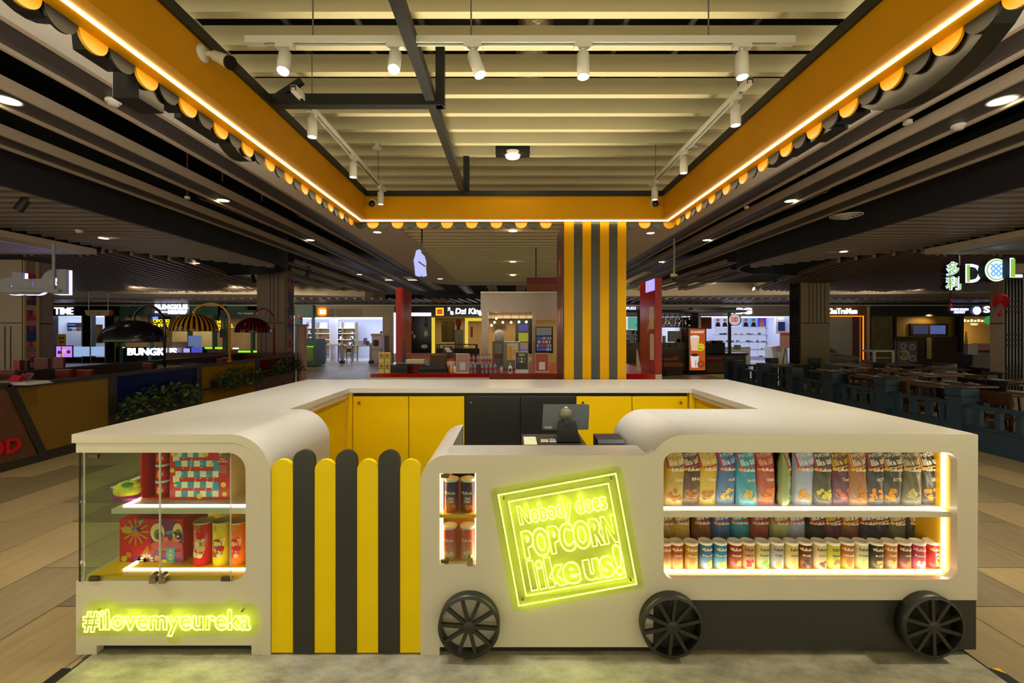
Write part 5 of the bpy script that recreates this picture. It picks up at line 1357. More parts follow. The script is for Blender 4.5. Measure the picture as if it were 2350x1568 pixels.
o = stuff_on(1095, 1103, 836, 857, YK + .06, cmat(60, 30, 34, .5), 'card_reader', 'dark card stand in front of the water bottles', 'card stand', .03)
t = thing('sanitizer_bottle', 'white pump bottle on the red counter', 'bottle', (px(1171, YK + .06), YK + .06, ZR)); p = ORG[t.name]
MB().lathe([(0, 0), (.026, 0), (.028, .01), (.028, .085), (.02, .1), (.009, .108), (0, .108)], p, 18).build('body', WPLAS, t); MB().cyl(p + Vector((0, 0, .108)), p + Vector((0, 0, .14)), .006, 8).box(p.x - .004, p.x + .004, p.y - .03, p.y + .01, p.z + .14, p.z + .148).build('pump', WPLAS, t); MB().box(p.x - .017, p.x + .017, p.y - .029, p.y - .027, ZR + .02, ZR + .07).build('label', cmat(60, 60, 56), t)
t = thing('nozzle_bottle', 'clear bottle with a blue cone cap beside the pump bottle', 'bottle', (px(1151, YK + .08), YK + .08, ZR)); p = ORG[t.name]
MB().lathe([(0, 0), (.024, 0), (.024, .075), (.018, .082), (0, .082)], p, 16).build('body', cmat(170, 176, 176, .15), t); MB().cyl(p + Vector((0, 0, .082)), p + Vector((0, 0, .12)), .018, 14, .003).build('cap', cmat(30, 130, 190), t)
t = thing('juice_dispenser', 'grey drink dispenser with an orange juice poster on the snack kiosk', 'dispenser', (px(1172, 6.9), 6.9, ZR)); Y = 6.9
slab('housing', 1155, 785, 1194, 846, Y, cmat(120, 116, 104, .4), t, .4); slab('poster', 1164, 788, 1189, 826, Y - .004, cmat(206, 200, 180, .3), t, .004); slab('juice_print', 1166, 795, 1176, 824, Y - .007, cmat(214, 170, 40), t, .003); slab('juice_print', 1178, 803, 1187, 815, Y - .007, cmat(226, 160, 60), t, .003); slab('drip_tray', 1158, 846, 1185, 857, Y - .1, cmat(80, 78, 74, .3), t, .3)
t = thing('drink_machine', 'taller grey slush machine with brown tank left of the juice dispenser', 'dispenser', (px(1142, 7.1), 7.1, ZR)); Y = 7.1
slab('housing', 1130, 783, 1157, 848, Y, cmat(100, 94, 84, .4), t, .4); slab('tank', 1136, 789, 1153, 812, Y - .02, cmat(74, 58, 40, .1), t, .02); slab('spout_panel', 1136, 813, 1152, 822, Y - .02, cmat(110, 40, 34), t, .02)
t = thing('white_tub', 'white plastic tub wrapped in a bag on top of the grey machine', 'tub', (px(1145, 7.2), 7.2, 2)); c = at(1146, 783.5, 7.25)
MB().lathe([(0, 0), (.07, 0), (.085, .12), (.07, .16), (.02, .19), (0, .19)], c, 14).build('tub', cmat(206, 200, 196, .4), t)
t = thing('paper_cups', 'tall stack of white paper cups beside the payment flyer', 'cups', (px(1217, 6.6), 6.6, ZR)); p = ORG[t.name]; mb = MB()
for i in range(11): mb.lathe([(.03, .012 * i), (.034, .012 * i + .03), (.036, .012 * i + .03)], p, 16)
MB().box(p.x - .04, p.x + .04, p.y - .04, p.y + .04, ZR - .001, ZR).build('mat', BLKM, t); mb.lathe([(.028, .13), (.033, .2)], p, 16); mb.build('cup_stack', cmat(216, 204, 186, .6), t)
t = thing('price_tablet', 'tilted price card on a black stand on the snack kiosk', 'tablet', (px(1027, 6.8), 6.8, 1.3)); Y = 6.8
mb = MB().prism([(px(1019, Y), pz(798, Y)), (px(1029, Y), pz(797, Y)), (px(1038, Y), pz(808, Y)), (px(1026, Y), pz(809, Y))], (), 'y', Y, Y + .01); mb.build('card', cmat(216, 196, 190), t); slab('stand', 1016, 795, 1040, 811, Y + .01, BLKM, t, .01); slab('stand_pole', 1027, 811, 1030, 857, Y + .012, BLKM, t, .02)
mb = MB()
for i in range(60): R(mb, 932 + i * 2.0, 812, 933 + i * 2.0, 836, 6.9, .01)
R(mb, 932, 811, 1052, 813, 6.89, .02); R(mb, 932, 834, 1052, 857, 6.9, .02)
tag(mb.build('striped_screen', cmat(150, 60, 50, .3)), 'low screen of fine red stripes behind the food trays', 'screen')
for x, y0, y1, c, lab in ((925, 776, 856, (30, 40, 70), 'folded dark blue umbrella leaning on the left red upright'), (1466, 803, 857, (190, 176, 170), 'folded pale sign leaning on the right red upright')):
    Y = 7.2 if x < 1000 else 6.6; t_ = MB().hexa([(px(x - 4, Y), Y, 1.06), (px(x + 6, Y), Y, 1.06), (px(x + 6, Y), Y + .04, 1.06), (px(x - 4, Y), Y + .04, 1.06), (px(x, Y), Y + .1, pz(y0, Y)), (px(x + 1.5, Y), Y + .1, pz(y0, Y)), (px(x + 1.5, Y), Y + .13, pz(y0, Y)), (px(x, Y), Y + .13, pz(y0, Y))]).build('leaning_item', cmat(*c)); tag(t_, lab, 'umbrella' if x < 1000 else 'sign')
# inner booth with a steel hood
t = thing('steel_hood', 'wide brushed steel hood box on posts above the drink machines', 'hood', (px(1200, 8.4), 8.4, 0)); Y = 8.2
HS = mat('hood_steel', (150, 136, 134), 0.35, 0.75, var=0.06, scale=2)
slab('hood_front', 1103, 672, 1292, 716, Y, HS, t, 1.2); slab('post', 1105, 716, 1120, 857, Y, HS, t, .12); slab('post', 1222, 716, 1230, 857, Y, cmat(160, 140, 120, .4), t, .1); slab('header', 1120, 716, 1222, 731, Y + .9, cmat(200, 180, 150, .5), t, .05); slab('side_header', 1230, 716, 1292, 735, Y, cmat(150, 130, 112, .5), t, .05)
slab('hood_rim', 1103, 669.5, 1292, 672, Y - .02, STEEL, t, 1.2)
t = thing('menu_screen', 'upright menu screen with rows of drinks beside the pillar', 'screen', base(1230, 1270, 8.0, 1.2)); Y = 8.0
slab('frame', 1229, 750, 1269, 811, Y, BLKG, t, .06); slab('picture', 1231, 752, 1266, 770, Y - .005, glow('menu_top', (120, 120, 110), .6), t, .005)
mb = MB(); rnd = random.Random(2)
cs = [glow('drink_%d' % i, c, .6) for i, c in enumerate(((70, 100, 170), (170, 80, 50), (150, 160, 190)))]
for r_ in range(4):
    for i in range(12): mb.mi(rnd.randrange(3)); R(mb, 1232 + i * 2.8, 773 + r_ * 8.5, 1234.2 + i * 2.8, 780 + r_ * 8.5, Y - .005, .005)
mb.build('drink_rows', cs, t)
t = thing('menu_board', 'tall black menu board with lit drink pictures under the steel hood', 'menu board', base(1183, 1222, 8.9, 1)); Y = 8.9
slab('board', 1183, 733, 1221, 812, Y, BLKG, t, .05)
for y0, y1, c in ((745, 760, (110, 100, 170)), (764, 784, (190, 190, 60)), (786, 802, (170, 130, 110)), (803, 811, (120, 130, 190))): slab('picture', 1190, y0, 1212, y1, Y - .01, glow('mb%d' % y0, c, .6), t, .008)
for i, (x, y) in enumerate(((1139, 731), (1135, 740), (1154, 740), (1173, 740), (1191, 739), (1208, 739), (1128, 747))):
    Y = 8.75; p = at(x, y, Y); tt = thing('bare_bulb', 'warm bare bulb, %s from the left under the steel hood' % ['third', 'second', 'fourth', 'fifth', 'sixth', 'seventh', 'first'][i], 'bulb', p, 'bare bulbs under the steel hood')
    MB().ellipsoid(p, (.022, .022, .024), 12, 8).build('bulb', glow('bulb_warm', (255, 225, 170), 10), tt); MB().cyl(p + Vector((0, 0, .02)), (p.x, p.y, 2.0), .005, 6).build('cord', BLKM, tt)
words3d('KAW KAW', 1135, 742, 1160, 757, 9.3, BLKM, None, .02, name='script_sign'); tag(bpy.data.objects['script_sign'], 'small dark script sign on the wall behind the bulbs', 'sign')
solo('booth_wall', 'beige back wall of the snack kiosk booth', 'wall', 1118, 730, 1300, 860, 9.4, cmat(176, 146, 90, .6), .05)
solo('hanging_signboard', 'red and orange box sign hanging left of the pillar', 'sign', 1209, 652, 1288, 668, 9.6, cmat(140, 70, 24, .5), .4)
MB().cyl((px(1230, 9.8), 9.8, pz(640, 9.8)), (px(1230, 9.8), 9.8, 3.6), .012, 8).build('rod', BLKM, bpy.data.objects['hanging_signboard'])
o = slab('red_band', 1209, 637, 1288, 652, 9.595, cmat(120, 24, 20, .4), bpy.data.objects['hanging_signboard'], .4)
lamp('AREA', (px(1180, 8.6), 8.7, pz(719, 8.6)), 5, (1, .8, .5), (1.0, .6), (px(1180, 8.6), 8.7, 0), name='hood_light')
# hanging figure lightbox
t = thing('figure_lightbox', 'white glowing cut-out light box hanging on a black rod', 'light box', at(963, 635, 7.5)); Y = 7.5
ol = [(955, 575), (963, 572), (966, 580), (972, 586), (976, 600), (975, 612), (977, 632), (968, 634), (966, 624), (963, 634), (953, 632), (951, 612), (949, 598), (952, 588)]
MB().prism([(px(x, Y), pz(y, Y)) for x, y in ol], (), 'y', Y, Y + .1).build('box', glow('figure_white', (196, 200, 255), 1.0), t)
MB().cyl((px(967, Y), Y + .05, pz(602, Y)), (px(967, Y), Y + .05, 5.2), .014, 8).bar((px(961, Y), Y - .012, pz(601, Y)), (px(976, Y), Y - .012, pz(612, Y)), .02).build('rod', BLKM, t)
# ------------------------------------------------------------------ left restaurant behind its low partition
XP = -5.91
def ypart(x): return XP * F / (x - CX)              # depth where the partition plane is seen at column x
def acryl(name, col, haze):
    return glass(name, col, 0.05, haze=haze, hcol=col)
AYEL = acryl('acrylic_yellow', (226, 180, 20), .5); ABLU = acryl('acrylic_blue', (34, 56, 140), .5); ARED = acryl('acrylic_red', (176, 34, 24), .5)
MESH = mat('yellow_mesh', (120, 88, 14), 0.5, var=0.15, scale=60)
FRM = mat('partition_frame', (44, 38, 32), 0.4, var=0.05)
WOODR = mat('partition_wood', (92, 54, 30), 0.5, var=0.1, scale=10)
ZTOP = 0.98
ys = [3.4, 5.35, 6.75, 8.62, 10.6, 12.46]
t = thing('booth_partition', 'wood-panelled end of the restaurant partition with red raised letters', 'partition', (XP, 4.4, 0))
MB().box(XP - .06, XP, ys[0], 5.33, .1, ZTOP).prism([(5.33, .1), (5.33, ZTOP), (5.68, .1)], (), 'x', XP - .06, XP).build('wood_panel', WOODR, t); MB().box(XP - .07, XP + .01, ys[0], 5.7, 0, .1).build('skirting', FRM, t); MB().box(XP - .08, XP + .02, ys[0], 5.36, ZTOP, ZTOP + .05).build('top_rail', FRM, t)
mb = MB(); me = text_mesh('FOOD', 'BOTH', .03)
a, b, c, d_ = text_bbox(me)
def wallw(p): return (XP + .03, 4.78 + (p.x - a) / (b - a) * .69, .2 + (p.y - c) / (d_ - c) * .18)
P = [wallw(v.co) for v in me.vertices]; n = len(P)
mb.add(P + [(XP, q[1], q[2]) for q in P], [tuple(f.vertices) for f in me.polygons] + [tuple(i + n for i in reversed(f.vertices)) for f in me.polygons] + [(e.vertices[0], e.vertices[1], e.vertices[1] + n, e.vertices[0] + n) for e in me.edges])
mb.build('raised_letters', cmat(190, 10, 20, .4), t)
def panel(label, y0, y1, m, mname, slant=False, low=None):
    t = thing('booth_partition', label, 'partition', (XP, (y0 + y1) / 2, 0), 'coloured restaurant partitions')
    if not slant: MB().box(XP - .05, XP + .012, y0, y0 + .07, 0, ZTOP).build('post', FRM, t)
    MB().box(XP - .05, XP + .012, y1 - .07, y1, 0, ZTOP).build('post', FRM, t)
    MB().box(XP - .06, XP + .02, y0, y1, ZTOP - .02, ZTOP + .03).build('top_rail', FRM, t); MB().box(XP - .05, XP + .012, y0 + (.36 if slant else .07), y1 - .07, 0, .12).build('bottom_rail', FRM, t)
    if slant:
        MB().prism([(y0 + .0, ZTOP - .02), (y0 + .1, ZTOP - .02), (y0 + .45, .12), (y0 + .35, .12)], (), 'x', XP - .03, XP + .014).build('slanted_bar', FRM, t)
        MB().prism([(y0 + .1, ZTOP - .02), (y1 - .07, ZTOP - .02), (y1 - .07, .12), (y0 + .45, .12)], (), 'x', XP - .012, XP).build(mname, m, t)
    else:
        MB().box(XP - .05, XP + .012, y0 + .07, y1 - .07, .5, .54).build('middle_rail', FRM, t)
        MB().box(XP - .012, XP, y0 + .07, y1 - .07, .54, ZTOP - .02).build(mname, m, t); MB().box(XP - .012, XP, y0 + .07, y1 - .07, .12, .5).build(mname, low or m, t)
panel('partition panel of dark yellow mesh with a slanted bar at the left', 5.33, ys[2], MESH, 'mesh_panel', True)
panel('partition panel of dark blue acrylic behind the nearest planter', ys[2], ys[3], ABLU, 'acrylic_panel', low=cmat(26, 30, 44, .3))
panel('partition panel of yellow acrylic in the middle of the row', ys[3], ys[4], AYEL, 'acrylic_panel')
panel('partition panel of red acrylic at the far end of the row', ys[4], ys[5], ARED, 'acrylic_panel', low=cmat(84, 22, 18, .3))
# back rail and return partition
t = thing('back_rail', 'long dark rail and brown board behind the restaurant tables', 'partition', (-7.4, 9, 0))
MB().box(-7.42, -7.36, 5.0, 13, 0, .99).build('board', cmat(70, 46, 22, .5), t); MB().box(-7.46, -7.32, 5.0, 13, .99, 1.04).build('top_rail', FRM, t)
t = thing('end_partition', 'dark red far end board of the restaurant', 'partition', (-6.8, 12.6, 0)); MB().box(-9.5, XP - .06, 12.5, 12.56, 0, 1.02).build('board', cmat(110, 24, 22, .4), t); MB().box(-9.5, XP - .06, 12.47, 12.59, 1.02, 1.06).build('top_rail', FRM, t)
rnd = random.Random(77)
LEAF = [cmat(60, 84, 34, .5), cmat(92, 110, 40, .5), cmat(40, 66, 34, .5)]
for lab, y0, y1, z0, z1, nl in (('leafy green planter hung on the blue partition panel', 6.75, 8.35, .42, .72, 420), ('leafy green planter hung on the yellow partition panel', 8.85, 10.5, .55, .85, 380), ('leafy green planter hung on the red partition panel', 10.85, 12.4, .66, .92, 340)):
    t = thing('hanging_planter', lab, 'planter', (XP + .1, (y0 + y1) / 2, z0), 'planters along the coloured partition')
    MB().box(XP + .012, XP + .14, y0 + .1, y1 - .1, z0, z0 + .14).build('trough', FRM, t)
    mb = MB()
    for i in range(nl):
        y = rnd.uniform(y0, y1); e = 1 - abs((y - (y0 + y1) / 2) / ((y1 - y0) / 2)) ** 3
        c = Vector((XP + .1 + rnd.uniform(-.06, .2), y, z0 + rnd.uniform(-.08, (z1 - z0) * (.5 + .5 * e))))
        d = Vector((rnd.uniform(-.5, 1), rnd.uniform(-1, 1), rnd.uniform(-.4, .9))).normalized(); s = d.cross(Vector((rnd.uniform(-1, 1), rnd.uniform(-1, 1), 1))).normalized(); L_ = rnd.uniform(.06, .11)
        u = s.cross(d) * .012
        mb.mi(rnd.randrange(3)); mb.add([c, c + d * L_ * .35 + s * L_ * .32 + u, c + d * L_ * .7 + s * L_ * .24, c + d * L_, c + d * L_ * .7 - s * L_ * .24, c + d * L_ * .35 - s * L_ * .32 + u], [(0, 1, 2, 3), (0, 3, 4, 5)])
    mb.build('foliage', LEAF, t)
def arc_lamp(label, x, yb, ym, yt, w, pole, m, stripe):
    Y = ypart(pole); xc, r = px(x, Y), w * Y / F / 2
    zb, zt = pz(yb, Y), pz(yt, Y); xp = px(pole, Y); h = pz(ym, Y) - zb
    t = thing('arc_lamp', label, 'lamp', (xp, Y, ZTOP), 'arc lamps with dome shades'); z0 = ZTOP + .03
    path = [(xp, Y, z0), (xp, Y, zb + h * .6)] + [(xp + (xc - xp) * (1 - math.cos(q * PI / 20)) / 2 * 1.0, Y, zb + h * .6 + (zt - zb - h * .6) * math.sin(q * PI / 20 if q <= 10 else PI / 2)) for q in range(1, 11)]
    xm = (xc + xp) / 2
    path += [(xm + (xc - xm) * math.sin(q * PI / 20), Y, zb + h + (zt - zb - h) * math.cos(q * PI / 20)) for q in range(1, 11)]
    MB().tube(path, .022, 10).build('arc_pole', m, t)
    MB().cyl((xp, Y, z0 - .002), (xp, Y, z0 + .015), .05, 16).build('pole_base', m, t)
    prof = [(r * math.sin(math.radians(a)), zb + h * math.cos(math.radians(a))) for a in range(2, 91, 8)] + [(r, zb - .01)]
    prof += [(max(.01, p[0] - .012), p[1] - .006) for p in reversed(prof)]
    mb = MB(); n = 56
    mb.lathe(prof, (xc, Y, 0), n)
    k = len(prof) - 1
    if stripe is not None:
        mb.m = [1 if ((i // k) // 1) % 2 else 0 for i in range(len(mb.f))]
    mb.build('dome_shade', [m, BLKG if stripe else m], t)
    MB().cyl((xc, Y, zb + h), (xc, Y, zb + h + .05), .03, 14).build('cap', m, t)
    MB().cyl((xc, Y, zb + .0), (xc, Y, zb + .003), r * .95, 30).build('shade_opening', cmat(150, 140, 120, .5), t)
arc_lamp('arc lamp with a large plain black dome shade', 306.5, 783, 735, 703, 127, 378, mat('lamp_black', (26, 25, 30), .2, var=.04), None)
arc_lamp('arc lamp with a yellow and black striped dome shade', 445, 759, 720, 697, 96, 527, mat('lamp_yellow', (220, 150, 20), .2, var=.04), True)
arc_lamp('arc lamp with a dark red striped dome shade', 580.5, 762, 729, 709, 75, 629, mat('lamp_red', (130, 22, 30), .2, var=.04), True)
# tables, booth seats, menus
k = 0
TW = mat('table_wood', (140, 104, 66), .4, var=.08, scale=10)
for x, y, lab in ((-6.75, 6.75, 'nearest'), (-6.65, 8.3, 'second'), (-6.65, 9.6, 'third'), (-6.65, 11.3, 'farthest')):
    t = thing('booth_table', 'light wooden restaurant table, %s behind the coloured partition' % lab, 'table', (x, y, 0), 'restaurant booth tables'); MB().box(x - .45, x + .45, y - .4, y + .4, .72, .76).build('tabletop', TW, t); MB().cyl((x, y, 0), (x, y, .72), .04, 10).box(x - .2, x + .2, y - .2, y + .2, 0, .02).build('pedestal', BLKM, t)
for x, y, lab in ((-8.6, 8.1, 'nearest'), (-8.6, 9.2, 'middle'), (-8.8, 11.2, 'farthest')):
    t = thing('booth_table', 'restaurant table beyond the long dark rail, %s' % lab, 'table', (x, y, 0), 'tables beyond the rail'); MB().box(x - .5, x + .5, y - .4, y + .4, .78, .82).build('tabletop', TW, t); MB().cyl((x, y, 0), (x, y, .78), .04, 10).build('pedestal', BLKM, t)
men = [(126, 160, 848, 875, 6.9, (120, 26, 24), 'dark red menu holder standing on the nearest booth table'), (174, 208, 849, 875, 7.0, (124, 30, 22), 'dark red menu folder, second on the nearest booth table'), (232, 258, 860, 875, 7.1, (150, 80, 40), 'small orange menu holder above the blue panel'), (30, 45, 826, 845, 8.0, (150, 40, 44), 'red table card at the left edge near the broad column'), (48, 62, 826, 845, 8.05, (50, 30, 30), 'dark brown menu box beside the red table card'), (78, 110, 822, 838, 8.4, (110, 40, 30), 'brown printed menu box left of the violet screen'), (122, 145, 820, 836, 9.0, (130, 60, 40), 'brown menu box right under the violet screen'), (326, 347, 833, 848, 8.6, (110, 24, 20), 'dark red menu under the black dome lamp'), (0, 34, 848, 875, 6.4, (110, 40, 26), 'red and yellow menu at the far left edge'), (497, 511, 823, 833, 11, (150, 60, 50), 'red patterned box left of the yellow lamp pole'), (512, 531, 820, 833, 11.1, (160, 60, 60), 'taller red patterned box at the yellow lamp pole'), (556, 572, 828, 834, 11.6, (150, 80, 60), 'small red box right of the yellow lamp pole')]
for x0, x1, y0, y1, Y, c, lab in men:
    t = thing('menu_holder', lab, 'menu', (px((x0 + x1) / 2, Y), Y, pz(y1, Y))); zt_b = .761 if px(x0, Y) > -7.35 else .821; MB().box(px(x0, Y), px(x1, Y), Y, Y + .05, zt_b, pz(y0, Y)).build('holder', cmat(*c, .5), t); slab('printed_edge', x0, y0, x1, y0 + 1.2, Y - .003, cmat(190, 130, 70), t, .056)
o = solo('bench_back', 'blue bench back below the black dome lamp', 'bench', 306, 850, 350, fy(8.0), 8.0, cmat(50, 64, 120, .5), .06)
o = solo('bench_back', 'pale yellow-green table runner board behind the blue bench', 'bench', 360, 838, 415, 762 + .868 * F / 9.35, 9.35, cmat(150, 150, 90, .5), .06)
o = solo('cardboard_box', 'brown box left of the yellow partition panel', 'box', 414, 834, 452, 762 + .869 * F / 9.6, 9.6, cmat(100, 78, 56, .7), .2)
t = thing('flyer_basket', 'white plastic basket holding red flyers on the left partition', 'basket', (px(30, 5.4), 5.4, ZTOP + .05)); Y = 5.4
mb = MB().hexa([(px(-30, Y), Y, ZTOP + .05), (px(60, Y), Y, ZTOP + .05), (px(60, Y), Y + .25, ZTOP + .05), (px(-30, Y), Y + .25, ZTOP + .05), (px(-34, Y), Y - .02, pz(884, Y) + .0), (px(71, Y), Y - .02, pz(884, Y)), (px(71, Y), Y + .27, pz(884, Y)), (px(-34, Y), Y + .27, pz(884, Y))]); mb.build('basket', cmat(196, 190, 186, .4), t)
o = MB().box(-8.6, XP - .08, 5.3, 5.75, .2, ZTOP + .049).build('service_ledge', WOODR); tag(o, 'wooden service ledge at the left picture edge', 'ledge')
for x0, y0, w, h, c, lab in ((8, 862, 30, 22, (170, 40, 60), 'red printed flyer leaning in the white basket'), (30, 858, 22, 24, (150, 30, 40), 'second red flyer behind in the white basket'), (42, 856, 24, 26, (110, 90, 86), 'grey plastic sleeve at the right of the white basket')):
    Y = 5.45 + (x0 > 20) * .05 + (x0 > 40) * .05
    mb = MB().hexa([(px(x0, Y), Y, pz(y0 + h, Y)), (px(x0 + w - 6, Y), Y, pz(y0 + h, Y)), (px(x0 + w - 6, Y), Y + .01, pz(y0 + h, Y)), (px(x0, Y), Y + .01, pz(y0 + h, Y)), (px(x0 + 8, Y), Y + .06, pz(y0, Y)), (px(x0 + w, Y), Y + .06, pz(y0 + 2, Y)), (px(x0 + w, Y), Y + .07, pz(y0 + 2, Y)), (px(x0 + 8, Y), Y + .07, pz(y0, Y))]); tag(mb.build('flyer', cmat(*c, .3)), lab, 'flyer')
# mirrored letter sign of the left restaurant, seen from behind
t = thing('script_sign', 'back-lit script letters seen from behind under the left canopy slab', 'sign', at(80, 680, 7.4))
LETB = mat('letter_back', (150, 146, 156), .5, var=.03); LETL = glow('letter_rim', (196, 190, 255), 3.2)
for s, x0, x1, y0, y1, Y in (('b', -6, 50, 625, 676, 7.7), ('u', 48, 98, 640, 676, 7.55), ('D', 94, 152, 618, 675, 7.4)):
    for mname, m, dy, gr in (('letter_body', LETB, 0, .055), ('lit_face', LETL, .06, .055)):
        L = text_loops(s, 4); xs = [p[0] for P in L for p in P]; zs = [p[1] for P in L for p in P]
        a, b, c, d_ = min(xs), max(xs), min(zs), max(zs); g = .05; X0, X1, Z0, Z1 = px(x0, Y), px(x1, Y), pz(y1, Y), pz(y0, Y)
        Lf = [[(X1 - g - (p[0] - a) / (b - a) * (X1 - X0 - 2 * g), Z0 + g + (p[1] - c) / (d_ - c) * (Z1 - Z0 - 2 * g)) for p in P] for P in L]
        Lf = grow_loops(Lf, g)
        Lf.sort(key=lambda P: -abs(sum(P[i - 1][0] * P[i][1] - P[i][0] * P[i - 1][1] for i in range(len(P)))))
        if dy: Lf = [[(p[0] + .022, p[1] - .012) for p in P] for P in Lf]
        try: MB().prism(Lf[0], Lf[1:], 'y', Y + dy, Y + dy + (.05 if not dy else .02)).build(mname, m, t)
        except Exception: pass
MB().bar((px(-20, 7.4), 7.38, pz(668, 7.4)), (px(140, 7.4), 7.38, pz(668, 7.4)), .05).cyl((px(126, 7.4), 7.38, pz(668, 7.4)), (px(126, 7.4), 7.38, 3.07), .02, 10).build('hanger_frame', LETB, t)

# ------------------------------------------------------------------ right: green and white letter sign, fans
t = thing('letter_sign', 'glowing green and white letter sign with a woven round emblem under the right canopy slab', 'sign', at(2250, 665, 8.2))
FACE = glow('letter_white_face', (190, 210, 255), 2.2); FACEG = glow('letter_green_face', (150, 205, 70), 1.0); SIDE = BLKM
def letter3(s, x0, x1, y0, y1, Y, off=.02, g=.0):
    me_b = MB(); text_fit(me_b, s, px(x0, Y), px(x1, Y), pz(y1, Y), pz(y0, Y), Y, .012, off); me_b.build('letter_face', FACE, t)
    mb = MB(); text_fit(mb, s, px(x0, Y) + .03, px(x1, Y) + .03, pz(y1, Y), pz(y0, Y), Y + .013, .14, off); mb.build('letter_side', SIDE, t)
letter3('多', 2172, 2203, 600, 634, 8.6, .045); letter3('利', 2171, 2206, 634, 666, 8.6, .045)
for s, x0, x1, y0, y1 in (('多', 2172, 2203, 600, 634), ('利', 2171, 2206, 634, 666)):
    mb = MB(); text_fit(mb, s, px(x0 + .8, 8.59), px(x1 - .8, 8.59), pz(y1 - .8, 8.59), pz(y0 + .8, 8.59), 8.592, .004, 0.0); mb.build('letter_inlay', FACEG, t)
letter3('D', 2217, 2253, 606, 649, 8.2, .01); letter3('L', 2319, 2347, 592, 637, 7.7, .01)
slab('letter_inlay', 2220, 608, 2226, 647, 8.19, FACEG, t, .008); slab('letter_inlay', 2321, 594, 2330, 636, 7.69, FACEG, t, .008)
Y = 7.95; c = at(2286, 620, Y); r_ = 26 * Y / F
MB().cyl(c + Vector((.02, .001, 0)), c + Vector((.02, .14, 0)), r_, 32).build('emblem_side', SIDE, t)
MB().cyl(c + Vector((0, -.01, 0)), c, r_, 32).build('emblem_rim', FACE, t); MB().cyl(c + Vector((0, -.014, 0)), c + Vector((0, -.01, 0)), r_ * .9, 32).build('emblem_ring', FACEG, t); MB().cyl(c + Vector((0, -.018, 0)), c + Vector((0, -.014, 0)), r_ * .8, 32).build('emblem_disc', FACE, t)
mb = MB(); q = r_ * .17
for i in range(-4, 5):
    for j in range(-4, 5):
        cx_, cz_ = (i * 1.05) * q * 1.3, (j * 1.0) * q * 1.3
        if math.hypot(cx_, cz_) > r_ * .66: continue
        s_ = 1 if (i + j) % 2 else -1
        a_ = Vector((c.x + cx_ - q * .6, c.y - .021, c.z + cz_ - s_ * q * .6)); b_ = Vector((c.x + cx_ + q * .6, c.y - .021, c.z + cz_ + s_ * q * .6)); mb.bar(a_, b_, .006, q * .62, (0, 0, 1))
mb.build('woven_pattern', glow('weave_blue', (110, 180, 240), 1.2), t)
MB().bar((px(2190, 8.7), 8.72, pz(655, 8.7)), (px(2360, 7.9), 7.95, pz(628, 7.9)), .03).bar((px(2205, 8.7), 8.74, pz(640, 8.7)), (px(2205, 8.7), 8.74, 3.1), .03).build('hanger_frame', BLKM, t)
REDP = mat('paper_red', (176, 28, 44), .6, var=.05)
def fan(label, x, y, r, Y, squash):
    c = at(x, y, Y); R_ = r * Y / F; t = thing('paper_fan', label, 'paper fan', c, 'red paper fans under the letter sign'); mb = MB(); n = 44; vs = [c]
    for i in range(n + 1):
        a_ = math.radians(-52 + 284 * i / n); vs.append(c + Vector((math.cos(a_) * R_ * squash, -.03 * (i % 2) + (math.cos(a_) * R_ * (1 - squash)), math.sin(a_) * R_)))
    mb.add(vs, [(0, i, i + 1) for i in range(1, n + 1)]); mb.add([v + Vector((0, .004, 0)) for v in vs], [(0, i + 1, i) for i in range(1, n + 1)]); mb.build('pleated_paper', REDP, t)
    MB().cyl(c, c + Vector((0, 0, -R_ * 1.0)), .004, 6).lathe([(0, -R_ * 1.0), (.025, -R_ * 1.0), (.03, -R_ * 1.7), (0, -R_ * 1.7)], c, 10).build('tassel', REDP, t)
    MB().cyl(c + Vector((0, .01, 0)), (c.x, c.y + .01, 3.07), .003, 6).build('string', cmat(120, 30, 40), t)
fan('open red paper fan with tassel hanging in front of the far right column', 2295, 693, 19.5, 8.4, 1.0)
fan('red paper fan seen edge-on hanging below the two green characters', 2181, 684, 14, 8.4, .45)

# ------------------------------------------------------------------ blue post fence
XFN = 6.45
TEAL = mat('fence_teal', (34, 56, 70), .5, var=.06)
t = thing('post_fence', 'dark blue wooden post fence along the right dining area', 'fence', (XFN, 9, 0))
yp = [2.7, 3.97, 5.24, 6.51, 7.80, 9.07, 10.34, 11.6, 12.85]
for y in yp:
    MB().box(XFN - .11, XFN + .11, y - .11, y + .11, 0, .66).box(XFN - .125, XFN + .125, y - .125, y + .125, .66, .70).box(XFN - .11, XFN + .11, y - .11, y + .11, .70, .72).box(XFN - .13, XFN + .13, y - .13, y + .13, .72, .83, .008).build('post', TEAL, t)
for a, b in zip(yp, yp[1:]):
    MB().box(XFN - .04, XFN + .04, a + .11, b - .11, .57, .62).build('rail', TEAL, t)
    MB().box(XFN - .05, XFN + .05, a + .11, b - .11, 0.0, .30).build('lower_board', TEAL, t); MB().box(XFN - .06, XFN + .06, a + .11, b - .11, .30, .33).build('rail', TEAL, t)
    for i in range(1, 5):
        y = a + (b - a) * i / 5; MB().box(XFN - .03, XFN + .03, y - .03, y + .03, .33, .57).build('baluster', TEAL, t)
t = thing('post_fence', 'dark blue fence run turning away at the far end of the dining area', 'fence', (8.5, 13.4, 0))
xs_ = [6.45, 7.7, 8.95]
for x in xs_: MB().box(x - .11, x + .11, 13.3, 13.52, 0, .72).box(x - .13, x + .13, 13.28, 13.54, .72, .86, .008).build('post', TEAL, t)
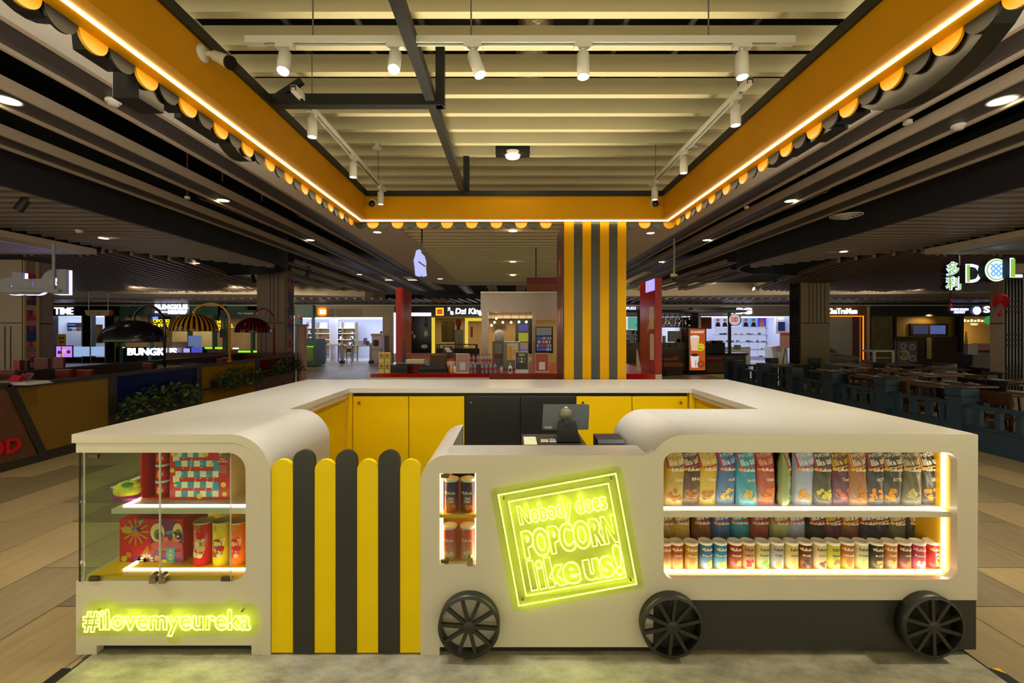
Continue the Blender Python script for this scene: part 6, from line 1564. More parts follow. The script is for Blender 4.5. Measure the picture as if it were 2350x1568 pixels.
for a, b in zip(xs_, xs_[1:]):
    MB().box(a + .11, b - .11, 13.37, 13.45, .62, .67).build('rail', TEAL, t); MB().box(a + .11, b - .11, 13.38, 13.44, .2, .26).build('rail', TEAL, t)
    for i in range(1, 5): x = a + (b - a) * i / 5; MB().box(x - .03, x + .03, 13.38, 13.44, .26, .62).build('baluster', TEAL, t)
# dining tables and chairs
DW = mat('dining_wood', (134, 98, 62), .35, var=.1, scale=9); CHW = mat('chair_wood', (74, 48, 28), .4, var=.1, scale=9); CHD = mat('chair_dark', (34, 32, 36), .4, var=.06)
def chair_proto(m, seatm):
    t = thing('dining_chair', 'x', 'chair', (0, 0, 0), 'dining chairs'); 
    MB().box(-.21, .21, -.2, .2, .43, .47, .01).build('seat', seatm, t)
    MB().hexa([(-.2, .19, .62), (.2, .19, .62), (.2, .215, .62), (-.2, .215, .62), (-.21, .23, .80), (.21, .23, .80), (.21, .255, .80), (-.21, .255, .80)]).build('backrest', m, t)
    for x, y in ((-.18, -.17), (.18, -.17)): MB().bar((x, y, .43), (x * 1.12, y * 1.12, 0), .032).build('leg', m, t)
    for x in (-.18, .18): MB().bar((x, .25, .80), (x, .19, .45), .03).bar((x, .19, .45), (x * 1.12, .24, 0), .034).build('leg', m, t)
    return t
pw = chair_proto(CHW, CHW); pd = chair_proto(CHD, cmat(70, 80, 110, .5)); used = {}
def chair(p, x, y, rz, label):
    o = p if p.name not in used else copy_tree(p); used[p.name] = 1; place(o, (x, y, 0), rz, label)
plate = None
PLM = cmat(216, 210, 200, .3); CUT = cmat(226, 214, 190, .4)
def set_plate(x, y, z, rz, label):
    global plate
    if plate is None:
        t = thing('place_setting', label, 'place setting', (0, 0, 0), 'place settings')
        MB().lathe([(0, .002), (.06, .003), (.1, .016), (.102, .018), (.1, .019), (.06, .007), (0, .006)], (0, 0, 0), 24).build('plate', PLM, t)
        MB().bar((-.14, -.1, .02), (.1, .1, .035), .012, .006).bar((-.12, -.12, .02), (.12, .08, .032), .012, .006).build('chopsticks', CUT, t); plate = t; o = t
    else: o = copy_tree(plate)
    place(o, (x, y, z), rz, label)
def dtable(nm, x, y, w, d, label, chairs, rnd_=False):
    t = thing('dining_table', label, 'table', (x, y, 0), 'dining tables behind the blue fence')
    if rnd_: MB().cyl((x, y, .72), (x, y, .75), w / 2, 36).build('tabletop', DW, t)
    else: MB().box(x - w / 2, x + w / 2, y - d / 2, y + d / 2, .72, .75, .006).build('tabletop', DW, t)
    MB().box(x - .05, x + .05, y - .05, y + .05, .02, .72).box(x - .28, x + .28, y - .28, y + .28, 0, .03).build('pedestal', CHD, t)
    for i, s in enumerate(((-1, -1), (1, -1), (1, 1), (-1, 1))): set_plate(x + s[0] * w * .27, y + s[1] * d * .24, .7505, .4 * i, 'plate with chopsticks, %s corner of the %s' % (['near left', 'near right', 'far right', 'far left'][i], nm))
    for i, (dx, dy, rz, p) in enumerate(chairs):
        side = {(-1, 0): 'left', (1, 0): 'right', (0, -1): 'near', (0, 1): 'far'}[(dx, dy)]
        chair(p, x + dx * (w / 2 + .12), y + dy * (d / 2 + .12), rz, '%s dining chair at the %s side of the %s' % ('brown wooden' if p is pw else 'dark slatted', side, nm))
N_, S_, E_, W_ = (0, 1, 0), (0, -1, PI), (1, 0, -PI / 2), (-1, 0, PI / 2)
dtable('table nearest the camera', 7.55, 6.3, .95, .8, 'wooden dining table nearest the camera behind the blue fence', [(0, -1, PI, pd), (-1, 0, PI / 2, pw)])
dtable('second table along the fence', 7.42, 7.75, .95, .8, 'second wooden dining table along the blue fence', [(0, 1, 0, pw), (-1, 0, PI / 2, pw), (1, 0, -PI / 2, pd)])
dtable('third table along the fence', 7.3, 9.0, .8, .7, 'third wooden dining table along the blue fence', [(0, 1, 0, pw), (-1, 0, PI / 2, pd)])
dtable('fourth table along the fence', 7.35, 10.2, .95, .7, 'fourth wooden dining table along the blue fence', [(0, -1, PI, pw), (1, 0, -PI / 2, pw)])
dtable('table before the column', 7.3, 12.1, 1.0, .7, 'dining table just left of the latticed column', [(0, -1, PI, pd)])
dtable('inner table by the third row', 8.95, 9.45, 1.4, .7, 'long inner dining table right of the third fence table', [(0, -1, PI, pw), (1, 0, -PI / 2, pd), (0, 1, 0, pw)])
dtable('inner table nearer the right edge', 9.15, 8.0, 1.3, .8, 'inner dining table cut by the right picture edge', [(0, -1, PI, pd), (-1, 0, PI / 2, pd), (0, 1, 0, pw)])
dtable('long table before the grey floor', 10.9, 11.0, 1.9, .7, 'long dining table in front of the yellow caution sign', [(0, -1, PI, pw), (-1, 0, PI / 2, pd)])
dtable('inner table farther back', 8.75, 10.7, 1.1, .7, 'inner dining table farther back beyond the long one', [(0, -1, PI, pw)])
dtable('round table', 9.1, 12.3, 1.05, 1.05, 'round dark dining table in front of the orange portal', [(1, 0, -PI / 2, pd)], True)
dtable('far table by the dish poster', 10.6, 12.6, 1.0, .7, 'far dining table below the dish poster', [(1, 0, -PI / 2, pd)])
dtable('table at the far right', 11.6, 10.6, .9, .7, 'dining table at the far right in front of the mirror column', [(-1, 0, PI / 2, pd)])
for nm, x0, y0, x1, y1, Y, m, lab in (('waiter_station', 2232, 810, 2272, 840, 11.6, CHD, 'dark waiter station left of the far right column'), ('waiter_station', 2110, 832, 2140, 848, 12.8, TEAL, 'dark blue low cabinet beside the dish poster')): solo(nm, lab, 'cabinet', x0, y0, x1, fy(Y), Y, m, .4)
o = thing('menu_stand', 'white boxed notice on a red stand left of the far right column', 'stand', base(2222, 2245, 11.4)); slab('notice_box', 2221, 790, 2244, 814, 11.4, cmat(150, 140, 136, .4), o, .1); slab('red_top', 2244, 789, 2272, 804, 11.45, cmat(130, 24, 34, .4), o, .15); slab('pole', 2231, 814, 2234, fy(11.45), 11.45, BLKM, o, .03)
# ------------------------------------------------------------------ right: shops behind
t = thing('gift_shop', 'pale green poster shop front just right of the striped pillar', 'shop', base(1300, 1560, Y0))
slab('fascia', 1300, 703, 1560, 727, Y0, cmat(110, 100, 96, .5), t, .3); words3d('REI', 1437, 704.5, 1459, 711, Y0 - .05, SIGNB, t, .03, offset=.02)
shopbox(t, 1380, 1560, 727, Y0 + .3, SHOPW, PANEL, 3.0, 50)
slab('green_poster', 1441, 727, 1468, 756, Y0 + .8, glow('poster_green', (110, 190, 165), .7), t, .05); words3d('VOGUE', 1457, 745, 1468, 749, Y0 + .78, cmat(60, 90, 84), t, .01)
mb = MB(); R(mb, 1436, 757, 1470, 788, Y0 + .9, .05); 
for i in range(4): R(mb, 1436 + i * 11, 757, 1437.5 + i * 11, 788, Y0 + .6, .3)
for i in range(4): R(mb, 1436, 757 + i * 10, 1470, 758.5 + i * 10, Y0 + .6, .3)
mb.build('cube_shelves', SHOPW, t); rnd = random.Random(9)
for i in range(9): slab('goods_box', 1439 + 11 * (i % 3), 761.5 + 10 * (i // 3), 1444 + 11 * (i % 3), 767 + 10 * (i // 3), Y0 + .65, cmat(*rnd.choice([(60, 60, 66), (180, 170, 150), (40, 60, 60), (200, 200, 206)])), t, .1)

t = thing('optical_shop', 'brightly lit eyewear shop front with white block letters', 'shop', base(1640, 1812, Y0))
slab('fascia', 1560, 703, 1816, 726, Y0, cmat(104, 92, 86, .5), t, .3); words3d('MCG', 1662, 707, 1726, 721, Y0 - .06, SIGNW, t, .05, offset=.04)
shopbox(t, 1600, 1815, 726.5, Y0 + .3, cmat(190, 196, 220, .6), PANEL, 3.4, 170)
YS = Y0 + 2.6
for i, (x0, x1, c1, c2, nm) in enumerate(((1640, 1655, (190, 190, 230), (40, 40, 60), 'pale'), (1656, 1671, (200, 200, 235), (50, 40, 40), 'pale'), (1704, 1719, (150, 160, 220), (40, 40, 60), 'blue'), (1720.5, 1738, (110, 170, 220), (60, 40, 36), 'cyan'), (1739.5, 1758, (110, 60, 190), (200, 150, 60), 'violet'), (1760, 1779, (210, 205, 235), (20, 20, 26), 'white'))):
    p = slab('lit_portrait', x0, 727.5, x1, 750, YS, glow('portrait_%d' % i, c1, .9), t, .05)
    xm = (x0 + x1) / 2; c = at(xm, 735, YS - .01)
    MB().cyl(c + Vector((0, -.005, 0)), c, 3.6 * YS / F, 16).build('printed_head', glow('phead_%d' % i, (190, 140, 120), .6), p)
    MB().prism([(px(xm - 6, YS), pz(750, YS)), (px(xm + 6, YS), pz(750, YS)), (px(xm + 3.5, YS), pz(740, YS)), (px(xm - 3.5, YS), pz(740, YS))], (), 'y', YS - .012, YS - .002).build('printed_torso', glow('ptorso_%d' % i, c2, .5), p)
    MB().box(px(xm - 3.4, YS), px(xm + 3.4, YS), YS - .02, YS - .01, pz(735.5, YS), pz(733.5, YS)).build('printed_glasses', BLKG, p)
mb = MB(); LS = glow('lit_shelf', (205, 212, 250), .75)
for x in range(1640, 1786, 20):
    for r_ in range(4): R(mb, x, 753 + r_ * 17, x + 18.5, 767 + r_ * 17, YS + .1, .03)
mb.build('lit_shelf_panels', LS, t); mb = MB()
for x in range(1640, 1786, 20):
    for r_ in range(5): R(mb, x - 1, 751.5 + r_ * 17, x + 19.5, 753 + r_ * 17, YS - .1, .25)
mb.build('shelf_boards', cmat(150, 154, 170, .4), t)
for i in range(44):
    x = 1641 + rnd.uniform(0, 138); r_ = rnd.randrange(4); y = 768.3 + r_ * 17; w = rnd.uniform(3, 7)
    slab('eyewear_box', x, y - rnd.uniform(2, 4.5), x + w, y, YS - .08, cmat(*rnd.choice([(40, 44, 80), (60, 60, 66), (190, 40, 36), (130, 80, 70), (80, 90, 120), (30, 30, 34)])), t, .1)
tt = thing('wall_television', 'dark blue television in a white frame at the right end of the eyewear shop', 'television', base(1782, 1808, Y0 + .8, pz(762, Y0 + .8))); slab('frame', 1780, 728, 1810, 766, Y0 + .85, SHOPW, tt, .1); slab('screen', 1786, 739, 1805, 760, Y0 + .83, glow('tv_blue', (50, 60, 110), .5), tt, .03); words3d('apple', 1785, 729.5, 1800, 734, Y0 + .83, SIGNB, tt, .01)
tt = thing('white_desk', 'white rounded reception desk in the eyewear shop', 'desk', base(1770, 1808, Y0 - .8)); Y = Y0 - .8
MB().prism([(px(1771, Y), pz(796, Y)), (px(1789, Y), pz(794, Y)), (px(1808, Y), pz(800, Y)), (px(1808, Y), .003), (px(1776, Y), .003)], (), 'y', Y, Y + .7).build('desk_body', WPLAS, tt)
tt = thing('easel_poster', 'pink advertising poster on a black tripod easel left of the latticed column', 'poster', base(1790, 1812, Y0 - 1.4)); Y = Y0 - 1.4; slab('poster', 1790, 763, 1815, 799, Y, cmat(206, 150, 136, .5), tt, .02); slab('print_band', 1792, 765, 1812, 770, Y - .003, cmat(190, 60, 30), tt, .003)
for a_ in (1796, 1803, 1810): MB().bar((px(1803, Y), Y + .03, pz(799, Y)), (px(a_, Y), Y + .03 + .2 * (a_ == 1803), .004), .02).build('tripod_leg', BLKM, tt)
tt = thing('glass_showcase', 'low white glass-topped showcase behind the long snack counter', 'showcase', base(1660, 1720, 21.5)); slab('body', 1660, 800, 1722, 838, 21.5, SHOPW, tt, .5); slab('glass_top', 1660, 797, 1722, 800, 21.5, cmat(130, 160, 150, .1), tt, .5)

# long snack counter with dark roof (doughnut stall)
YD = 17.6
t = thing('stall_counter', 'long wood-clad snack stall counter with a dark flat roof', 'counter', base(1430, 1720, YD))
slab('wood_front', 1400, 803, 1578, 856, YD, WOODC, t, .6); slab('grey_band', 1400, 787, 1578, 803, YD - .02, cmat(90, 92, 84, .4), t, .6); slab('plinth', 1400, 852, 1720, 860, YD - .05, BLKM, t, .5)
slab('wood_front', 1618, 815, 1712, 855, YD - .1, WOODC, t, .6); slab('dark_top', 1616, 811, 1717, 815, YD - .15, BLKG, t, .7)
slab('roof', 1420, 711, 1712, 717, YD + .1, BLKM, t, 2.4); slab('roof', 1590, 706, 1690, 711, YD + 1.2, BLKM, t, .5)
slab('post', 1673, 717, 1678, 812, YD + .12, BLKM, t, .1); slab('post', 1464, 717, 1470, 787, YD + .12, BLKM, t, .1); slab('post', 1604, 726, 1609, 755, YD + .8, STEEL, t, .1); slab('post', 1588, 720, 1603, 803, YD + 1.4, cmat(70, 54, 40), t, .2)
for i, (x, c) in enumerate(((1448, (110, 80, 40)), (1460, (190, 100, 50)), (1525, (180, 90, 40)), (1537, (90, 60, 36)), (1550, (90, 84, 78)), (1438, (150, 50, 70)))):
    c_ = at(x, 793, YD - .03); mb = MB().lathe([(.03, -.012), (.045, -.02), (.065, -.012), (.065, .0), (.03, .0)], c_, 18, 'y'); mb.build('printed_doughnut', cmat(*c), t)
for x0, x1, y0, y1, c in ((1536, 1558, 812, 816, (130, 24, 44)), (1546, 1558, 817, 822, (190, 80, 100)), (1520, 1558, 822, 827, (200, 110, 110))): slab('pink_stripe', x0, y0, x1, y1, YD - .01, cmat(*c), t, .01)
slab('pink_stripe', 1620, 820, 1658, 825, YD - .11, cmat(200, 70, 96), t, .01); slab('pink_stripe', 1620, 826, 1644, 831, YD - .11, cmat(120, 20, 40), t, .01)
for i, (x0, x1) in enumerate(((1436, 1467), (1518, 1568))): 
    tt = thing('padded_bench', ['left', 'right'][i] + ' part of the orange padded bench at the wood-clad stall', 'bench', base(x0, x1, YD - .6)); slab('cushion', x0, 834, x1, 842, YD - .6, cmat(190, 100, 20, .4), tt, .45); slab('bench_base', x0 + 1, 842, x1 - 1, 866, YD - .5, WOODC, tt, .35)
tt = thing('stool_pole', 'thin black pole table beside the orange bench', 'table', base(1522, 1524, YD - .7)); slab('pole', 1522, 818, 1523.5, 850, YD - .8, BLKM, tt, .03); slab('disc', 1517, 816, 1529, 818, YD - .9, BLKM, tt, .3); slab('foot', 1516, 850, 1530, 867, YD - .9, BLKM, tt, .3)
for i, (x0, x1) in enumerate(((1519, 1531), (1532, 1543), (1544, 1555), (1556, 1566), (1567, 1587))):
    tt = thing('menu_board', 'black lit menu board, %s from the left over the wood-clad stall' % ['first', 'second', 'third', 'fourth', 'fifth'][i], 'menu board', base(x0, x1, YD + 1.5, 2.2)); slab('board', x0, 728, x1, 752, YD + 1.5, BLKG, tt, .05)
    for j in range(4): xx = x0 + 1 + rnd.uniform(0, max(1, x1 - x0 - 5)); yy = 730 + 5 * j; slab('menu_picture', xx, yy, xx + rnd.uniform(2, 4), yy + 4, YD + 1.49, glow('menupic_%d' % (j % 3), [(200, 150, 160), (210, 130, 70), (220, 220, 220)][j % 3], .55), tt, .008)
    MB().cyl((px((x0 + x1) / 2, YD + 1.5), YD + 1.52, pz(728, YD + 1.5)), (px((x0 + x1) / 2, YD + 1.5), YD + 1.52, pz(716, YD + 1.5)), .015, 6).build('hanger', BLKM, tt)
t = thing('lightbox_poster', 'tall orange lit poster with coffee cups on the stall front', 'poster', base(1582, 1619, YD - .3)); Y = YD - .3
slab('frame', 1580, 753, 1621, 859, Y, BLKG, t, .15); OR = glow('poster_orange', (206, 96, 34), .75); p = slab('lit_face', 1582.5, 755, 1618.5, 850, Y - .01, OR, t, .01)
Yf = Y - .015
words3d("DUNKIN'", 1586, 759, 1616, 765, Yf, glow('poster_white', (250, 225, 230), .9), t, .004, 'lettering', .03)
def cup(x0, x1, y0, y1, c, c2, cc):
    w = (x1 - x0) * .14
    MB().prism([(px(x0, Yf), pz(y0, Yf)), (px(x1, Yf), pz(y0, Yf)), (px(x1 - w, Yf), pz(y1, Yf)), (px(x0 + w, Yf), pz(y1, Yf))], (), 'y', Yf, Yf + .004).build('printed_cup', glow('cup_%d' % y0, c, .85), t)
    mb = MB(); q = at((x0 + x1) / 2, y0, Yf - .004); n = 20; mb.add([q + Vector((math.cos(2 * PI * i / n) * (x1 - x0) / 2 * Yf / F, 0, math.sin(2 * PI * i / n) * 3.3 * Yf / F)) for i in range(n)], [tuple(range(n))]); mb.build('printed_cup_top', glow('cuptop_%d' % y0, c2, .8), t)
cup(1584, 1605, 773, 805, (236, 200, 170), (250, 236, 226), 0); cup(1584.5, 1604, 815, 844, (240, 225, 220), (70, 40, 20), 0)
mb = MB(); text_fit(mb, 'DUNKIN', 0, 1, 0, 1, 0, 0.0, .03)
mb.warp(lambda x, y, z: (px(1598.5 - z * 4 + 0, Yf - .003), Yf - .003, pz(827 + x * 14, Yf - .003))); mb.build('cup_lettering', glow('cup_orange', (214, 70, 40), .8), t)
c = at(1608, 797, Yf - .006); MB().cyl(c, c + Vector((0, .004, 0)), 9 * Yf / F, 24).build('yellow_doughnut', glow('smile_yellow', (226, 214, 40), .8), t)
for dx in (-3, 3): q = at(1608 + dx, 794, Yf - .008); MB().cyl(q, q + Vector((0, .002, 0)), 1.1 * Yf / F, 10).build('eye_dot', BLKG, t)
MB().tube([at(1608 + 5.5 * math.cos(math.radians(a_)), 797 - 5.0 * math.sin(math.radians(a_)), Yf - .008) for a_ in range(205, 340, 15)], .012, 6).build('smile_line', BLKG, t)
c = at(1609, 836, Yf - .004); MB().lathe([(3 * Yf / F, -.004), (8 * Yf / F, -.006), (8.5 * Yf / F, 0), (3 * Yf / F, 0)], c, 24, 'y').build('printed_doughnut', glow('choc_doughnut', (150, 80, 50), .7), t)
t = thing('round_sign', 'round white projecting sign with orange and pink letters on the stall post', 'sign', at(1690, 748, YD - .2)); Y = YD - .2; c = at(1686, 734, Y)
MB().cyl(c + Vector((.03, .001, 0)), c + Vector((.03, .14, 0)), 14 * Y / F, 28).build('drum', BLKM, t); MB().cyl(c + Vector((0, -.01, 0)), c, 13 * Y / F, 28).build('face', glow('round_face', (226, 206, 206), .75), t)
words3d('D', 1679, 728, 1686, 739, Y - .02, glow('dd_orange', (226, 100, 30), .8), t, .008, 'lettering', .05); words3d('D', 1686.5, 728, 1693, 739, Y - .02, glow('dd_pink', (210, 40, 110), .8), t, .008, 'lettering', .05)
MB().bar((px(1678, Y), Y + .2, c.z), (c.x + .06, Y + .12, c.z), .03).build('bracket', BLKM, t)
for x0, y0, x1, y1, c, nm, lab in ((1620, 787, 1664, 812, (20, 18, 18), 'coffee_machine', 'large black coffee machine on the dark stall counter'), (1633, 782, 1658, 788, (36, 30, 30), 'coffee_grinder', 'dark coffee grinder tops above the coffee machine'), (1524, 771, 1528, 788, (190, 186, 176), 'syrup_bottle', 'pale syrup bottle on the grey stall band'), (1536, 760, 1562, 785, (150, 150, 150), 'display_case', 'glass case of cups behind the stall band'), (1553, 778, 1562, 787, (80, 84, 50), 'olive_jar', 'olive green jar at the right of the stall band'), (1624, 783, 1640, 787, (170, 60, 60), 'cup_lids', 'row of red and white lids left on the coffee machine'), (1564, 755, 1577, 787, (110, 24, 24), 'red_poster', 'dark red upright poster left of the orange lit poster'), (1609, 728, 1633, 755, (130, 30, 22), 'picture_screen', 'red food picture screen behind the stall roof'), (1690, 792, 1700, 803, (120, 110, 92), 'card_stand', 'small brown card stand at the stall counter end')):
    solo(nm, lab, nm.split('_')[-1] if nm != 'coffee_machine' else 'coffee machine', x0, y0, x1, y1, YD + (.1 if x0 > 1600 and y0 > 760 else 1.0 if y0 < 760 else .2), cmat(*c, .4), .2)

# orange tea-shop portal
t = thing('tea_shop', 'closed tea shop with a glowing orange portal and white lettering', 'shop', base(1900, 1990, Y0))
ORW = cmat(120, 66, 30, .5)
slab('fascia', 1880, 703, 1990, 727, Y0, ORW, t, .3); slab('jamb', 1982, 727, 1992, 832, Y0, ORW, t, .3); slab('glow_edge', 1900, 725, 1983, 727, Y0 - .03, SIGNO, t, .03); slab('glow_edge', 1980.5, 727, 1982.5, 830, Y0 - .03, SIGNO, t, .03)
slab('trim_post', 1990, 703, 1996, 834, Y0 - .02, cmat(190, 170, 130, .5), t, .2)
words3d('ChaTraMue', 1898, 707.5, 1968, 720.5, Y0 - .06, glow('sign_mint', (205, 240, 235), 2.6), t, .04, offset=.02)
slab('roller_shutter', 1885, 727, 1956, 834, Y0 + .1, cmat(150, 146, 138, .6), t, .05); slab('maroon_panel', 1956, 727, 1982, 834, Y0 + .1, cmat(84, 12, 20, .4), t, .08); slab('steel_pole', 1972, 728, 1975, 832, Y0 + .05, STEEL, t, .04)
t = thing('covered_cart', 'food cart covered with a green-grey sheet before the closed tea shop', 'cart', base(1905, 1975, 18.5)); Y = 18.5
mb = MB()
n = 22; vs = []
for i in range(n + 1):
    for j, yy in enumerate((0, .3, .7, 1.0)):
        u = i / n; vs.append((px(1905 + 66 * u, Y), Y + yy, pz(819, Y) + .05 * math.sin(u * PI) * (1.6 if 0 < j < 3 else 1) + .015 * math.sin(i * 2.1 + j)))
mb.add(vs, [(i * 4 + j, (i + 1) * 4 + j, (i + 1) * 4 + j + 1, i * 4 + j + 1) for i in range(n) for j in range(3)], True)
mb.add([(px(1905 + 66 * i / n, Y), Y - .01, pz(819, Y) + .05 * math.sin(i / n * PI)) for i in range(n + 1)] + [(px(1905 + 66 * i / n, Y), Y - .03, pz(827, Y) + .01 * math.sin(i * 1.7)) for i in range(n + 1)], [(i, i + 1, n + 2 + i, n + 1 + i) for i in range(n)], True)
mb.build('cover_sheet', cmat(120, 120, 90, .6), t); slab('cart_body', 1907, 826, 1969, 852, Y + .02, CHD, t, .9)
t = thing('potted_plant', 'small pale potted plant at the left of the covered cart', 'plant', base(1905, 1917, 18.4, pz(818, 18.4))); Y = 18.4; slab('pot', 1906, 812, 1914, 818, Y, cmat(100, 90, 70), t, .12)
mb = MB(); c = at(1911, 811, Y)
for i in range(40):
    d = Vector((rnd.uniform(-1, 1), rnd.uniform(-.6, .6), rnd.uniform(.1, 1.2))).normalized(); s = d.cross(Vector((0, 1, .2))).normalized() * .03; q = c + d * rnd.uniform(.0, .1); mb.add([q, q + d * .06 + s, q + d * .13, q + d * .06 - s], [(0, 1, 2, 3)])
mb.build('leaves', cmat(120, 124, 84, .6), t)

# dark buffet restaurant
t = thing('buffet_restaurant', 'dark buffet restaurant front with blue-white lettering at the right', 'restaurant', base(1996, 2290, Y0))
slab('fascia', 1996, 703, 2420, 726, Y0, mat('dark_tile', (28, 22, 24), .4, var=.1, scale=30), t, .3)
words3d('SHABU SHABU', 2183, 707.5, 2223, 713, Y0 - .05, SIGNB, t, .03, offset=.03); words3d('BUFFET', 2191, 714, 2216, 719.5, Y0 - .05, SIGNB, t, .03, offset=.03); words3d('S', 2259, 703, 2272, 718, Y0 - .05, SIGNW, t, .03, offset=.02)
c = at(2242, 713, Y0 - .06); MB().lathe([(0, -.02), (9 * Y0 / F * .6, -.02), (9.5 * Y0 / F, 0), (0, 0)], c, 24, 'y').build('radish_emblem', SIGNB, t)
mb = MB()
for a_ in (-40, 0, 40): mb.bar(c + Vector((0, 0, .18)), c + Vector((.16 * math.sin(math.radians(a_)), 0, .30)), .06, .02)
mb.build('emblem_leaves', glow('emblem_blue', (60, 110, 220), 1.2), t)
slab('stone_panel', 2000, 726, 2053, 836, Y0 + .1, mat('mossy_stone', (104, 92, 54), .7, var=.25, scale=3), t, .1)
slab('dark_frame', 2053, 726, 2058, 836, Y0, BLKM, t, .3); slab('yellow_wall', 2058, 726, 2203, 773, Y0 + .5, cmat(176, 134, 54, .6), t, .1); slab('brick_wall', 2058, 773, 2212, 836, Y0 + .1, mat('dark_brick', (50, 32, 26), .6, var=.2, scale=20), t, .3); slab('dark_frame', 2203, 726, 2212, 836, Y0, BLKM, t, .3)
lamp('SPOT', (px(2130, Y0 + .2), Y0 - .2, 2.5), 14, (1, .8, .4), .05, (px(2130, Y0), Y0 + .6, 1.8), 120, .8, 'wall_wash_light')
lamp('AREA', (px(2240, Y0 + 1), Y0 + 1.2, 2.3), 26, (1, .75, .4), 1.0, (px(2240, Y0 + 1), Y0 + 1.2, 0), name='entrance_light')
slab('warm_back_wall', 2205, 726, 2290, 834, Y0 + 2.4, cmat(190, 150, 80, .6), t, .1)
glow('menu_warm', (240, 220, 160), 1.4)
for i in range(9): slab('lit_menu_card', 2213 + 8 * i, 733 + (i % 2) * 1.5, 2217 + 8 * i, 739, Y0 + 2.2, MATS['menu_warm'], t, .05); words3d('FRESH', 2228, 742, 2244, 747, Y0 + 2.2, MATS['menu_warm'], t, .02)
slab('dark_counter', 2212, 800, 2290, 836, Y0 + 1.6, CHD, t, .4); slab('lit_counter_edge', 2212, 803, 2235, 820, Y0 + 1.5, glow('warm_lit', (230, 170, 70), .8), t, .05)
t = thing('green_round_sign', 'small round green sign at the buffet entrance edge', 'sign', at(2270, 745, Y0 - .4)); c = at(2271, 735, Y0 - .4); MB().cyl(c, c + Vector((0, .05, 0)), 9.5 * Y0 / F, 24).build('disc', glow('sign_green', (40, 170, 80), .8), t); MB().bar(c + Vector((0, .1, 0)), c + Vector((.2, .5, .6)), .02).build('arm', BLKM, t)
t = thing('menu_screens', 'pair of blue menu screens in a brown frame on the yellow wall', 'screen', at(2132, 770, Y0 + .4)); slab('frame', 2090, 743, 2176, 771, Y0 + .38, cmat(70, 40, 24, .4), t, .1); slab('screen', 2096, 747, 2130, 767, Y0 + .37, glow('scr_a', (80, 90, 120), .5), t, .02); slab('screen', 2135, 747, 2170, 767, Y0 + .37, glow('scr_b', (90, 110, 170), .7), t, .02)
t = thing('dish_poster', 'framed grey poster of dishes standing on the restaurant floor', 'poster', base(2057, 2106, 19)); Y = 19.0; slab('frame', 2056, 781, 2107, fy(Y), Y, BLKM, t, .08); slab('print', 2059, 784, 2104, 836, Y - .01, cmat(84, 80, 92, .4), t, .012)
for x, y, r_, c_ in ((2073, 795, 7, (150, 80, 50)), (2094, 797, 7, (150, 90, 70)), (2076, 815, 12, (150, 120, 80)), (2095, 823, 8, (120, 90, 80)), (2064, 812, 5, (130, 50, 40))):
    q = at(x, y, Y - .02); MB().cyl(q, q + Vector((0, .006, 0)), r_ * Y / F, 18).build('printed_plate', cmat(170, 166, 160), t); q = at(x, y, Y - .024); MB().cyl(q, q + Vector((0, .004, 0)), r_ * .65 * Y / F, 14).build('printed_food', cmat(*c_), t)
solo('paper_menu', 'tall narrow paper menu pinned to the dark brick wall', 'menu', 2127, 775, 2138, 824, Y0 + .05, cmat(186, 164, 96, .6), .02)
t = thing('caution_sign', 'yellow folding wet-floor caution sign', 'sign', base(2211, 2230, 20.5)); Y = 20.5
for dy in (0, .25): MB().hexa([(px(2210, Y), Y + dy * 1.3 - .03, .003), (px(2230, Y), Y + dy * 1.3 - .03, .003), (px(2230, Y), Y + dy * 1.3, .003), (px(2210, Y), Y + dy * 1.3, .003), (px(2218, Y), Y + .12, pz(817, Y)), (px(2222, Y), Y + .12, pz(817, Y)), (px(2222, Y), Y + .14, pz(817, Y)), (px(2218, Y), Y + .14, pz(817, Y))]).build('board', cmat(206, 190, 30, .5), t)
t = thing('folded_umbrella', 'pale yellow folded parasol at the buffet entrance', 'parasol', base(2214, 2222, 21)); Y = 21.0; p = Vector((px(2217, Y), Y, 0)); MB().cyl(p, p + Vector((0, 0, 1.2)), .02, 8).build('pole', STEEL, t); MB().cyl(p + Vector((0, 0, .3)), p + Vector((0, 0, 1.65)), .13, 14, .02).build('canopy', cmat(214, 186, 110, .6), t)
t = thing('high_chair', 'white plastic child seat stack beside the stone panel', 'seat', base(2005, 2053, 18)); Y = 18.0
mb = MB(); R(mb, 2005, 804, 2053, 808, Y, .6); R(mb, 2005, 808, 2010, fy(Y), Y, .06); R(mb, 2048, 808, 2053, fy(Y), Y, .06); R(mb, 2005, 808, 2010, fy(Y + .54), Y + .54, .06); R(mb, 2048, 808, 2053, fy(Y + .54), Y + .54, .06); mb.build('seat_shell', WPLAS, t)
mb = MB(); R(mb, 2010, 820, 2048, 823, Y + .1, .4); mb.build('cross_seat', cmat(170, 160, 156, .4), t)
t = thing('red_chairs', 'dark red slatted chair backs left of the white child seat', 'chair', base(1980, 2000, 16.5)); Y = 16.5; slab('backrest', 1980, 826, 2002, 830, Y, cmat(110, 14, 26, .4), t, .05)
for x in (1981, 1986, 1991, 1996, 2000): slab('slat', x, 830, x + 1.6, 852, Y, MATS['paint_110_14_26_40'], t, .03)
slab('seat', 1980, 846, 2002, 849, Y, MATS['paint_110_14_26_40'], t, .4)
for x in (1981, 2000): slab('leg', x, 849, x + 1.6, fy(Y), Y, BLKM, t, .04); slab('leg', x, 849, x + 1.6, fy(Y + .36), Y + .36, BLKM, t, .04)
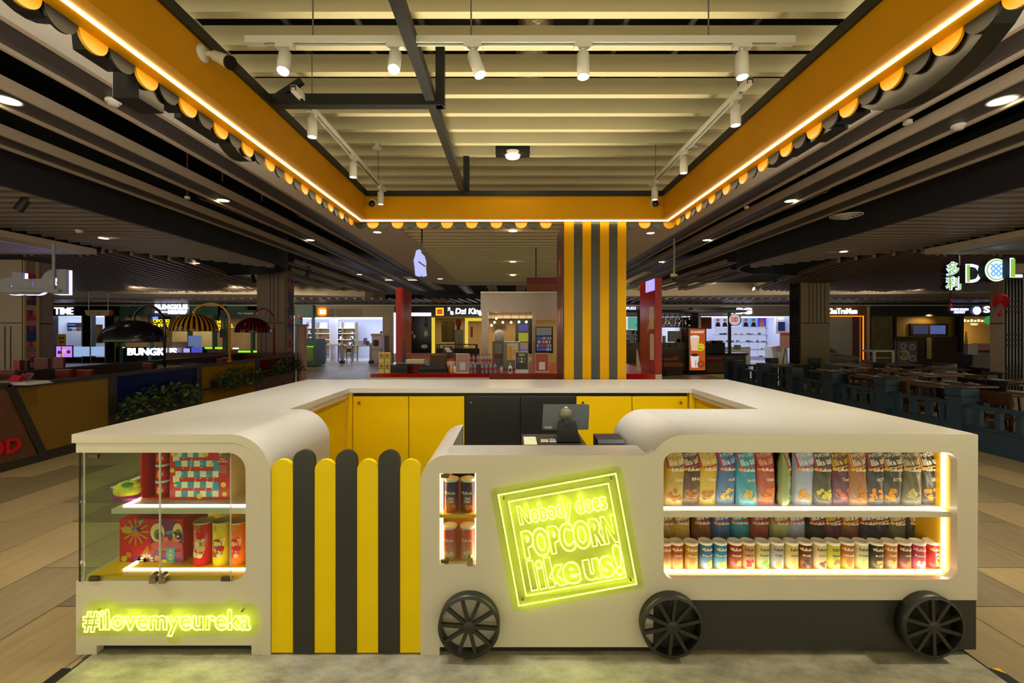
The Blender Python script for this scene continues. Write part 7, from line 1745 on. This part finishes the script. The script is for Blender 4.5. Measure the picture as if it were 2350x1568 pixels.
# ------------------------------------------------------------------ goods in the kiosk
LIDW = mat('can_lid', (226, 220, 208), .35, var=.02)
def canbody_mat(c1, c2, c3=None):
    key = 'can_%s_%s' % (c1, c2)
    if key in MATS: return MATS[key]
    m = bpy.data.materials.new('can_print'); m.use_nodes = True; nt = m.node_tree; b = nt.nodes['Principled BSDF']; L = nt.links
    tc = nt.nodes.new('ShaderNodeTexCoord'); sp = nt.nodes.new('ShaderNodeSeparateXYZ'); L.new(tc.outputs['Generated'], sp.inputs[0])
    n = nt.nodes.new('ShaderNodeTexNoise'); n.inputs['Scale'].default_value = 4; L.new(tc.outputs['Generated'], n.inputs['Vector'])
    ad = nt.nodes.new('ShaderNodeMath'); ad.operation = 'MULTIPLY_ADD'; ad.inputs[1].default_value = .25; L.new(n.outputs['Fac'], ad.inputs[0]); L.new(sp.outputs['Z'], ad.inputs[2])
    cr = nt.nodes.new('ShaderNodeValToRGB'); cr.color_ramp.elements[0].position = .12; cr.color_ramp.elements[0].color = C(*c2); cr.color_ramp.elements[1].position = .75; cr.color_ramp.elements[1].color = C(*c1)
    L.new(ad.outputs[0], cr.inputs[0]); L.new(cr.outputs[0], b.inputs['Base Color']); b.inputs['Roughness'].default_value = .3
    MATS[key] = m
    return m
rnd = random.Random(21)
def wrap(Rr, zoff=0.0):
    """bend flat art round a can of radius Rr: x is arc length, front at -y"""
    def f(x, y, z): a = x / Rr; return (math.sin(a) * (Rr + .0007 - y), -math.cos(a) * (Rr + .0007 - y), z)
    return f
def disc_pts(cx_, cz_, r_, rz_=None, n=18): return [(cx_ + r_ * math.cos(2 * PI * i / n), cz_ + (rz_ or r_) * math.sin(2 * PI * i / n)) for i in range(n)]
def flatart(mb, pts, fn, k=0.0):
    c = (sum(p[0] for p in pts) / len(pts), sum(p[1] for p in pts) / len(pts)); n = len(pts)
    mb.add([fn(c[0], -k, c[1])] + [fn(p[0], -k, p[1]) for p in pts], [(0, 1 + i, 1 + (i + 1) % n) for i in range(n)])
DARKT = cmat(50, 40, 30); LIGHTT = cmat(236, 226, 200); HEART = cmat(226, 160, 40)
def can(x, Y, z, label, c1, c2, dark, word, acc, group, Rr=.0345, Hh=.126, rot=0.0, vertical=False, lines=None):
    t = thing('popcorn_can', label, 'snack can', (0, 0, 0), group)
    MB().lathe([(0, 0), (Rr * .97, 0), (Rr, .004), (Rr, Hh), (0, Hh)], (0, 0, 0), 30).build('body', canbody_mat(c1, c2), t)
    MB().lathe([(0, Hh), (Rr + .0012, Hh - .004), (Rr + .0018, Hh + .008), (Rr - .002, Hh + .010), (Rr - .005, Hh + .008), (0, Hh + .008)], (0, 0, 0), 30).build('lid', LIDW, t)
    mt = DARKT if dark else LIGHTT; fn = wrap(Rr)
    mb = MB(); text_fit(mb, 'EuReka', -.024, .024, .092, .108, 0, 0, .02, fn=fn, res=1)
    if vertical:
        for i, ch in enumerate('MALA'): text_fit(mb, ch, -.011, .011, .068 - .018 * i, .083 - .018 * i, 0, 0, .04, fn=fn, res=1)
    elif lines:
        for i, s in enumerate(lines): text_fit(mb, s, -.006 * len(s) / 1.6, .006 * len(s) / 1.6, .066 - .016 * i, .079 - .016 * i, 0, 0, .03, fn=fn, res=1)
    elif word: text_fit(mb, word, -.004 * len(word), .004 * len(word), .064, .074, 0, 0, .02, fn=fn, res=1)
    mb.build('brand_lettering', mt, t)
    if acc:
        mb = MB()
        for i in range(6):
            flatart(mb, disc_pts(rnd.uniform(-.016, .018), rnd.uniform(.016, .042), rnd.uniform(.006, .011)), fn, .0)
        mb.build('flavour_print', cmat(*acc), t)
        mb = MB(); flatart(mb, disc_pts(-.030, .1, .006), fn); mb.build('heart_mark', HEART, t)
    place(t, (x, Y, z), rot)
    return t
# --- the long row of cans at the bottom of the right window
rowc = [(1525, (190, 110, 70), (220, 190, 130), 0, '', None), (1552, (176, 84, 40), (226, 196, 150), 0, 'BxxQ', (220, 150, 60)), (1585, (196, 140, 30), (220, 190, 120), 0, 'Cheese', (220, 150, 60)), (1619, (60, 120, 170), (160, 190, 220), 0, 'Sea salt', (220, 190, 60)), (1652, (50, 140, 180), (170, 210, 220), 0, 'Sour cream', (220, 190, 70)), (1686, (150, 50, 24), (200, 110, 80), 0, 'tomato', (226, 160, 100)), (1716, (206, 150, 96), (226, 196, 150), 1, 'KIMCHI', (190, 50, 50)), (1749, (206, 206, 140), (206, 216, 160), 1, 'SEAWEED', (110, 180, 50)), (1782, (190, 182, 180), (180, 190, 220), 1, 'CURRY', (226, 160, 50)), (1815, (216, 200, 130), (220, 210, 160), 1, 'WASABI', (220, 190, 40)), (1846, (100, 50, 20), (150, 100, 60), 0, 'MOCHA', (60, 30, 14)), (1879, (224, 204, 156), (226, 206, 170), 1, 'COCOA', (110, 60, 40)), (1910, (206, 206, 70), (220, 216, 110), 1, 'Banana', (150, 120, 70)), (1943, (190, 110, 50), (226, 200, 100), 0, 'CARAMEL', (180, 120, 50)), (1975, (216, 216, 170), (220, 210, 150), 1, 'Durian', (190, 190, 90)), (2007, (44, 42, 32), (96, 90, 70), 0, 'BUTTER', (220, 160, 60)), (2040, (200, 120, 50), (150, 130, 130), 0, 'TWIN', (220, 170, 90)), (2072, (100, 50, 44), (170, 110, 90), 0, 'CRAB', (200, 110, 40)), (2104, (190, 60, 100), (220, 130, 150), 0, 'Rainbow', (226, 210, 190)), (2137, (196, 50, 44), (214, 80, 70), 0, '', (230, 170, 90))]
nm = ['cut off at the left window edge', 'orange-brown', 'gold cheese', 'blue sea salt', 'turquoise sour cream', 'dark red tomato', 'peach kimchi', 'pale green seaweed', 'lilac-grey curry', 'pale yellow wasabi', 'dark brown mocha', 'cream cocoa', 'lime yellow', 'brown and yellow caramel', 'pale olive durian', 'black and gold', 'orange cheese', 'brown crab', 'pink rainbow', 'red with vertical letters']
YC = 2.385; ZF = wz0 - .004
for i, (x, c1, c2, dk, w, acc) in enumerate(rowc):
    can(px(x, YC), YC + rnd.uniform(-.003, .003), ZF, 'popcorn can, %s, bottom row of the snack window' % nm[i], c1, c2, dk, w, acc, 'cans in the snack window', rot=rnd.uniform(-.15, .2), vertical=(i == 19))
# --- four cans in the niche
for i, (x, z, c1, c2, w, acc, lab) in enumerate(((1036, ZN, (70, 40, 120), (190, 90, 30), ['CRAB', 'CURRY'], (214, 120, 50), 'purple and orange crab can, left on the upper niche shelf'), (1074, ZN, (60, 34, 90), (150, 70, 34), ['CRAB', 'CURRY'], (214, 120, 50), 'purple and orange crab can, right on the upper niche shelf'), (1032, nz0, (200, 80, 100), (226, 170, 150), None, (232, 216, 180), 'pink rainbow can, left on the niche floor'), (1073, nz0, (206, 84, 90), (226, 170, 150), None, (232, 216, 180), 'pink rainbow can, right on the niche floor'))):
    Y = 2.325; can(px(x, Y), Y, z, lab, c1, c2, 0, '', acc, 'cans in the small niche', Rr=.036, Hh=.158, lines=w)

# --- bags
FOILM = [mat('bag_silver', (170, 168, 160), .3, .5, var=.1)]
def bag(x, Y, z, label, c, tcol, border, dark, word, acc, group, Wd=.112, Hh=.315, Dp=.062, rot=0.0, seed=1, lean=.0):
    r_ = random.Random(seed)
    t = thing('popcorn_bag', label, 'snack bag', (0, 0, 0), group)
    wr = [r_.uniform(0, 6.28) for _ in range(8)]; bend = r_.uniform(-.012, .02)
    def surf(u, v, s):
        w = Wd / 2 * (1 - .05 * math.sin(v * 3.1 + wr[0]) - .10 * max(0, v - .72) * 2)
        d = Dp / 2 * (max(0.0, 1 - abs(u) ** 3.0)) ** .6 * (1 - .06 * v) * (1 if v < .66 else max(.06, 1 - ((v - .66) / .34) ** 1.3 * .94)) * (1 if v > .05 else .75 + v * 5)
        d += .0022 * math.sin(9 * u + 14 * v + wr[1]) * (1 - u * u) + .0016 * math.sin(23 * v + 3 * u + wr[2]) * (1 - u * u)
        fold = .0
        yb = -max(0, v - .7) ** 2 * bend * 10
        return (u * w + .004 * math.sin(v * 5 + wr[3]), s * d + yb + v * lean, v * Hh)
    def front(xx, y, zz): 
        u = max(-1, min(1, xx / (Wd / 2))); p = surf(u, max(0, min(1, zz / Hh)), -1); return (p[0], p[1] - .0012 + y, p[2])
    mb = MB(); NU, NV = 14, 26
    for s in (-1, 1):
        vs = [surf(-1 + 2 * i / NU, j / NV, s) for j in range(NV + 1) for i in range(NU + 1)]
        mb.mi(0 if s < 0 else 1).add(vs, [(j * (NU + 1) + i, j * (NU + 1) + i + 1, (j + 1) * (NU + 1) + i + 1, (j + 1) * (NU + 1) + i) for j in range(NV) for i in range(NU)], True)
    bm = canbody_mat(c, tuple(int(q + (200 - q) * .42) for q in c)); mb.build('pouch', [bm, bm], t)
    cz, hw = Hh * .80, Wd * .44
    def rotp(a, b): q = math.radians(11); return (a * math.cos(q) - b * math.sin(q), cz + a * math.sin(q) + b * math.cos(q))
    # slogan patch: border ring and lettering
    mb = MB(); o_ = [rotp(-hw, -hw * 1.12), rotp(hw, -hw * 1.12), rotp(hw, hw), rotp(-hw, hw)]; h_ = .86; i_ = [rotp(-hw * h_, -hw * h_ * 1.12), rotp(hw * h_, -hw * h_ * 1.12), rotp(hw * h_, hw * h_), rotp(-hw * h_, hw * h_)]
    N_s = 8
    for k in range(4):
        a0, a1, b0, b1 = o_[k], o_[(k + 1) % 4], i_[k], i_[(k + 1) % 4]
        for q in range(N_s):
            f0, f1 = q / N_s, (q + 1) / N_s
            P4 = [(a0[0] + (a1[0] - a0[0]) * f0, a0[1] + (a1[1] - a0[1]) * f0), (a0[0] + (a1[0] - a0[0]) * f1, a0[1] + (a1[1] - a0[1]) * f1), (b0[0] + (b1[0] - b0[0]) * f1, b0[1] + (b1[1] - b0[1]) * f1), (b0[0] + (b1[0] - b0[0]) * f0, b0[1] + (b1[1] - b0[1]) * f0)]
            mb.add([front(p[0], -.0004, p[1]) for p in P4], [(0, 1, 2, 3)])
    mb.build('slogan_border', cmat(*border), t)
    mb = MB(); 
    for s, v0, v1 in (('Nobody', .52, .85), ('POPCORN', .0, .48), ('like us!', -.92, -.06)):
        text_fit(mb, s, -hw * .8, hw * .78, v0 * hw * .9, v1 * hw * .9, 0, 0, .035, fn=lambda a, y, b: front(*(lambda p: (p[0], -.0006, p[1]))(rotp(a, b))), res=1)
    mb.build('slogan_lettering', cmat(*tcol), t)
    mb = MB(); text_fit(mb, 'EuReka', -Wd * .18, Wd * .40, Hh * .565, Hh * .625, 0, 0, .03, fn=lambda a, y, b: front(a, -.0005, b), res=1)
    if word: text_fit(mb, word, -Wd * .02, Wd * .38, Hh * .40, Hh * .46, 0, 0, .02, fn=lambda a, y, b: front(a, -.0005, b), res=1)
    mb.build('brand_lettering', LIGHTT if not dark else DARKT, t)
    mb = MB(); f2 = lambda a, y, b: front(a, -.0004, b)
    flatart(mb, disc_pts(-Wd * .29, Hh * .597, Wd * .10, Hh * .026), f2); mb.build('heart_mark', HEART, t)
    if acc:
        mb = MB()
        for k in range(9): flatart(mb, disc_pts(r_.uniform(-.03, .034), Hh * r_.uniform(.1, .26), r_.uniform(.008, .013)), f2)
        mb.build('flavour_print', cmat(*acc), t)
        mb = MB(); mb.tube([front(.036 * math.cos(math.radians(a)), -.001, Hh * .19 + .02 * math.sin(math.radians(a))) for a in range(170, 380, 14)], .0011, 5); mb.build('bowl_line', LIGHTT, t)
    place(t, (x, Y, z), rot)
PK, PU = (190, 50, 80), (120, 70, 150); OG = (214, 140, 30)
top = [(1545, (176, 150, 60), (226, 214, 150), PU, 'Caramel', (170, 110, 40), 'olive gold caramel'), (1582, (70, 46, 22), (214, 200, 150), PK, 'BBQ', (170, 110, 50), 'dark brown'), (1622, (196, 164, 40), (226, 214, 150), PK, 'Cheese', (170, 110, 60), 'yellow cheese'), (1665, (60, 96, 156), (190, 206, 226), PK, 'sea salt', (206, 180, 70), 'blue sea salt'), (1709, (40, 140, 170), (190, 226, 226), PK, 'Sour cream', (190, 170, 90), 'turquoise sour cream'), (1752, (170, 70, 50), (236, 170, 130), PK, 'tomato', (206, 120, 40), 'red-orange tomato'), (1800, (130, 150, 90), (206, 216, 170), PK, 'SEAWEED', (90, 130, 50), 'pale green seaweed, turned sideways'), (1842, (150, 160, 190), (216, 220, 230), PK, '', (206, 150, 40), 'pale blue'), (1882, (60, 58, 44), (226, 220, 196), (150, 60, 110), '', (196, 190, 60), 'olive black'), (1922, (84, 40, 60), (220, 180, 50), (206, 160, 40), 'Tom', (190, 110, 90), 'maroon'), (1962, (150, 96, 50), (226, 214, 190), OG, '', (190, 120, 40), 'bronze brown'), (2002, (40, 40, 50), (226, 220, 206), (190, 50, 40), 'HOT', (220, 140, 40), 'black with red border'), (2040, (44, 42, 34), (226, 220, 196), OG, 'BUTTER', (206, 140, 40), 'black with slim orange border'), (2083, (84, 80, 52), (206, 184, 140), (190, 160, 110), '', (170, 166, 110), 'olive grey'), (2127, (36, 34, 30), (226, 220, 196), OG, 'CARAMEL', (206, 140, 40), 'black, last at the right')]
YBG = 2.40
for i, (x, c, tc_, bd, w, acc, lab) in enumerate(top):
    bag(px(x, YBG), YBG + rnd.uniform(-.01, .01), ZSH, 'popcorn bag, %s, on the upper shelf of the snack window' % lab, c, tc_, bd, 0, w, acc, 'bags on the upper shelf', rot=rnd.uniform(-.12, .12) + (1.0 if i == 6 else 0), seed=100 + i)
low = [(1525, (160, 140, 60), (226, 214, 150), PK, 'cut by the left window edge'), (1562, (190, 160, 50), (226, 214, 150), PU, 'yellow, second from the left'), (1610, (120, 70, 30), (226, 200, 150), PU, 'brown with large slogan'), (1653, (60, 92, 140), (190, 206, 226), PK, 'blue'), (1696, (40, 130, 150), (190, 226, 226), PK, 'turquoise'), (1741, (140, 60, 40), (226, 170, 130), PU, 'dark red'), (1785, (150, 160, 100), (206, 216, 170), PK, 'pale green'), (1824, (150, 156, 180), (216, 220, 230), PK, 'pale lilac'), (1868, (44, 42, 34), (226, 220, 196), PK, 'black with pink border'), (1906, (80, 40, 60), (220, 180, 50), (206, 160, 40), 'maroon'), (1944, (110, 66, 34), (226, 214, 190), OG, 'bronze'), (1984, (40, 36, 50), (226, 220, 206), (190, 50, 40), 'black with red border'), (2016, (40, 38, 34), (226, 220, 196), OG, 'black with orange border'), (2052, (78, 76, 52), (206, 184, 140), (190, 160, 110), 'olive grey'), (2096, (40, 36, 30), (226, 220, 196), OG, 'black, last at the right')]
YBL = 2.53
for i, (x, c, tc_, bd, lab) in enumerate(low):
    bag(px(x, YBL), YBL + rnd.uniform(-.008, .008), ZF, 'popcorn bag, %s, behind the cans on the lower shelf' % lab, c, tc_, bd, 0, '', None, 'bags behind the cans', rot=rnd.uniform(-.1, .1), seed=200 + i, Hh=.295)

# --- left display: gift boxes, tubes, plush
ZS = zs1; ZL0 = zb + .012
RED = mat('gift_red', (196, 26, 30), .35, var=.03); REDI = cmat(214, 60, 56, .5)
t = thing('gift_box', 'open red gift box with snack tubs and a board-game lid on the upper shelf', 'gift box', (-1.75, 2.5, ZS)); Y = 2.43
def dx(x, Y_=Y): return px(x, Y_)
def dz(y, Y_=Y): return pz(y, Y_)
zt2 = 1.018
x0, x1, x2_ = dx(323), dx(389), dx(527)
MB().box(x0, x0 + .008, Y, Y + .14, ZS, zt2).box(x0 + .008, x1, Y + .13, Y + .14, ZS, zt2).box(x0 + .008, x1, Y, Y + .13, ZS, ZS + .008).box(x0 + .008, x1, Y, Y + .13, zt2 - .008, zt2).build('tray', RED, t)
MB().box(x0 - .035, x0, Y + .04, Y + .14, ZS, zt2).build('orange_side', cmat(206, 110, 40, .4), t)
lid = MB().box(x1, x2_, Y, Y + .14, ZS, zt2, .002).build('game_lid', RED, t)
yl = Y - .001
MB().box(x2_, x2_ + .004, Y + .004, Y + .16, ZS, zt2).box(x2_ - .02, x2_ + .06, Y + .16, Y + .17, ZS, zt2).build('cream_side', cmat(222, 204, 164), t)
# board path of white and blue squares
mbw, mbb, mby = MB(), MB(), MB()
pw_, ph = x2_ - x1, zt2 - ZS
rows_ = [.80, .62, .42, .22, .05]
for r_, v in enumerate(rows_):
    a0, a1 = (.12, .58) if r_ == 0 else (.10, .82)
    n = 7 if r_ else 5
    for k_ in range(n):
        u0, u1 = a0 + (a1 - a0) * k_ / n, a0 + (a1 - a0) * (k_ + 1) / n
        q = (mbw, mbb)[(k_ + r_) % 2]; q.box(x1 + pw_ * u0, x1 + pw_ * u1 - .0008, yl - .0006, yl, ZS + ph * v, ZS + ph * (v + .115))
    if r_ < 4:
        u = .12 if r_ % 2 == 0 else .78
        (mbb if r_ % 2 else mbw).box(x1 + pw_ * (u - .06), x1 + pw_ * (u + .05), yl - .0005, yl, ZS + ph * (rows_[r_ + 1] + .1), ZS + ph * (v + .03))
for u, v, s in ((.07, .86, .045), (.60, .86, .05), (.05, .55, .04), (.9, .28, .045), (.92, .10, .04), (.5, .06, .045), (.1, .27, .03), (.7, .66, .04)):
    mby.cyl((x1 + pw_ * u, yl - .001, ZS + ph * v), (x1 + pw_ * u, yl, ZS + ph * v), s * pw_, 16)
mbw.build('board_squares', cmat(226, 214, 190), lid); mbb.build('board_squares', cmat(50, 140, 170), lid); mby.build('board_tokens', cmat(226, 190, 40), lid)
mb = MB()
for u, v0, v1 in ((.22, .12, .80), (.36, .5, .8), (.53, .34, .82), (.62, .1, .45), (.72, .06, .4), (.42, .12, .4)):
    for k_ in range(14):
        f = (k_ + .5) / 14
        if k_ % 2: mb.box(x1 + pw_ * (u + .04 * (f - .5)) - .004, x1 + pw_ * (u + .04 * (f - .5)) + .004, yl - .0014, yl - .0007, ZS + ph * (v0 + (v1 - v0) * f), ZS + ph * (v0 + (v1 - v0) * f) + .004)
mb.build('ladders', LIGHTT, lid)
for i, s in enumerate(('Have fun', 'as you', 'snack', 'together!')):
    mb = MB(); w_ = .028 * len(s) / 9 * .9; text_fit(mb, s, x1 + pw_ * .885 - w_, x1 + pw_ * .885 + w_, ZS + ph * (.86 - .055 * i), ZS + ph * (.9 - .055 * i), yl - .001, .0005, .03, res=2); mb.build('slogan', LIGHTT, lid)
for i in range(6):
    mb = MB(); mb.box(x1 + pw_ * .82, x1 + pw_ * .95, yl - .001, yl, ZS + ph * (.63 - .025 * i), ZS + ph * (.63 - .025 * i) + .003); mb.build('small_print', cmat(206, 150, 140), lid)
for r_ in range(3):
    for k_ in range(2):
        zc = ZS + .01 + r_ * .088; xc = (dx(357), dx(380))[k_]; rr_ = .032 if k_ == 0 else .030; yy = Y + .05 + .03 * k_
        tb = thing('snack_tub', '%s snack tub with white lid, %s in the open gift box' % (('red', 'blue')[k_], ('bottom', 'middle', 'top')[r_]), 'snack tub', (xc, yy, zc), 'tubs in the gift box')
        MB().lathe([(0, 0), (rr_, 0), (rr_, .072), (0, .072)], (xc, yy, zc), 26).build('tub', (RED, cmat(40, 130, 170, .35))[k_], tb)
        MB().lathe([(0, .072), (rr_ + .001, .070), (rr_ + .001, .080), (0, .080)], (xc, yy, zc), 26).build('lid', LIDW, tb)
        mb = MB(); fn0 = wrap(rr_); fn = (lambda a, y, b, xc=xc, yy=yy, zc=zc, fn0=fn0: tuple(Vector(fn0(a, y, b)) + Vector((xc, yy, zc))))
        for u, v, s in ((.006, .04, .011), (.016, .028, .008), (.0, .022, .009)): flatart(mb, disc_pts(u, v, s), fn)
        mb.build('print', (cmat(220, 150, 50), cmat(170, 80, 140))[k_], tb)
# plush hat
t = thing('plush_hat', 'soft yellow plush hat with purple brim at the left end of the upper shelf', 'plush toy', (px(293, 2.42), 2.42, ZS)); c = (px(293, 2.42), 2.42, ZS)
mb = MB().ellipsoid((c[0], c[1], c[2] + .055), (.068, .05, .048), 20, 12, .03, rnd); mb.ellipsoid((c[0] + .03, c[1], c[2] + .075), (.035, .03, .03), 14, 10, .03, rnd); mb.build('crown', mat('plush_yellow', (220, 206, 60), .9, var=.1, bump=.6, scale=60), t)
MB().ellipsoid((c[0], c[1], c[2] + .022), (.066, .056, .022), 20, 8, .02, rnd).build('brim', mat('plush_purple', (150, 40, 120), .9, var=.1), t)
MB().ellipsoid((c[0] + .02, c[1] - .025, c[2] + .09), (.03, .02, .012), 14, 8).build('patch', mat('plush_green', (70, 140, 70), .9, var=.1), t)
MB().cyl((c[0] - .075, c[1], c[2] + .03), (c[0] - .06, c[1], c[2] + .02), .008, 10).build('knot', MATS['plush_purple'], t)
# big red box with mask print
t = thing('mask_gift_box', 'large red gift box printed with a colourful mask and fireworks on the display floor', 'gift box', (-1.8, 2.5, ZL0)); Y = 2.42
x0, x1, zb0, zb1 = dx(274, Y), dx(420, Y), ZL0, pz(1192, Y)
bx_ = MB().box(x0, x1, Y, Y + .20, zb0, zb1, .002).build('box', RED, t)
yy = Y - .0008
def art(name, pts, col, k): 
    mb = MB(); lift = yy - .0004 * k; mb.prism([(dx(p[0], Y), pz(p[1], Y)) for p in pts], (), 'y', lift, lift + .0003); mb.build(name, cmat(*col, .4), t)
def el(cx_, cy_, rx, ry, a0=0, a1=360, n=26): return [(cx_ + rx * math.cos(math.radians(a0 + (a1 - a0) * i / n)), cy_ + ry * math.sin(math.radians(a0 + (a1 - a0) * i / n))) for i in range(n)]
art('mask_shape', [(346, 1312)] + el(384, 1285, 38, 30, 180, 360)[1:] + [(419, 1312)], (130, 40, 120), 1)
art('mask_shape', el(319, 1294, 22, 18), (120, 30, 110), 1); art('fan_shape', el(309, 1265, 33, 40, -20, 110), (200, 110, 30), 1); art('fan_shape', el(293, 1205, 17, 20, 10, 170), (190, 150, 40), 1)
art('mask_face', el(384, 1232, 40, 40), (120, 30, 90), 2); art('mask_lip', el(382, 1252, 36, 12), (196, 80, 90), 3); art('mask_mouth', el(396, 1266, 22, 16, 0, 180), (170, 24, 40), 4)
for s_, xc in ((-1, 362), (1, 412)):
    art('mask_eye', el(xc, 1222, 16, 21) if s_ < 0 else el(408, 1222, 11.5, 21), (226, 196, 150), 4); art('mask_eye', el(xc + 2, 1227, 10, 13) if s_ < 0 else el(410, 1227, 9, 13), (120, 120, 30), 5); art('mask_eye', el(368 if s_ < 0 else 411, 1230, 7, 8), (80, 16, 60), 6); art('mask_eye', el(370 if s_ < 0 else 409, 1231, 2.4, 2.6), (240, 230, 220), 7)
art('mask_nose', el(392, 1226, 14, 8, 180, 360), (50, 140, 150), 5); art('mask_nose', el(381, 1238, 6, 6), (220, 120, 40), 6); art('mask_nose', el(402, 1238, 6, 6), (220, 120, 40), 6)
art('blue_banner', [(383, 1256), (402, 1256), (402, 1300), (392.5, 1306), (383, 1300)], (60, 150, 170), 7)
for i in range(4): art('banner_text', [(389, 1261 + 9 * i), (396, 1261 + 9 * i), (396, 1267 + 9 * i), (389, 1267 + 9 * i)], (206, 160, 40), 8)
for i in range(12):
    a_ = math.radians(30 * i); c0 = (312, 1221); art('firework_ray', [(c0[0] + 12 * math.cos(a_) - 1.2 * math.sin(a_), c0[1] + 12 * math.sin(a_) + 1.2 * math.cos(a_)), (c0[0] + 30 * math.cos(a_) - 1.6 * math.sin(a_), c0[1] + 30 * math.sin(a_) + 1.6 * math.cos(a_)), (c0[0] + 30 * math.cos(a_) + 1.6 * math.sin(a_), c0[1] + 30 * math.sin(a_) - 1.6 * math.cos(a_)), (c0[0] + 12 * math.cos(a_) + 1.2 * math.sin(a_), c0[1] + 12 * math.sin(a_) - 1.2 * math.cos(a_))], (170, 160, 60), 2)
    c0 = (337, 1287); art('firework_ray', el(c0[0] + 12 * math.cos(a_), c0[1] + 12 * math.sin(a_), 3.6 * abs(math.cos(a_)) + 1.5, 3.6 * abs(math.sin(a_)) + 1.5, n=10), (236, 214, 200), 2)
art('firework_core', el(312, 1221, 11, 15), (200, 110, 30), 2); art('confetti', [(302, 1214), (313, 1204), (316, 1210), (306, 1220)], (50, 130, 160), 3); art('confetti', [(312, 1213), (320, 1208), (326, 1220), (318, 1222)], (120, 30, 80), 3); art('confetti', [(318, 1197), (328, 1192), (330, 1198), (321, 1202)], (80, 170, 150), 3)
for x, y, c_ in ((286, 1282, (206, 180, 50)), (296, 1273, (190, 110, 50)), (378, 1290, (226, 190, 60)), (367, 1297, (206, 130, 60)), (362, 1281, (206, 140, 70)), (412, 1297, (170, 120, 60))): art('popcorn_print', el(x, y, 7, 7, n=12), c_, 8)
mb = MB(); text_fit(mb, 'EuReka', dx(289, Y), dx(309, Y), pz(1304, Y), pz(1296, Y), yy - .003, .0003, .02, res=2); mb.build('brand_lettering', LIGHTT, t)
# slant-topped tubes
for i, (x, c_, acc, ch, lab) in enumerate(((468, (196, 20, 30), (226, 190, 120), '興', 'tall red snack tube with a bearded figure print beside the mask box'), (510, (226, 200, 20), (190, 40, 40), '旺', 'tall yellow snack tube in the left display'), (548, (214, 110, 40), (190, 40, 50), '發', 'tall orange snack tube at the right end of the left display'))):
    Y = 2.42; xc = px(x, Y); rr_ = .0475 if i == 0 else .0445; Hh = pz(1195, Y) - ZL0; t = thing('snack_tube', lab, 'snack tube', (xc, Y, ZL0), 'tall tubes in the left display')
    MB().lathe([(0, 0), (rr_, 0), (rr_, Hh)], (xc, Y, ZL0), 32).build('tube', mat('tube_%d' % i, c_, .3, var=.03), t)
    MB().lathe([(rr_ - .001, Hh - .004), (rr_ + .0015, Hh - .004), (rr_ + .0015, Hh + .003), (rr_ - .003, Hh + .003), (rr_ - .004, Hh - .012), (0, Hh - .012)], (xc, Y, ZL0), 32).build('metal_rim', mat('rim_gold', (190, 176, 140), .35, .25, var=.04), t)
    fn0 = wrap(rr_); fn = (lambda a, y, b, xc=xc, Y=Y, fn0=fn0: tuple(Vector(fn0(a, y, b)) + Vector((xc, Y, ZL0))))
    mb = MB(); text_fit(mb, ch, -.017, .013, .178, .212, 0, 0, .04, fn=fn, res=2); mb.build('gold_character', cmat(206, 150, 40, .3), t)
    mb = MB(); 
    for u, v, s in ((.0, .115, .024), (.0, .075, .028), (.02, .09, .014), (-.02, .06, .014)): flatart(mb, disc_pts(u, v, s, s * 1.1, 22), fn)
    mb.build('figure_print', cmat(*acc), t)
    mb = MB()
    for u, v, s in ((-.004, .116, .013), (.01, .055, .012), (.024, .135, .008)): flatart(mb, disc_pts(u, v, s, None, 18), fn, .0006)
    mb.build('figure_detail', cmat(*((236, 220, 190) if i != 2 else (226, 180, 130))), t)
